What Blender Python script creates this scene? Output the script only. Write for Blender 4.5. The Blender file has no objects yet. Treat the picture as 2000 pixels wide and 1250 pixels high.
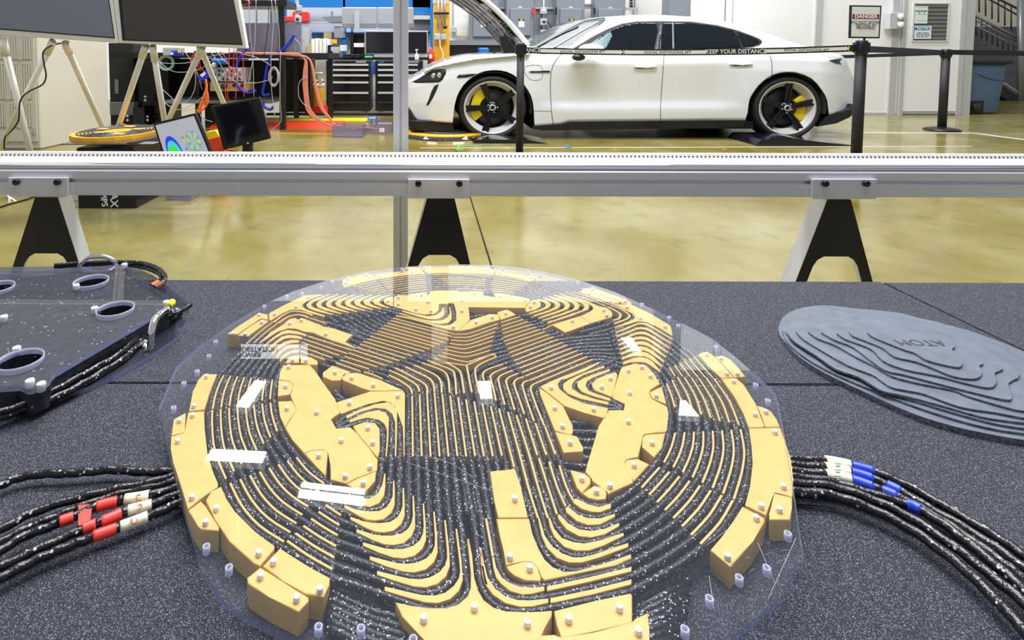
import bpy, bmesh, math, random
from mathutils import Vector, Matrix
C = bpy.context.scene
COL = C.collection
random.seed(7)

# ---------------- camera ----------------
F = 1110.0; PX, PY = 820.0, 170.0; H = 0.85
pitch = math.atan(65.0/F); roll = 0.0026
_F = Vector((0, math.cos(pitch), -math.sin(pitch)))
_U0 = Vector((0, math.sin(pitch), math.cos(pitch)))
_R0 = Vector((1, 0, 0))
_R = _R0*math.cos(roll) + _U0*math.sin(roll)
_U = _U0*math.cos(roll) - _R0*math.sin(roll)
EYE = Vector((0, 0, H))
cam = bpy.data.cameras.new('camera'); cam.sensor_width = 36; cam.lens = F/2000*36
cam.shift_x = (1000-PX)/2000; cam.shift_y = -(625-PY)/2000
cam.clip_start = 0.02; cam.clip_end = 100
camo = bpy.data.objects.new('camera', cam); COL.objects.link(camo)
M = Matrix((( _R.x, _U.x, -_F.x, 0), (_R.y, _U.y, -_F.y, 0), (_R.z, _U.z, -_F.z, H), (0, 0, 0, 1)))
camo.matrix_world = M
C.camera = camo
C.view_settings.view_transform = 'Standard'; C.view_settings.look = 'None'
C.view_settings.exposure = -0.16; C.view_settings.gamma = 1.0
C.view_settings.use_curve_mapping = False

# ---------------- world and added fill lights ----------------
W = bpy.data.worlds.new('world'); C.world = W; W.use_nodes = True
W.node_tree.nodes['Background'].inputs[0].default_value = (0.90, 0.94, 1.0, 1)
W.node_tree.nodes['Background'].inputs[1].default_value = 0.40
def area(name, loc, size, sy, power, col=(1, 1, 1), rot=(0, 0, 0)):
    l = bpy.data.lights.new(name, 'AREA'); l.shape = 'RECTANGLE'; l.size = size; l.size_y = sy
    l.energy = power; l.color = col
    o = bpy.data.objects.new(name, l); COL.objects.link(o); o.location = loc; o.rotation_euler = rot
    return o
area('fill_light', (0.3, 0.8, 4.6), 3.0, 1.6, 85, (1, 0.98, 0.95))  # soft lamp added over the bench, outside what the cover mirrors
area('fill_light', (1.0, 2.6, 7.5), 6.0, 1.2, 680, (0.95, 0.97, 1.0), (math.radians(38), 0, 0))  # unseen lamp added and tilted to whiten the car side
area('fill_light', (-2.5, 6.5, 9.6), 5, 1.5, 800, (1, 0.98, 0.96))  # unseen lamp added high up to brighten the back of the hall
area('fill_light', (3.5, 6.5, 9.6), 6, 1.5, 1100, (1, 0.99, 0.97))  # second unseen lamp added for the back, on the right

def ray(px, py):
    return (_F + _R*((px-PX)/F) - _U*((py-PY)/F))
def at_y(px, py, Y):
    d = ray(px, py); return EYE + d*(Y/d.y)
def at_z(px, py, z):
    d = ray(px, py); return EYE + d*((z-H)/d.z)

# ---------------- materials ----------------
def mat(name, col, rough=0.5, metal=0.0, spec=0.5, emit=None, estr=1.0, noise=None, coat=0.0, alpha=1.0):
    m = bpy.data.materials.new(name); m.use_nodes = True
    b = m.node_tree.nodes['Principled BSDF']
    b.inputs['Base Color'].default_value = (*col, 1); b.inputs['Roughness'].default_value = rough
    b.inputs['Metallic'].default_value = metal; b.inputs['Specular IOR Level'].default_value = spec
    b.inputs['Coat Weight'].default_value = coat
    b.inputs['Alpha'].default_value = alpha
    if emit:
        b.inputs['Emission Color'].default_value = (*emit, 1); b.inputs['Emission Strength'].default_value = estr
    if noise:      # (scale, darker colour factor, bump)
        nt = m.node_tree; sc, fac, bump = noise
        tc = nt.nodes.new('ShaderNodeTexCoord'); n = nt.nodes.new('ShaderNodeTexNoise')
        n.inputs['Scale'].default_value = sc; n.inputs['Detail'].default_value = 5
        nt.links.new(tc.outputs['Object'], n.inputs['Vector'])
        r = nt.nodes.new('ShaderNodeValToRGB')
        r.color_ramp.elements[0].position = 0.3; r.color_ramp.elements[1].position = 0.7
        r.color_ramp.elements[0].color = (col[0]*fac, col[1]*fac, col[2]*fac, 1)
        r.color_ramp.elements[1].color = (*col, 1)
        nt.links.new(n.outputs['Fac'], r.inputs['Fac']); nt.links.new(r.outputs['Color'], b.inputs['Base Color'])
        if bump:
            bp = nt.nodes.new('ShaderNodeBump'); bp.inputs['Strength'].default_value = bump
            bp.inputs['Distance'].default_value = 0.002
            nt.links.new(n.outputs['Fac'], bp.inputs['Height']); nt.links.new(bp.outputs['Normal'], b.inputs['Normal'])
    return m
def ramp(nt, inp, stops):
    r = nt.nodes.new('ShaderNodeValToRGB'); cr = r.color_ramp
    while len(cr.elements) < len(stops): cr.elements.new(0.5)
    for e, (p, c) in zip(cr.elements, stops): e.position = p; e.color = (*c, 1)
    nt.links.new(inp, r.inputs['Fac']); return r.outputs['Color']
def speck_mat(name, base, speck, vscale, thr, rough=0.6, bscale=900, bstr=0.6, clear=False, stretch=None, var=0.75, spec=0.5):
    m = bpy.data.materials.new(name); m.use_nodes = True; nt = m.node_tree
    b = nt.nodes['Principled BSDF']; b.inputs['Roughness'].default_value = rough
    b.inputs['Specular IOR Level'].default_value = spec
    tc = nt.nodes.new('ShaderNodeTexCoord'); src = tc.outputs['Object']
    v = nt.nodes.new('ShaderNodeTexVoronoi'); v.inputs['Scale'].default_value = vscale
    nt.links.new(src, v.inputs['Vector'])
    rgb = nt.nodes.new('ShaderNodeSeparateColor'); nt.links.new(v.outputs['Color'], rgb.inputs[0])
    # cell random value above threshold and near the cell centre = a fleck
    a = nt.nodes.new('ShaderNodeMath'); a.operation = 'GREATER_THAN'; a.inputs[1].default_value = thr
    nt.links.new(rgb.outputs[0], a.inputs[0])
    d = nt.nodes.new('ShaderNodeMath'); d.operation = 'LESS_THAN'; d.inputs[1].default_value = 0.42
    nt.links.new(v.outputs['Distance'], d.inputs[0])
    mu = nt.nodes.new('ShaderNodeMath'); mu.operation = 'MULTIPLY'
    nt.links.new(a.outputs[0], mu.inputs[0]); nt.links.new(d.outputs[0], mu.inputs[1])
    n = nt.nodes.new('ShaderNodeTexNoise'); n.inputs['Scale'].default_value = bscale; n.inputs['Detail'].default_value = 2
    nt.links.new(src, n.inputs['Vector'])
    bc = ramp(nt, n.outputs['Fac'], [(0.35, tuple(c*var for c in base)), (0.65, tuple(min(1, c*(2-var)) for c in base))])
    mx = nt.nodes.new('ShaderNodeMix'); mx.data_type = 'RGBA'
    nt.links.new(mu.outputs[0], mx.inputs['Factor']); nt.links.new(bc, mx.inputs['A'])
    mx.inputs['B'].default_value = (*speck, 1)
    nt.links.new(mx.outputs['Result'], b.inputs['Base Color'])
    bp = nt.nodes.new('ShaderNodeBump'); bp.inputs['Strength'].default_value = bstr; bp.inputs['Distance'].default_value = 0.001
    nt.links.new(n.outputs['Fac'], bp.inputs['Height']); nt.links.new(bp.outputs['Normal'], b.inputs['Normal'])
    return m
def clear_mat(name, tint, refl=1.0, haze=0.0, hazecol=(0.8, 0.85, 1), ior=1.49):
    m = bpy.data.materials.new(name); m.use_nodes = True; nt = m.node_tree
    for n in list(nt.nodes):
        if n.type != 'OUTPUT_MATERIAL': nt.nodes.remove(n)
    out = nt.nodes['Material Output']
    tr = nt.nodes.new('ShaderNodeBsdfTransparent'); tr.inputs[0].default_value = (*tint, 1)
    gl = nt.nodes.new('ShaderNodeBsdfGlossy'); gl.inputs['Roughness'].default_value = 0.0
    gl.inputs[0].default_value = (1, 1, 1, 1)
    fr = nt.nodes.new('ShaderNodeFresnel'); fr.inputs['IOR'].default_value = ior
    ge = nt.nodes.new('ShaderNodeNewGeometry')
    inv = nt.nodes.new('ShaderNodeMath'); inv.operation = 'SUBTRACT'; inv.inputs[0].default_value = 1
    nt.links.new(ge.outputs['Backfacing'], inv.inputs[1])
    mu = nt.nodes.new('ShaderNodeMath'); mu.operation = 'MULTIPLY'
    nt.links.new(fr.outputs[0], mu.inputs[0]); nt.links.new(inv.outputs[0], mu.inputs[1])
    m2 = nt.nodes.new('ShaderNodeMath'); m2.operation = 'MULTIPLY'; m2.inputs[1].default_value = refl
    nt.links.new(mu.outputs[0], m2.inputs[0])
    mix = nt.nodes.new('ShaderNodeMixShader')
    nt.links.new(m2.outputs[0], mix.inputs[0]); nt.links.new(gl.outputs[0], mix.inputs[2])
    if haze:
        df = nt.nodes.new('ShaderNodeBsdfDiffuse'); df.inputs[0].default_value = (*hazecol, 1)
        mh = nt.nodes.new('ShaderNodeMixShader'); mh.inputs[0].default_value = haze
        nt.links.new(tr.outputs[0], mh.inputs[1]); nt.links.new(df.outputs[0], mh.inputs[2])
        nt.links.new(mh.outputs[0], mix.inputs[1])
    else: nt.links.new(tr.outputs[0], mix.inputs[1])
    nt.links.new(mix.outputs[0], out.inputs[0])
    return m
MT = {}
MT['yellow'] = mat('yellow_resin', (0.76, 0.49, 0.125), 0.42, noise=(45, 0.86, 0.2))
_b = MT['yellow'].node_tree.nodes['Principled BSDF']; _b.inputs['Subsurface Weight'].default_value = 0.18; _b.inputs['Subsurface Radius'].default_value = (1.0, 0.75, 0.25); _b.inputs['Subsurface Scale'].default_value = 0.012
MT['rib'] = mat('rib_resin', (0.66, 0.44, 0.14), 0.45)
MT['litz'] = speck_mat('litz_wire', (0.008, 0.009, 0.016), (0.80, 0.83, 0.92), 620, 0.87, 0.35, 500, 0.8, var=0.5)
MT['cable'] = speck_mat('braided_cable', (0.010, 0.010, 0.013), (0.55, 0.56, 0.6), 300, 0.93, 0.22, 260, 1.0, var=0.5)
MT['mat'] = speck_mat('rubber_mat', (0.030, 0.033, 0.048), (0.34, 0.36, 0.44), 1250, 0.80, 0.75, 1300, 1.0, var=0.10, spec=0.3)
MT['acrylic'] = clear_mat('clear_acrylic', (0.965, 0.97, 0.985), 1.35, 0.008, (0.75, 0.8, 1))
MT['acrylic_edge'] = clear_mat('acrylic_edge', (0.75, 0.78, 0.92), 1.0, 0.38, (0.50, 0.56, 0.92))
MT['peg'] = mat('white_peg', (0.88, 0.89, 0.92), 0.25)
MT['alu'] = mat('aluminium', (0.80, 0.81, 0.86), 0.36, 0.35)
MT['alu_lt'] = mat('bright_aluminium', (0.74, 0.75, 0.77), 0.38, 0.45)
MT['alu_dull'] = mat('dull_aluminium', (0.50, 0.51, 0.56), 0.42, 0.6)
MT['chrome'] = mat('chrome', (0.9, 0.9, 0.92), 0.08, 1.0)
MT['black'] = mat('black_plastic', (0.010, 0.010, 0.013), 0.35)
MT['black_matte'] = mat('black_matte', (0.012, 0.012, 0.015), 0.6)
MT['blackgloss'] = mat('black_gloss', (0.006, 0.006, 0.012), 0.12)
MT['darksteel'] = mat('dark_steel', (0.030, 0.030, 0.034), 0.32, 0.2)
MT['white'] = mat('white_paint', (0.85, 0.85, 0.85), 0.35)
MT['cream'] = mat('cream_paint', (0.62, 0.60, 0.50), 0.5)
MT['grey'] = mat('grey_paint', (0.20, 0.22, 0.25), 0.45)
MT['lgrey'] = mat('light_grey', (0.45, 0.47, 0.50), 0.4)
MT['red'] = mat('red', (0.75, 0.03, 0.03), 0.4)
MT['redtape'] = mat('red_tape', (0.85, 0.06, 0.05), 0.35)
MT['bluetape'] = mat('blue_tape', (0.02, 0.06, 0.62), 0.3)
MT['creamtape'] = mat('cream_tape', (0.80, 0.77, 0.60), 0.6)
MT['blue'] = mat('blue_paint', (0.01, 0.16, 0.55), 0.4)
MT['bluehose'] = mat('blue_hose', (0.01, 0.03, 0.60), 0.3)
MT['orange'] = mat('orange', (0.85, 0.16, 0.02), 0.45)
MT['salmon'] = mat('salmon_tube', (0.80, 0.27, 0.17), 0.4)
MT['yellowpaint'] = mat('yellow_paint', (0.85, 0.42, 0.01), 0.45)
MT['tapeyellow'] = mat('bright_yellow', (0.85, 0.70, 0.02), 0.45)
MT['pvc'] = mat('white_pvc', (0.78, 0.77, 0.70), 0.35)
MT['wiregrey'] = mat('grey_wire', (0.42, 0.43, 0.44), 0.4)
MT['green'] = mat('green', (0.05, 0.45, 0.12), 0.5)
MT['paper'] = mat('paper', (0.85, 0.85, 0.84), 0.7)
MT['wood'] = mat('pale_wood', (0.55, 0.38, 0.18), 0.6)
MT['glass'] = mat('dark_glass', (0.012, 0.016, 0.020), 0.04)
MT['purple_clear'] = clear_mat('tinted_clear_plastic', (0.72, 0.70, 0.80), 1.0, 0.18, (0.6, 0.58, 0.75))

# ---------------- builders ----------------
def put(name, me, m, parent=None):
    o = bpy.data.objects.new(name, me); COL.objects.link(o)
    for mm in (m if isinstance(m, (list, tuple)) else [m]): me.materials.append(MT[mm] if isinstance(mm, str) else mm)
    if parent is not None:
        o.parent = parent; o.matrix_parent_inverse = Matrix.Translation(-parent.location)
    return o
def obj(name, bm, m, parent=None, smooth=False, flip=True):
    if flip: bmesh.ops.recalc_face_normals(bm, faces=bm.faces)
    me = bpy.data.meshes.new(name); bm.to_mesh(me); bm.free()
    if smooth:
        for p in me.polygons: p.use_smooth = True
    return put(name, me, m, parent)
def thing(name, label, cat, loc=(0, 0, 0), group=None):
    o = bpy.data.objects.new(name, None); COL.objects.link(o); o.location = loc; o.empty_display_size = 0.05
    o['label'] = label; o['category'] = cat
    if group: o['group'] = group
    return o
def tag(o, label, cat, group=None):
    o['label'] = label; o['category'] = cat
    if group: o['group'] = group
    return o
def struct(o):
    o['kind'] = 'structure'; return o
def box(bm, a, b, mi=0):
    x0, y0, z0 = [min(a[i], b[i]) for i in range(3)]; x1, y1, z1 = [max(a[i], b[i]) for i in range(3)]
    v = [bm.verts.new(p) for p in ((x0,y0,z0),(x1,y0,z0),(x1,y1,z0),(x0,y1,z0),(x0,y0,z1),(x1,y0,z1),(x1,y1,z1),(x0,y1,z1))]
    for f in ((0,3,2,1),(4,5,6,7),(0,1,5,4),(1,2,6,5),(2,3,7,6),(3,0,4,7)):
        bm.faces.new([v[i] for i in f]).material_index = mi
    return v
def bev(bm, w, seg=1):
    bmesh.ops.bevel(bm, geom=list(bm.edges), offset=w, segments=seg, affect='EDGES', profile=0.5, clamp_overlap=True)
def wbox(name, a, b, m, parent=None, bv=0):
    bm = bmesh.new(); box(bm, a, b)
    if bv: bev(bm, bv)
    return obj(name, bm, m, parent)
def pbox(name, x0, y0, x1, y1, Y, d, m, parent=None, bv=0):
    a = at_y((x0+x1)/2, y0, Y); b = at_y((x0+x1)/2, y1, Y); ym = (y0+y1)/2
    l = at_y(x0, ym, Y); r = at_y(x1, ym, Y)
    return wbox(name, (l.x, Y, b.z), (r.x, Y+d, a.z), m, parent, bv)
def prism(bm, pts, n, mi=0, side_mi=None, top=None):
    """solid between the outline pts and the same outline moved by n"""
    n = Vector(n); a = [bm.verts.new(p) for p in pts]; b = [bm.verts.new(Vector(p)+n) for p in pts]
    f1 = bm.faces.new(a); f2 = bm.faces.new(list(reversed(b))); f1.material_index = mi if top is None else top; f2.material_index = mi
    k = len(a)
    for i in range(k):
        f = bm.faces.new((a[i], b[i], b[(i+1) % k], a[(i+1) % k])); f.material_index = mi if side_mi is None else side_mi
def poly_y(name, pp, Y, d, m, parent=None):
    bm = bmesh.new(); prism(bm, [at_y(x, y, Y) for x, y in pp], (0, d, 0))
    return obj(name, bm, m, parent)
def tube(bm, pts, r, n=8, caps=True, mi=0, squash=1.0):
    pts = [Vector(p) for p in pts]; rings = []
    up = Vector((0, 0, 1)); prev = None
    for i, p in enumerate(pts):
        t = (pts[min(i+1, len(pts)-1)] - pts[max(i-1, 0)])
        if t.length < 1e-9: t = Vector((1, 0, 0))
        t.normalize()
        if prev is None:
            a = t.cross(up)
            if a.length < 0.05: a = t.cross(Vector((0, 1, 0)))
        else:
            a = prev - t*prev.dot(t)
            if a.length < 1e-4: a = t.cross(up)
        a.normalize(); b = t.cross(a); prev = a
        rr = r[i] if isinstance(r, (list, tuple)) else r
        rings.append([bm.verts.new(p + a*math.cos(2*math.pi*k/n)*rr + b*math.sin(2*math.pi*k/n)*rr*squash) for k in range(n)])
    for i in range(len(rings)-1):
        for k in range(n):
            f = bm.faces.new((rings[i][k], rings[i][(k+1) % n], rings[i+1][(k+1) % n], rings[i+1][k])); f.smooth = True; f.material_index = mi
    if caps:
        bm.faces.new(rings[0]).material_index = mi; bm.faces.new(list(reversed(rings[-1]))).material_index = mi
def smooth_path(pts, sub=6):
    P = [Vector(p) for p in pts]
    if len(P) < 3: return P
    out = []
    for i in range(len(P)-1):
        p0, p1, p2, p3 = P[max(i-1, 0)], P[i], P[i+1], P[min(i+2, len(P)-1)]
        for k in range(sub):
            t = k/sub
            out.append(0.5*((2*p1)+(p2-p0)*t+(2*p0-5*p1+4*p2-p3)*t*t+(3*p1-p0-3*p2+p3)*t**3))
    out.append(P[-1]); return out
def wire(name, pts, r, m, parent=None, sub=6, n=8, squash=1.0):
    bm = bmesh.new(); tube(bm, smooth_path(pts, sub), r, n, squash=squash)
    return obj(name, bm, m, parent)
def pwire(name, pp, r, m, parent=None, Y=None, sub=6, n=6):
    """pp: (px, py, Y)"""
    return wire(name, [at_y(q[0], q[1], q[2] if len(q) > 2 else Y) for q in pp], r, m, parent, sub, n)
def lathe(bm, prof, c, axis='Z', n=32, mi=0, sz=1.0, a0=0, a1=2*math.pi):
    """prof: (radius, offset along axis)"""
    full = abs(a1-a0-2*math.pi) < 1e-6; rings = []; m = n if full else n+1
    for r, h in prof:
        ring = []
        for k in range(m):
            a = a0+(a1-a0)*k/n
            if axis == 'Z': p = (c[0]+r*math.cos(a), c[1]+r*math.sin(a), c[2]+h)
            elif axis == 'Y': p = (c[0]+r*math.cos(a), c[1]+h, c[2]+r*math.sin(a)*sz)
            else: p = (c[0]+h, c[1]+r*math.cos(a), c[2]+r*math.sin(a)*sz)
            ring.append(bm.verts.new(p))
        rings.append(ring)
    for i in range(len(rings)-1):
        for k in range(n if full else n):
            k2 = (k+1) % m
            try:
                f = bm.faces.new((rings[i][k], rings[i][k2], rings[i+1][k2], rings[i+1][k])); f.smooth = True; f.material_index = mi
            except ValueError: pass
    bmesh.ops.remove_doubles(bm, verts=[v for r in rings for v in r], dist=1e-7)
def textmesh(name, s, size, m, parent, mtx, extrude=0.0006, align='CENTER', sx=1.0, bold=0.0):
    cu = bpy.data.curves.new(name, 'FONT'); cu.body = s; cu.size = size; cu.extrude = extrude
    cu.align_x = align; cu.align_y = 'CENTER'; cu.offset = bold; cu.resolution_u = 3
    o = bpy.data.objects.new(name, cu); COL.objects.link(o)
    bpy.context.view_layer.update()
    me = bpy.data.meshes.new_from_object(o.evaluated_get(bpy.context.evaluated_depsgraph_get()))
    bpy.data.objects.remove(o); bpy.data.curves.remove(cu)
    me.name = name; me.materials.clear(); me.transform(Matrix.Diagonal((sx, 1, 1, 1))); me.transform(mtx)
    return put(name, me, m, parent)
def face_mtx(p, right=(1, 0, 0), up=(0, 0, 1)):
    r = Vector(right).normalized(); u = Vector(up).normalized(); n = r.cross(u)
    return Matrix(((r.x, u.x, n.x, p[0]), (r.y, u.y, n.y, p[1]), (r.z, u.z, n.z, p[2]), (0, 0, 0, 1)))
# ======================= COIL PAD ON THE BENCH =======================
ZT = 0.378                 # bench mat surface
ZB = 0.4010               # top of the resin blocks
ZA = 0.4020               # underside of the clear cover
TA = 0.0065               # cover thickness
CR = {'A': (400,500,4.1675), 'B': (750,500,4.1675), 'C': (1100,540,3.9065), 'D': (300,680,3.905), 'E': (300,920,3.7875),
      'F': (620,680,3.905), 'G': (620,950,4.1675), 'H': (960,680,3.905), 'I': (920,950,4.1675), 'J': (1250,680,3.905),
      'K': (1250,930,3.905), 'L': (440,560,7.81), 'M': (600,580,7.81), 'N': (760,580,7.81), 'O': (760,660,7.81),
      'P': (920,580,7.81), 'R': (920,680,7.81), 'S': (1060,540,7.81), 'T': (1180,560,7.81), 'U': (560,510,7.81),
      'V': (740,510,7.81), 'X': (900,510,7.81), 'Y': (1080,600,7.81), 'g': (0,0,1)}
def cv(key, pts, z=ZB):
    """measured outline -> points on the horizontal plane z. An entry may switch sheet with a letter."""
    out = []
    for p in pts:
        if isinstance(p, str): key = p; continue
        ox, oy, s = CR[key]; out.append(at_z(ox+p[0]/s, oy+p[1]/s, z))
    return out
root = thing('coil_pad', 'large round charging coil of yellow resin blocks and black wire under a clear cover', 'coil pad', tuple(at_z(915, 717, ZT)))

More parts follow.
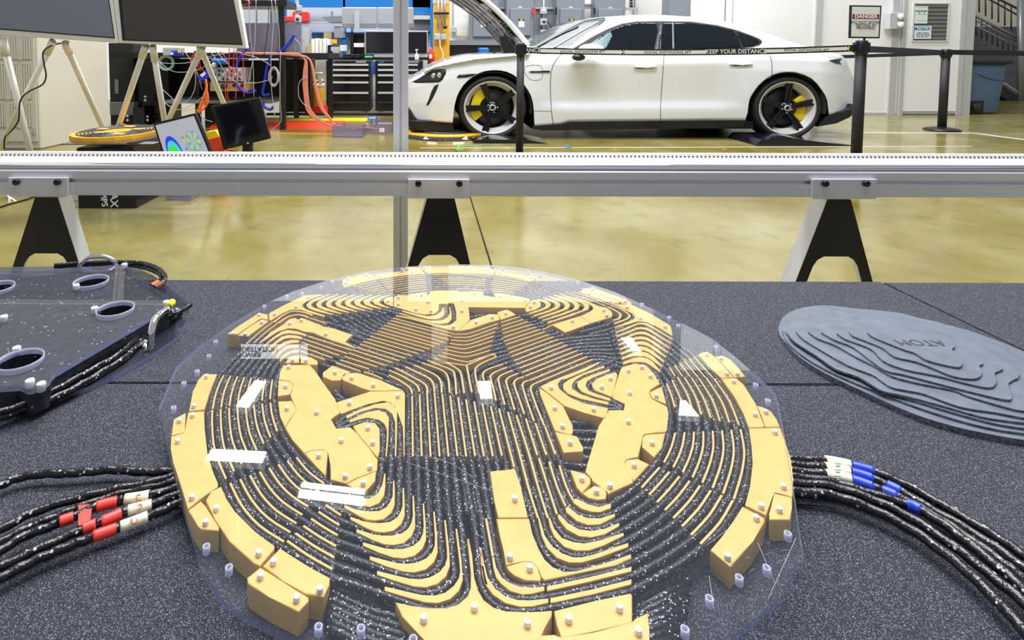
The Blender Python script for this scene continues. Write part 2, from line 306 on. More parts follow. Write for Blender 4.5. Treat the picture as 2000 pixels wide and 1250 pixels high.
BLOCKS = [  # (sheet, outline, pegs)
 ('D', [(990,130),(1190,125),(1225,165),(1290,260),(1385,385),(1422,490),(1345,545),(1390,620),'F',(250,600),(300,650),(400,770),(460,850),(455,930),(310,985),(215,1030),'D',(1350,1000),(1350,900),(1338,795),(1300,768),(1200,773),(1148,800),(1060,700),(1002,605),(1060,520),(1098,465),(1045,370),(1045,345),(1075,285),(1050,248),(953,238),(965,180)],
  ['D',(1030,133),(1243,477),(1432,690),(1462,962),'F',(400,893)]),
 ('D', [(952,243),(1045,252),(1070,285),(1040,350),(945,366)], [(1007,280)]),
 ('D', [(948,405),(1055,400),(1092,462),(1000,600),(965,520)], [(1017,447)]),
 ('D', [(1152,803),(1200,777),(1298,772),(1330,795),(1312,972),(1230,890)], [(1260,805)]),
 ('F', [(222,1035),(310,992),(448,935),(440,1010),(372,1085),(290,1080)], [(350,1015)]),
 ('D', [(1003,112),(1030,68),(1065,56),(1110,53),(1110,107),(1040,112)], [(1060,82)]),
 ('D', [(1120,53),(1200,68),(1250,95),(1252,125),(1195,124),(1120,110)], [(1162,85)]),
 ('D', [(1290,183),(1365,130),(1500,178),(1440,215),(1425,243),(1360,245),(1290,215)], [(1383,173)]),
 ('F', [(185,212),(200,192),(245,190),(310,187),(480,245),(655,318),(500,325),(400,322),(330,300),(190,240)], [(262,215),(427,270)]),
 ('F', [(145,412),(400,330),(655,325),(668,345),(666,600),(665,822),(656,822),(655,600),(608,470),(560,412),(500,398),(380,425),(180,500),(168,480)], [(243,407),(613,352)]),
 ('F', [(272,592),(360,560),(440,568),(475,612),(476,780),(460,832),(430,800),(400,762),(305,648)], [(385,595),(422,708)]),
 # right lobe
 ('H', [(985,160),(1000,140),(1100,115),(1180,130),(1240,190),(1285,270),(1200,320),(1195,345),(1215,388),(1340,445),(1350,500),(1340,620),(1328,638),(1162,650),(1145,670),(1140,740),(1118,828),(1020,845),(1003,880),(1020,920),(1078,1000),(1080,1025),(890,1110),(878,1085),(770,1010),(760,980),(715,940),(730,890),(820,590),(850,540),(865,530),(895,470),(1015,478),(1025,425),(925,380),(925,350)],
  [(1045,160),(1147,135),(1212,202),(1055,330),(1045,548),(903,1035)]),
 ('H', [(1203,335),(1300,290),(1335,425),(1225,380)], [(1258,352)]),
 ('H', [(1150,680),(1170,658),(1325,647),(1300,760),(1240,830),(1147,750)], [(1225,710)]),
 ('H', [(1010,880),(1030,850),(1115,842),(1203,885),(1088,1012),(1030,940)], [(1087,878)]),
 ('H', [(600,925),(710,955),(755,988),(755,1030),(690,1105),(650,1060)], [(690,983)]),
 ('H', [(692,1105),(780,1047),(860,1062),(878,1100),(873,1148),(810,1155),(740,1140)], [(800,1078)]),
 ('R', [(1055,590),(1200,515),(1300,470),'Y',(370,975),(560,895),(700,838),(705,855),(500,965),(200,1090),(120,1105),'H',(503,275),(515,310),(600,378),(700,420),(888,458),(868,535),(700,490),(560,440),(370,292)], ['H',(455,290),(780,455)]),
 ('H', [(768,290),(765,265),(800,232),(880,203),(945,180),(962,200),(922,372),(850,345),(790,320)], [(908,220),(842,285)]),
 ('H', [(363,300),(420,340),(545,437),(620,590),(622,640),(605,660),(482,625),(440,520),(372,350)], [(483,443),(543,583)]),
 ('H', [(485,635),(608,668),(652,670),(700,755),(697,785),(550,795)], [(600,708)]),
 # centre bottom
 ('F', [(1315,937),(1490,928),(1500,905),'H',(175,930),'I',(405,0),(465,252),(220,252),(190,120)], ['I',(357,85)]),
 ('I', [(207,262),(474,260),(500,390),(540,510),(590,600),(660,665),(760,705),(860,700),(1080,630),(1302,545),(1307,582),(1180,640),(900,700),(600,762),(572,735),(545,650),(500,607),(430,600),(285,640),(265,520),(235,400)], [(317,555)]),
 ('I', [(287,648),(430,606),(500,614),(542,655),(568,735),(568,768),(440,762),(350,722),(305,680)], [(478,645)]),
 ('G', [(635,940),(760,972),(900,1000),(1050,1000),(1150,970),(1230,900),(1256,830),(1250,700),(1218,425),(1232,422),(1258,560),(1275,740),(1300,850),'I',(95,930),(180,995),(280,1025),(450,1025),(660,1008),(655,1055),(600,1150),(560,1245),(500,1330),'G',(1300,1450),(1000,1380),(860,1240),(690,1060)], ['G',(865,1058),(1277,965),'I',(458,1095)]),
 ('I', [(675,1010),(1000,935),(1300,866),(1312,885),(1312,1110),(1000,1180),(738,1235),(700,1130)], [(795,1062),(1208,970)]),
 ('I', [(545,1210),(680,1202),(740,1242),(1000,1190),(1318,1118),(1340,1070),(1440,1027),(1450,1150),(1458,1330),(1000,1420),(560,1400)], [(1363,1160),(690,1265)]),
 # left rim
 ('D', [(382,195),(485,197),(430,330),(388,465),(268,480),(300,330),(340,240)], [(402,205),(308,430)]),
 ('D', [(262,490),(385,478),(390,620),(410,800),(445,920),(492,1028),(488,1055),(370,1140),(260,1225),(210,1050),(150,870),(130,760),(132,672),(242,648)], [(297,500),(185,695),(293,1122)]),
 ('D', [(152,542),(245,490),(238,640),(135,665)], [(197,540)]),
 ('E', [(385,215),(425,150),(500,112),(540,210),(600,300),(740,440),(895,550),(892,575),(785,700),(740,680),(560,520),(450,350)], [(463,262),(778,590)]),
 ('E', [(255,290),(350,220),(385,262),(485,410),(480,440),(350,430),(330,410)], [(385,365)]),
 ('E', [(808,702),(935,568),(1100,680),(1305,788),(1300,840),(1258,930),(1120,905),(960,815)], [(885,655),(1230,860)]),
 ('E', [(690,790),(790,710),(960,822),(1145,932),(1148,960),(1072,1040),(850,930),(700,832)], [(790,760),(1058,925)]),
 # right rim
 ('J', [(442,48),(480,28),(540,40),(568,62),(640,140),(715,222),(620,226),(550,165)], [(512,38),(665,185)]),
 ('J', [(574,62),(640,60),(690,85),(750,150),(805,215),(722,222),(650,140)], [(622,68),(742,185)]),
 ('J', [(620,230),(735,228),(790,275),(880,420),(950,590),(940,601),(830,605),(790,500),(720,370)], [(715,242),(880,493)]),
 ('J', [(890,435),(940,450),(1000,480),(1045,550),(1068,598),(957,600),(925,510)], [(960,473)]),
 ('J', [(830,610),(1070,604),(1110,720),(1150,850),(1168,1000),(1165,1135),(1018,1092),(1000,1160),(962,1272),(800,1195),(840,1050),(860,880),(850,740)], [(1030,627),(1095,1040),(925,1190)]),
 ('K', [(1022,128),(1160,162),(1158,250),(1145,330),(988,330),(985,290)], [(1063,240)]),
 ('K', [(780,228),(950,318),(950,350),(860,500),(690,690),(535,560),(620,470),(700,360)], [(888,303),(668,598)]),
 # far rim
 ('U', [(860,272),(1200,187),(1280,197),(1338,240),(1358,278),(1200,315),(1040,355),(880,398),(845,350)], [(945,255),(905,320),(1220,195),(1270,235)]),
 ('V', [(-62,225),(180,172),(330,152),(640,134),(713,185),(500,205),(250,235),(0,272),(-45,280)], [(5,215),(510,147)]),
 ('V', [(340,148),(400,92),(480,85),(640,105),(690,125),(640,130)], [(422,105)]),
 ('V', [(655,112),(700,77),(1250,72),(1640,90),(1745,125),(1765,150),(1740,207),(1500,190),(1250,185),(1000,178),(745,187)], [(705,87),(1387,85),'X',(415,100),(450,150)]),
 ('X', [(545,162),(600,160),(880,200),(1150,240),(1128,295),(1060,300),(800,245),(520,207)], [(590,160),(1080,232)]),
 ('V', [(440,512),(600,490),(735,470),(738,520),(700,543),(560,533)], [(652,497)]),
 ('X', [(0,462),(345,462),(345,495),(330,522),(90,518)], [(210,472)]),
 ('X', [(500,488),(620,490),(775,515),(700,560),(620,575),(540,555)], [(600,517)]),
 ('V', [(228,540),(300,517),(420,517),(560,545),(700,550),(745,527),(800,455),(900,445),(1190,448),(1260,480),(1340,520),'X',(330,527),(430,532),(520,557),(620,582),(700,567),(790,522),(900,545),(1050,577),(1055,610),(985,680),(980,712),(540,706),(112,700),(125,780),(138,890),(60,970),(-35,1058),'V',(1080,1045),(900,1000),(700,940),(480,880),(262,832),(265,822),(480,860),(700,920),(860,970),(1000,990),(1100,970),(1185,910),(1180,780),(1150,645),(1060,636),(1060,650),(1000,650),(985,640),(985,650),(915,645),(910,740),(850,797),(700,812),(560,790),(400,742),(225,690)],
   ['V',(300,535),(297,640),(567,717),(752,607),(795,740),(1267,577),(1265,742),(1138,988),'X',(985,575)]),
 ('X', [(-30,1062),(60,975),(150,895),(300,850),(440,805),(570,805),(592,850),(592,890),(400,945),(150,1030)], [(235,915),(482,843)]),
 ('X', [(555,775),(700,735),(770,770),(842,812),(720,855),(605,890),(595,835)], [(687,780)]),
 ('V', [(75,602),(90,572),(150,547),(218,540),(218,688),(130,660),(80,632)], [(140,585)]),
 ('X', [(985,690),(1058,612),(1100,592),(1180,592),(1225,640),(1218,690),(1150,732),(1010,770),(985,757)], [(1120,610),(1062,680)]),
 # left upper
 ('L', [(30,720),(200,600),(500,402),(560,402),(648,420),(650,500),(540,480),(185,720)], [(118,700),(515,412)]),
 ('L', [(190,738),(400,590),(560,492),(660,522),(500,640),(345,755)], [(552,527),(303,708)]),
 ('L', [(665,402),(900,280),(1200,132),(1470,112),(1470,127),(1300,180),(1170,270),(1165,300),(1230,350),(1520,437),(1515,455),(1300,400),(1150,345),(1000,345),(870,400),(692,515),(668,502)], [(750,400),(1078,288),(1265,145)]),
 ('L', [(885,562),(985,487),(1060,472),(1108,490),(1060,540),(980,568)], [(985,540)]),
 ('L', [(1112,492),(1200,482),(1480,592),(1330,697),(1200,680),(1080,635),(960,628),(800,680),(520,862),(510,852),(700,690),(885,570),(985,572),(1065,542)], [(1160,495)]),
 ('M', [(65,532),(220,442),(400,482),(690,575),(567,690),(740,765),(735,778),(500,700),(300,632)], [(285,547)]),
 # right upper
 ('S', [(255,248),(500,310),(700,380),(860,460),(970,470),(1050,530),(1070,580),(1040,620),(740,708),(572,600),(700,555),(770,510),(782,478),(750,440),(650,400),(450,325),(255,262)], [(930,497),(975,580)]),
 ('S', [(565,602),(735,710),(345,852),(150,740),(0,812),(0,800),(150,728)], [(455,660)]),
 ('T', [(90,262),(250,272),(400,262),(700,402),(1000,582),(1022,612),(1045,742),(1030,740),(800,605),(640,532),(500,525),(300,590),(165,628),(160,612),(350,540),(450,500),(480,460),(440,410),(200,290)], [(347,297),(560,460),(930,590)]),
 ('S', [(550,232),(620,212),(900,295),(1175,380),(1168,405),(1060,413),(950,378)], [(707,240),(1035,350)]),
 ('S', [(600,182),(780,172),(1080,280),(1350,380),(1345,425),(1195,408),(1180,372),(900,285),(600,205)], [(760,175),(1260,355)]),
]
def peg_mesh():
    bm = bmesh.new(); lathe(bm, [(0.0, 0.0), (0.0026, 0.0), (0.0028, 0.001), (0.0028, 0.0040), (0.0024, 0.0048), (0.0, 0.0050)], (0, 0, 0), n=14)
    bmesh.ops.recalc_face_normals(bm, faces=bm.faces)
    me = bpy.data.meshes.new('peg'); bm.to_mesh(me); bm.free(); me.materials.append(MT['peg']); return me
PEG = peg_mesh()
def clean(pts):
    out = []
    for p in pts:
        if not out or (p-out[-1]).length > 2e-4: out.append(p)
    if (out[0]-out[-1]).length < 2e-4: out.pop()
    return out
for key, ol, pegs in BLOCKS:
    pts = clean(cv(key, ol))
    bm = bmesh.new(); prism(bm, pts, (0, 0, -0.0150), mi=0)
    top = [e for e in bm.edges if all(abs(v.co.z-ZB) < 1e-6 for v in e.verts)]
    try: bmesh.ops.bevel(bm, geom=top, offset=0.0011, segments=2, affect='EDGES', profile=0.5, clamp_overlap=True)
    except Exception: pass
    blk = obj('spacer_block', bm, 'yellow', root)
    # narrower foot under the block
    cen = sum(pts, Vector())/len(pts)
    foot = [cen + (p-cen)*0.97 for p in pts]
    for p in foot: p.z = ZB-0.0145
    bm = bmesh.new(); prism(bm, foot, (0, 0, -(ZB-0.0145-ZT)+0.0008)); obj('foot', bm, 'yellow', blk)
    for p in cv(key if not (pegs and isinstance(pegs[0], str)) else pegs[0], [q for q in pegs], ZB+0.004):
        o = bpy.data.objects.new('peg', PEG); COL.objects.link(o); o.parent = blk
        o.matrix_parent_inverse = Matrix.Identity(4); o.location = (p.x, p.y, ZB-0.0003)
        # block parts sit in the root's frame: place in world terms
        o.matrix_parent_inverse = Matrix.Translation(-root.location) @ Matrix.Translation(root.location)

# ---- separator ribs ----
RW = 0.00105
def rib(pts, w=RW, parent=root, depth=0.011):
    P = smooth_path(clean(pts), 3) if len(pts) > 2 else pts
    L, Rr = [], []
    for i, p in enumerate(P):
        t = P[min(i+1, len(P)-1)]-P[max(i-1, 0)]; t.z = 0; t.normalize(); n = Vector((-t.y, t.x, 0))*w
        L.append(p+n); Rr.append(p-n)
    bm = bmesh.new(); rows = []
    for a, b in zip(L, Rr):
        dz = Vector((0, 0, -depth)); rows.append([bm.verts.new(q) for q in (a, b, b+dz, a+dz)])
    for i in range(len(rows)-1):
        for k in range(4):
            bm.faces.new((rows[i][k], rows[i][(k+1) % 4], rows[i+1][(k+1) % 4], rows[i+1][k]))
    bm.faces.new(rows[0]); bm.faces.new(rows[-1][::-1])
    return obj('separator_rib', bm, 'rib', parent)
def resample(P, n):
    d = [0]
    for a, b in zip(P, P[1:]): d.append(d[-1]+(b-a).length)
    out = []
    for k in range(n):
        s = d[-1]*k/(n-1); i = 0
        while i < len(P)-2 and d[i+1] < s: i += 1
        t = (s-d[i])/max(1e-9, d[i+1]-d[i]); out.append(P[i].lerp(P[i+1], min(1, max(0, t))))
    return out
def fam(a, b, n, fn, **k):
    if len(a) != len(b): a = resample(a, 12); b = resample(b, 12)
    for i in range(n):
        t = i/(n-1) if n > 1 else 0; fn([p.lerp(q, t) for p, q in zip(a, b)], **k)
fam(cv('D', [(535,205),(500,275),(470,360),(450,462)]), cv('D', [(905,240),(898,290),(892,340),(888,388)]), 8, rib)
fam(cv('D', [(447,472),(448,620),(470,790),(552,995)]), cv('D', [(890,415),(900,490),(918,560),(942,632)]), 8, rib)
fam(cv('g', [(449.7,943.2),(471.6,986),(505.9,1025.6),(554.3,1057.3)]), cv('g', [(579.1,893),(597,915),(612,929),(633,944)]), 8, rib)
fam(cv('g', [(560.9,1056),(603,1085),(649,1111)]), cv('g', [(636.6,986),(651,996),(665.7,1005.8)]), 6, rib)
# centre verticals
VR = [((722,340),(728,825)),((779,330),(795,820)),((835,325),(863,825)),((893,338),(932,825)),((952,348),(1000,825)),((1012,362),(1068,822)),
      ((1073,375),(1135,825)),((1133,390),(1203,822)),((1195,405),(1270,825)),((1258,422),(1338,822)),((1322,440),(1407,818)),((1385,460),(1500,905))]
for a, b in VR: rib(cv('F', [a, ((a[0]+b[0])/2, (a[1]+b[1])/2), b]))
rib(cv('H', [(125,485),(205,770),'I',(465,0),(545,255)]))
rib(cv('H', [(190,510),(285,805),(355,1054),'I',(625,255)]))
for s in ([(262,535),(350,815)],[(362,838),(430,1054),'I',(700,225)],'H'),([(335,570),(418,812)],[(440,865),(500,1054),'I',(770,160)],'H'),([(408,595),(487,808)],[(518,893),(570,1054),'I',(835,118)],'H'):
    rib(cv('H', s[0])); rib(cv('H', s[1]))
# bends of the left loop (sheet O) and of the right loop (sheet R)
for s in ([(0,565),(150,640),(300,740),(345,810),(352,880)],[(0,490),(200,580),(400,700),(455,780),(468,860)],[(90,455),(300,560),(500,670),(572,740),(585,830)],
          [(245,435),(440,530),(620,620),(680,720),(692,822)],[(380,410),(560,490),(730,580),(792,680),(802,835)],[(495,375),(680,440),(840,510),(900,610),(925,835)],
          [(595,340),(760,410),(940,480),(1000,560),(1025,860)],[(680,300),(860,370),(1050,475),(1100,560),(1145,840)],
          [(1180,420),(1200,500),(1225,640),(1262,825)]): rib(cv('O', s), RW*1.15)
rib(cv('L', [(0,0),(1,1)]) if False else cv('M', [(865,1140),(1000,1180),(1150,1245)]))
for s in ([(390,130),(200,210),(90,280),(62,350),(90,530),(125,690)],[(490,240),(280,310),(195,360),(180,420),(200,490)],[(550,290),(370,360),(300,420),(305,480),(350,650),(380,800)],
          [(630,340),(480,400),(420,450),(425,520),(470,700),(515,860)],[(715,385),(600,430),(540,480),(545,550),(600,720),(665,940)],[(805,435),(710,465),(660,510),(665,580),(730,760),(812,1000)],
          [(888,485),(820,510),(785,550),(800,630),(870,850),(962,1110)],[(965,540),(925,570),(910,620),(940,720),(1020,940),(1118,1180)]): rib(cv('R', s), RW*1.1)
rib(cv('N', [(1180,1040),(1300,990),(1562,880),'B',(915,820)]))
rib(cv('N', [(680,925),(860,990),(1180,1045)]))
# left diagonal: 17 ribs
LS = [(1310,320),(1270,355),(1220,395),(1170,430),(1120,470),(1070,515),(1020,550),(965,595),(915,635),(855,675),(805,715),(745,765),(690,805),(630,850),(570,905),(500,955),(440,1000)]
LE = [(1005,565),(965,605),(910,650),(840,690),(770,725),(695,755),(620,795),(540,830),(450,865),(355,900),(255,935),(155,970),(50,1000)]
for i, s in enumerate(LS):
    e = LE[i] if i < len(LE) else [(1185,1040),(1070,1065),(940,1095),(815,1130)][i-13]
    rib(cv('M', [s]) + cv('N' if i < len(LE) else 'M', [e]))
for a, b in (((1150,980),(270,955)),((1155,910),(385,925)),((1160,845),(490,890)),((1190,795),(605,860)),((1255,750),(685,810))):
    rib(cv('L', [a]) + cv('M', [b]))
# middle U rows
US = [(1015,568),(978,612),(945,655),(925,705),(895,750),(850,795),(810,845),(745,885)]
UM = [(1110,565,1250,545),(1110,615,1260,600),(1110,670,1260,655),(1110,730,1260,710),(1110,790,1260,765),(1110,852,1270,835),(1110,910,1280,890),(1150,985,1300,960)]
UE = [(405,405),(390,465),(370,530),(350,595),(330,665),(318,735),(288,812),(350,858)]
for s, m_, e in zip(US, UM, UE): rib(cv('N', [s, (m_[0], m_[1]), (m_[2], m_[3]), 'P', e]))
# right diagonal: 17 ribs
RS = [(455,390),(460,445),(475,500),(480,555),(495,615),(505,675),(530,725),(560,790),(585,850),(615,905),(655,970),(695,1025),(735,1085),(780,1150),(825,1205),(900,1270),(970,1320)]
RE = [(740,300),(800,340),(865,375),(930,415),(990,455),(1060,490),(1125,530),(1190,570),(1260,605),(1330,645),(1400,690),(1470,730),(1545,775),(1623,814),(1703,854),(1777,904),(1857,949)]
for s, e in zip(RS, RE): rib(cv('P', [s, e]))
for s in ([(320,870),(560,660),(730,535)],[(430,855),(620,690),(800,555)]): rib(cv('L', s))
rib(cv('L', [(740,540),(850,450),(950,395),(1050,370),(1180,385),(1270,410),(1330,435)]), RW*1.5); rib(cv('L', [(812,552),(900,490),(990,445),(1100,425),(1200,440),(1270,470)]), RW*1.5)
rib(cv('L', [(1285,472),(1540,558)]))
for s in ([(355,245),(480,285),(760,370),(960,450)],[(455,235),(700,310),(1015,430)]): rib(cv('S', s))
rib(cv('S', [(985,465),(1100,515),(1170,560),(1185,600),(1160,640),(1075,668)]), RW*1.6); rib(cv('S', [(1035,440),(1180,490),(1300,565),(1325,605),(1260,655),(1090,718)]), RW*1.6)
# right arc
for s in ([(203,268),(240,360),(267,450)],[(245,242),(295,350),(330,440)],[(285,218),(360,350),(400,475)],[(338,220),(420,360),(468,505)],[(392,222),(480,370),(540,530)],[(448,225),(550,390),(610,555)],[(505,225),(620,400),(682,565)],[(563,230),(680,400),(755,585)]): rib(cv('J', s))
fam(cv('J', [(225,145),(268,212)]), cv('J', [(410,62),(557,225)]), 6, rib)
fam(cv('J', [(268,645),(250,720),(220,800),(183,870)]), cv('J', [(767,618),(795,780),(775,950),(715,1150)]), 8, rib)
fam(cv('J', [(150,908),(85,980),(12,1062)]), cv('J', [(708,1159),(610,1326),(460,1491)]), 8, rib)
# far arc
for s in ([(1015,390),(1380,305)],[(1090,410),(1410,335)],[(1165,430),(1440,368)],[(1240,450),(1470,398)],[(1310,465),(1500,425)],[(1390,485),(1520,455)]): rib(cv('U', s))
for s in ([(10,300),(360,247),(715,210)],[(40,328),(370,275),(715,240)],[(65,360),(380,307),(715,272)],[(95,390),(400,340),(720,305)],[(125,415),(420,368),(720,335)],[(160,450),(440,400),(725,370)],[(250,468),(480,425),(730,402)],[(340,488),(540,453),(730,435)]): rib(cv('V', s))
for s in ([(815,208),(1250,198),'X',(465,232)],[(915,265),(1250,258),'X',(388,285)],[(965,292),(1250,288),'X',(365,313)],[(1018,325),(1300,322),'X',(365,343)],[(1070,355),(1350,358),'X',(380,380)],['X',(40,392),(120,390)],[(1190,422),(1400,425),'X',(370,445)]): rib(cv('V', s))
for s in ([(515,235),(790,265),(1055,312)],[(500,265),(760,295),(1018,340)],[(485,295),(740,325),(985,365)],[(470,325),(710,352),(945,390)],[(460,355),(690,380),(910,415)],[(465,385),(670,408),(875,440)],[(475,420),(650,440),(830,468)],[(480,455),(640,470),(790,492)]): rib(cv('X', s))
rib(cv('G', [(1325,497),(1340,600),(1350,700),(1375,800)])); rib(cv('I', [(122,260),(150,410),(178,568)]))

# ---- thick crescents between the bends ----
def crescent(pts):
    P = clean(pts)
    bm = bmesh.new(); prism(bm, P, (0, 0, -0.012)); return obj('separator_rib', bm, 'yellow', root)
fam(cv('G', [(220,170),(330,235),(400,268),(470,275),(540,265),(600,215),(628,150),(630,50),(626,-47),(616,-47),(612,80),(595,120),(560,170),(500,200),(420,203),(350,195),(300,185),(220,150)]),
    cv('G', [(548,848),(700,893),(880,942),(980,948),(1080,915),(1150,850),(1183,760),(1172,600),(1137,345),(1124,345),(1155,600),(1163,690),(1150,750),(1110,810),(1040,865),(960,888),(850,885),(548,815)]), 7, crescent)
crescent(cv('F', [(230,1150),(330,1195),(400,1210),(470,1180),(508,1120),(518,1050),(518,955),(510,955),(495,1040),(460,1110),(400,1145),(330,1150),(250,1140)]))
for s in ([(830,115),(850,97),(950,145),(1040,168),(1135,140),(1138,175),(1050,208),(980,205),(900,180),(832,132)],
          [(768,180),(785,162),(870,230),(950,258),(1050,260),(1170,222),(1172,245),(1050,308),(950,312),(860,280),(780,212)],
          [(705,235),(720,227),(790,300),(880,350),(980,363),(1090,345),(1205,297),(1207,320),(1090,388),(980,413),(880,403),(780,350),(715,268)],
          [(628,255),(642,255),(680,350),(740,420),(830,453),(920,465),(1050,440),(1240,377),(1243,400),(1080,478),(960,520),(850,520),(760,490),(680,410),(645,330)],
          [(545,255),(557,255),(600,400),(660,487),(740,545),(830,577),(900,578),(1000,555),(1280,460),(1280,490),(1050,575),(900,618),(800,618),(700,580),(620,500),(575,400)],
          [(172,577),(185,575),(205,660),(250,740),(310,785),(400,818),(500,824),(595,815),(598,845),(500,872),(420,878),(320,850),(245,790),(205,740),(182,660)],
          [(618,815),(960,740),(1305,655),(1305,690),(960,775),(618,850)],
          [(67,497),(82,497),(110,640),(135,740),(200,835),(280,895),(380,925),(480,928),(628,913),(630,945),(500,975),(400,978),(280,948),(180,880),(112,790),(85,650)],
          [(645,910),(980,840),(1305,757),(1305,795),(980,880),(648,948)]): crescent(cv('I', s))
fam(cv('F', [(220,517),(330,465),(440,427),(540,412),(590,440),(608,480),(605,700),(600,825),(590,825),(592,700),(592,560),(570,500),(520,462),(440,455),(330,485),(225,535)]),
    cv('F', [(245,550),(320,515),(380,488),(460,475),(520,490),(545,530),(540,700),(528,825),(519,825),(528,700),(530,620),(510,575),(470,545),(380,528),(310,545),(248,565)]), 2, crescent)
crescent(cv('H', [(858,133),(700,190),(600,235),(548,270),(545,305),(580,345),(680,385),(890,430),(893,413),(780,385),(680,352),(615,310),(612,280),(635,245),(700,205),(862,147)]))
crescent(cv('H', [(900,158),(800,193),(700,230),(658,258),(655,290),(690,332),(780,367),(903,400),(907,385),(800,350),(740,325),(717,290),(728,252),(770,225),(905,172)]))
fam(cv('T', [(172,688),(330,625),(490,560),(560,547),(650,560),(750,612),(1045,795),(1045,812),(800,668),(700,608),(620,578),(560,570),(500,580),(350,645),(175,705)]),
    cv('T', [(283,1160),(370,1118),(450,1085),(560,1070),(650,1090),(740,1145),(862,1290),(850,1300),(750,1230),(680,1180),(620,1155),(540,1147),(460,1148),(380,1155),(290,1185)]), 8, crescent)
fam(cv('U', [(665,496),(450,567),(340,620),(297,665),(330,715),(430,755),(700,820),(700,808),(560,760),(450,720),(385,695),(368,660),(420,612),(540,560),(668,504)]),
    cv('U', [(1565,513),(1440,545),(1350,575),(1310,610),(1340,655),(1440,690),(1556,715),(1556,702),(1490,680),(1445,655),(1420,640),(1415,615),(1440,575),(1490,550),(1566,523)]), 8, crescent)
fam(cv('X', [(1170,576),(1290,600),(1362,637),(1378,668),(1330,715),(1200,765),(1045,808),(1042,792),(1200,740),(1280,703),(1302,668),(1270,630),(1170,588)]),
    cv('S', [(255,251),(480,310),(680,400),(710,450),(690,502),(450,595),(70,715),(68,702),(400,585),(600,515),(640,465),(610,415),(250,262)]), 5, crescent)
crescent(cv('V', [(355,753),(600,813),(740,838),(870,825),(950,770),(982,700),(992,702),(1003,790),(980,840),(900,880),(760,885),(600,845),(356,767)]))
crescent(cv('V', [(315,787),(560,862),(720,898),(850,915),(960,902),(1040,865),(1083,790),(1070,702),(1085,702),(1110,800),(1110,890),(1060,937),(930,955),(800,940),(600,885),(315,800)]))
for s in ([(1120,962),(1050,965),(950,1000),(870,1060),(825,1130),(840,1140),(900,1070),(1000,1010),(1120,998)],
          [(1120,887),(1040,885),(930,910),(830,985),(770,1070),(785,1078),(870,990),(960,935),(1120,925)],
          [(1125,815),(1000,812),(900,838),(800,910),(700,1028),(712,1035),(830,930),(920,878),(1020,857),(1125,850)],
          [(1178,775),(1090,745),(960,737),(860,762),(760,840),(640,958),(652,966),(800,850),(900,792),(1000,777),(1175,797)],
          [(1240,730),(1100,680),(950,660),(850,690),(740,765),(580,898),(590,907),(780,772),(880,722),(980,707),(1100,722),(1238,750)]): crescent(cv('L', s))

# ---- litz wire runs ----
RWIRE = 0.0037
def lane(pts, z=ZB-0.0048, r=RWIRE, **k):
    P = [Vector((p.x, p.y, z)) for p in pts]
    bm = bmesh.new(); tube(bm, smooth_path(P, 4), r, 8); return obj('litz_wire', bm, 'litz', root)
def lanes(a, b, n, z, r=RWIRE, skip=()):
    a = cv('g', a); b = cv('g', b)
    if len(a) != len(b): a = resample(a, 24); b = resample(b, 24)
    for i in range(n):
        if i in skip: continue
        lane([p.lerp(q, i/(n-1)) for p, q in zip(a, b)], z=z-0.00003*i, r=r)
z1, z2, z3 = ZB-0.0046, ZB-0.0062, ZB-0.0078
lanes([(878,834),(885,890),(897,998),(903,1053),(909,1118),(914,1142),(903,1163),(884,1178),(855,1185),(824,1180),(764,1159),(700,1137),(646,1118),(555,1064),(501,1031),(458,986),(431,923),(415,880),(409,839),(409,800),(418,757),(430,725)],
      [(748,834),(747.5,870),(746,900),(744,920),(742,938),(738,952),(730,962),(722,966),(708,967),(697,965),(680,961),(660,953),(640,938),(610,913),(594,898),(581,885),(560,858),(549,838),(539,810),(535,785),(534,764),(539,735)], 9, z1)
lanes([(420,750),(430,725),(455,697),(485,667),(520,634),(553,611),(580,605.5),(606,614),(690,641),(760,664),(840,692),(890,716),(905,735),(912,765),(920,800),(926,834),(937,890),(952,1000)],
      [(535,750),(539,735),(549,713),(558,702),(568,695),(580,691),(592,692),(632,706),(677,719),(740,734),(785,749),(797,762),(799,780),(798,810),(797,834),(797,860),(797,890),(797,1000)], 9, z2)
lanes([(642,616),(720,658),(823,688),(888,708),(911,709),(939,699),(994,685),(1077,655),(1160,628)],
      [(745,598),(771,619),(850,635),(888,647),(913,648),(939,639),(975,627),(1015,616),(1035,609)], 9, z3)
lanes([(660,628),(642,616),(611,609),(594.6,602),(590.7,595),(597,588),(617.6,579),(643,570),(688,558),(760,543),(832,535),(906,534.7),(959,537.5),(1035,548),(1098,565),(1150,577),(1194,593),(1225,605),(1237,617),(1220,629.6),(1190,640),(1150,650)],
      [(785,604),(768,601),(755,597.7),(746,592),(745,586.8),(750,581.7),(759,577),(772,574),(796,572.7),(815,570),(833,568),(868,566),(906,566),(957,568),(1001,574.7),(1030,581),(1050,585),(1060,589),(1061,594),(1052,602),(1034,609),(1020,614)], 9, z1)
lanes([(934,1084),(938,1130),(949,1156),(968,1175),(992,1184),(1028,1186),(1076,1180),(1160,1163),(1232,1147)],
      [(971.6,1084),(975,1098),(980,1113),(994,1132),(1016,1139.6),(1040,1140),(1064,1138),(1136,1123),(1232,1099)], 3, z1)
lanes([(1023,950),(1045,1022),(1054,1053),(1069,1080),(1095,1102),(1136,1107),(1229,1083)],
      [(1100,908),(1107,930),(1114,949),(1124,964),(1140,976),(1165,982),(1190,980)], 6, z1)
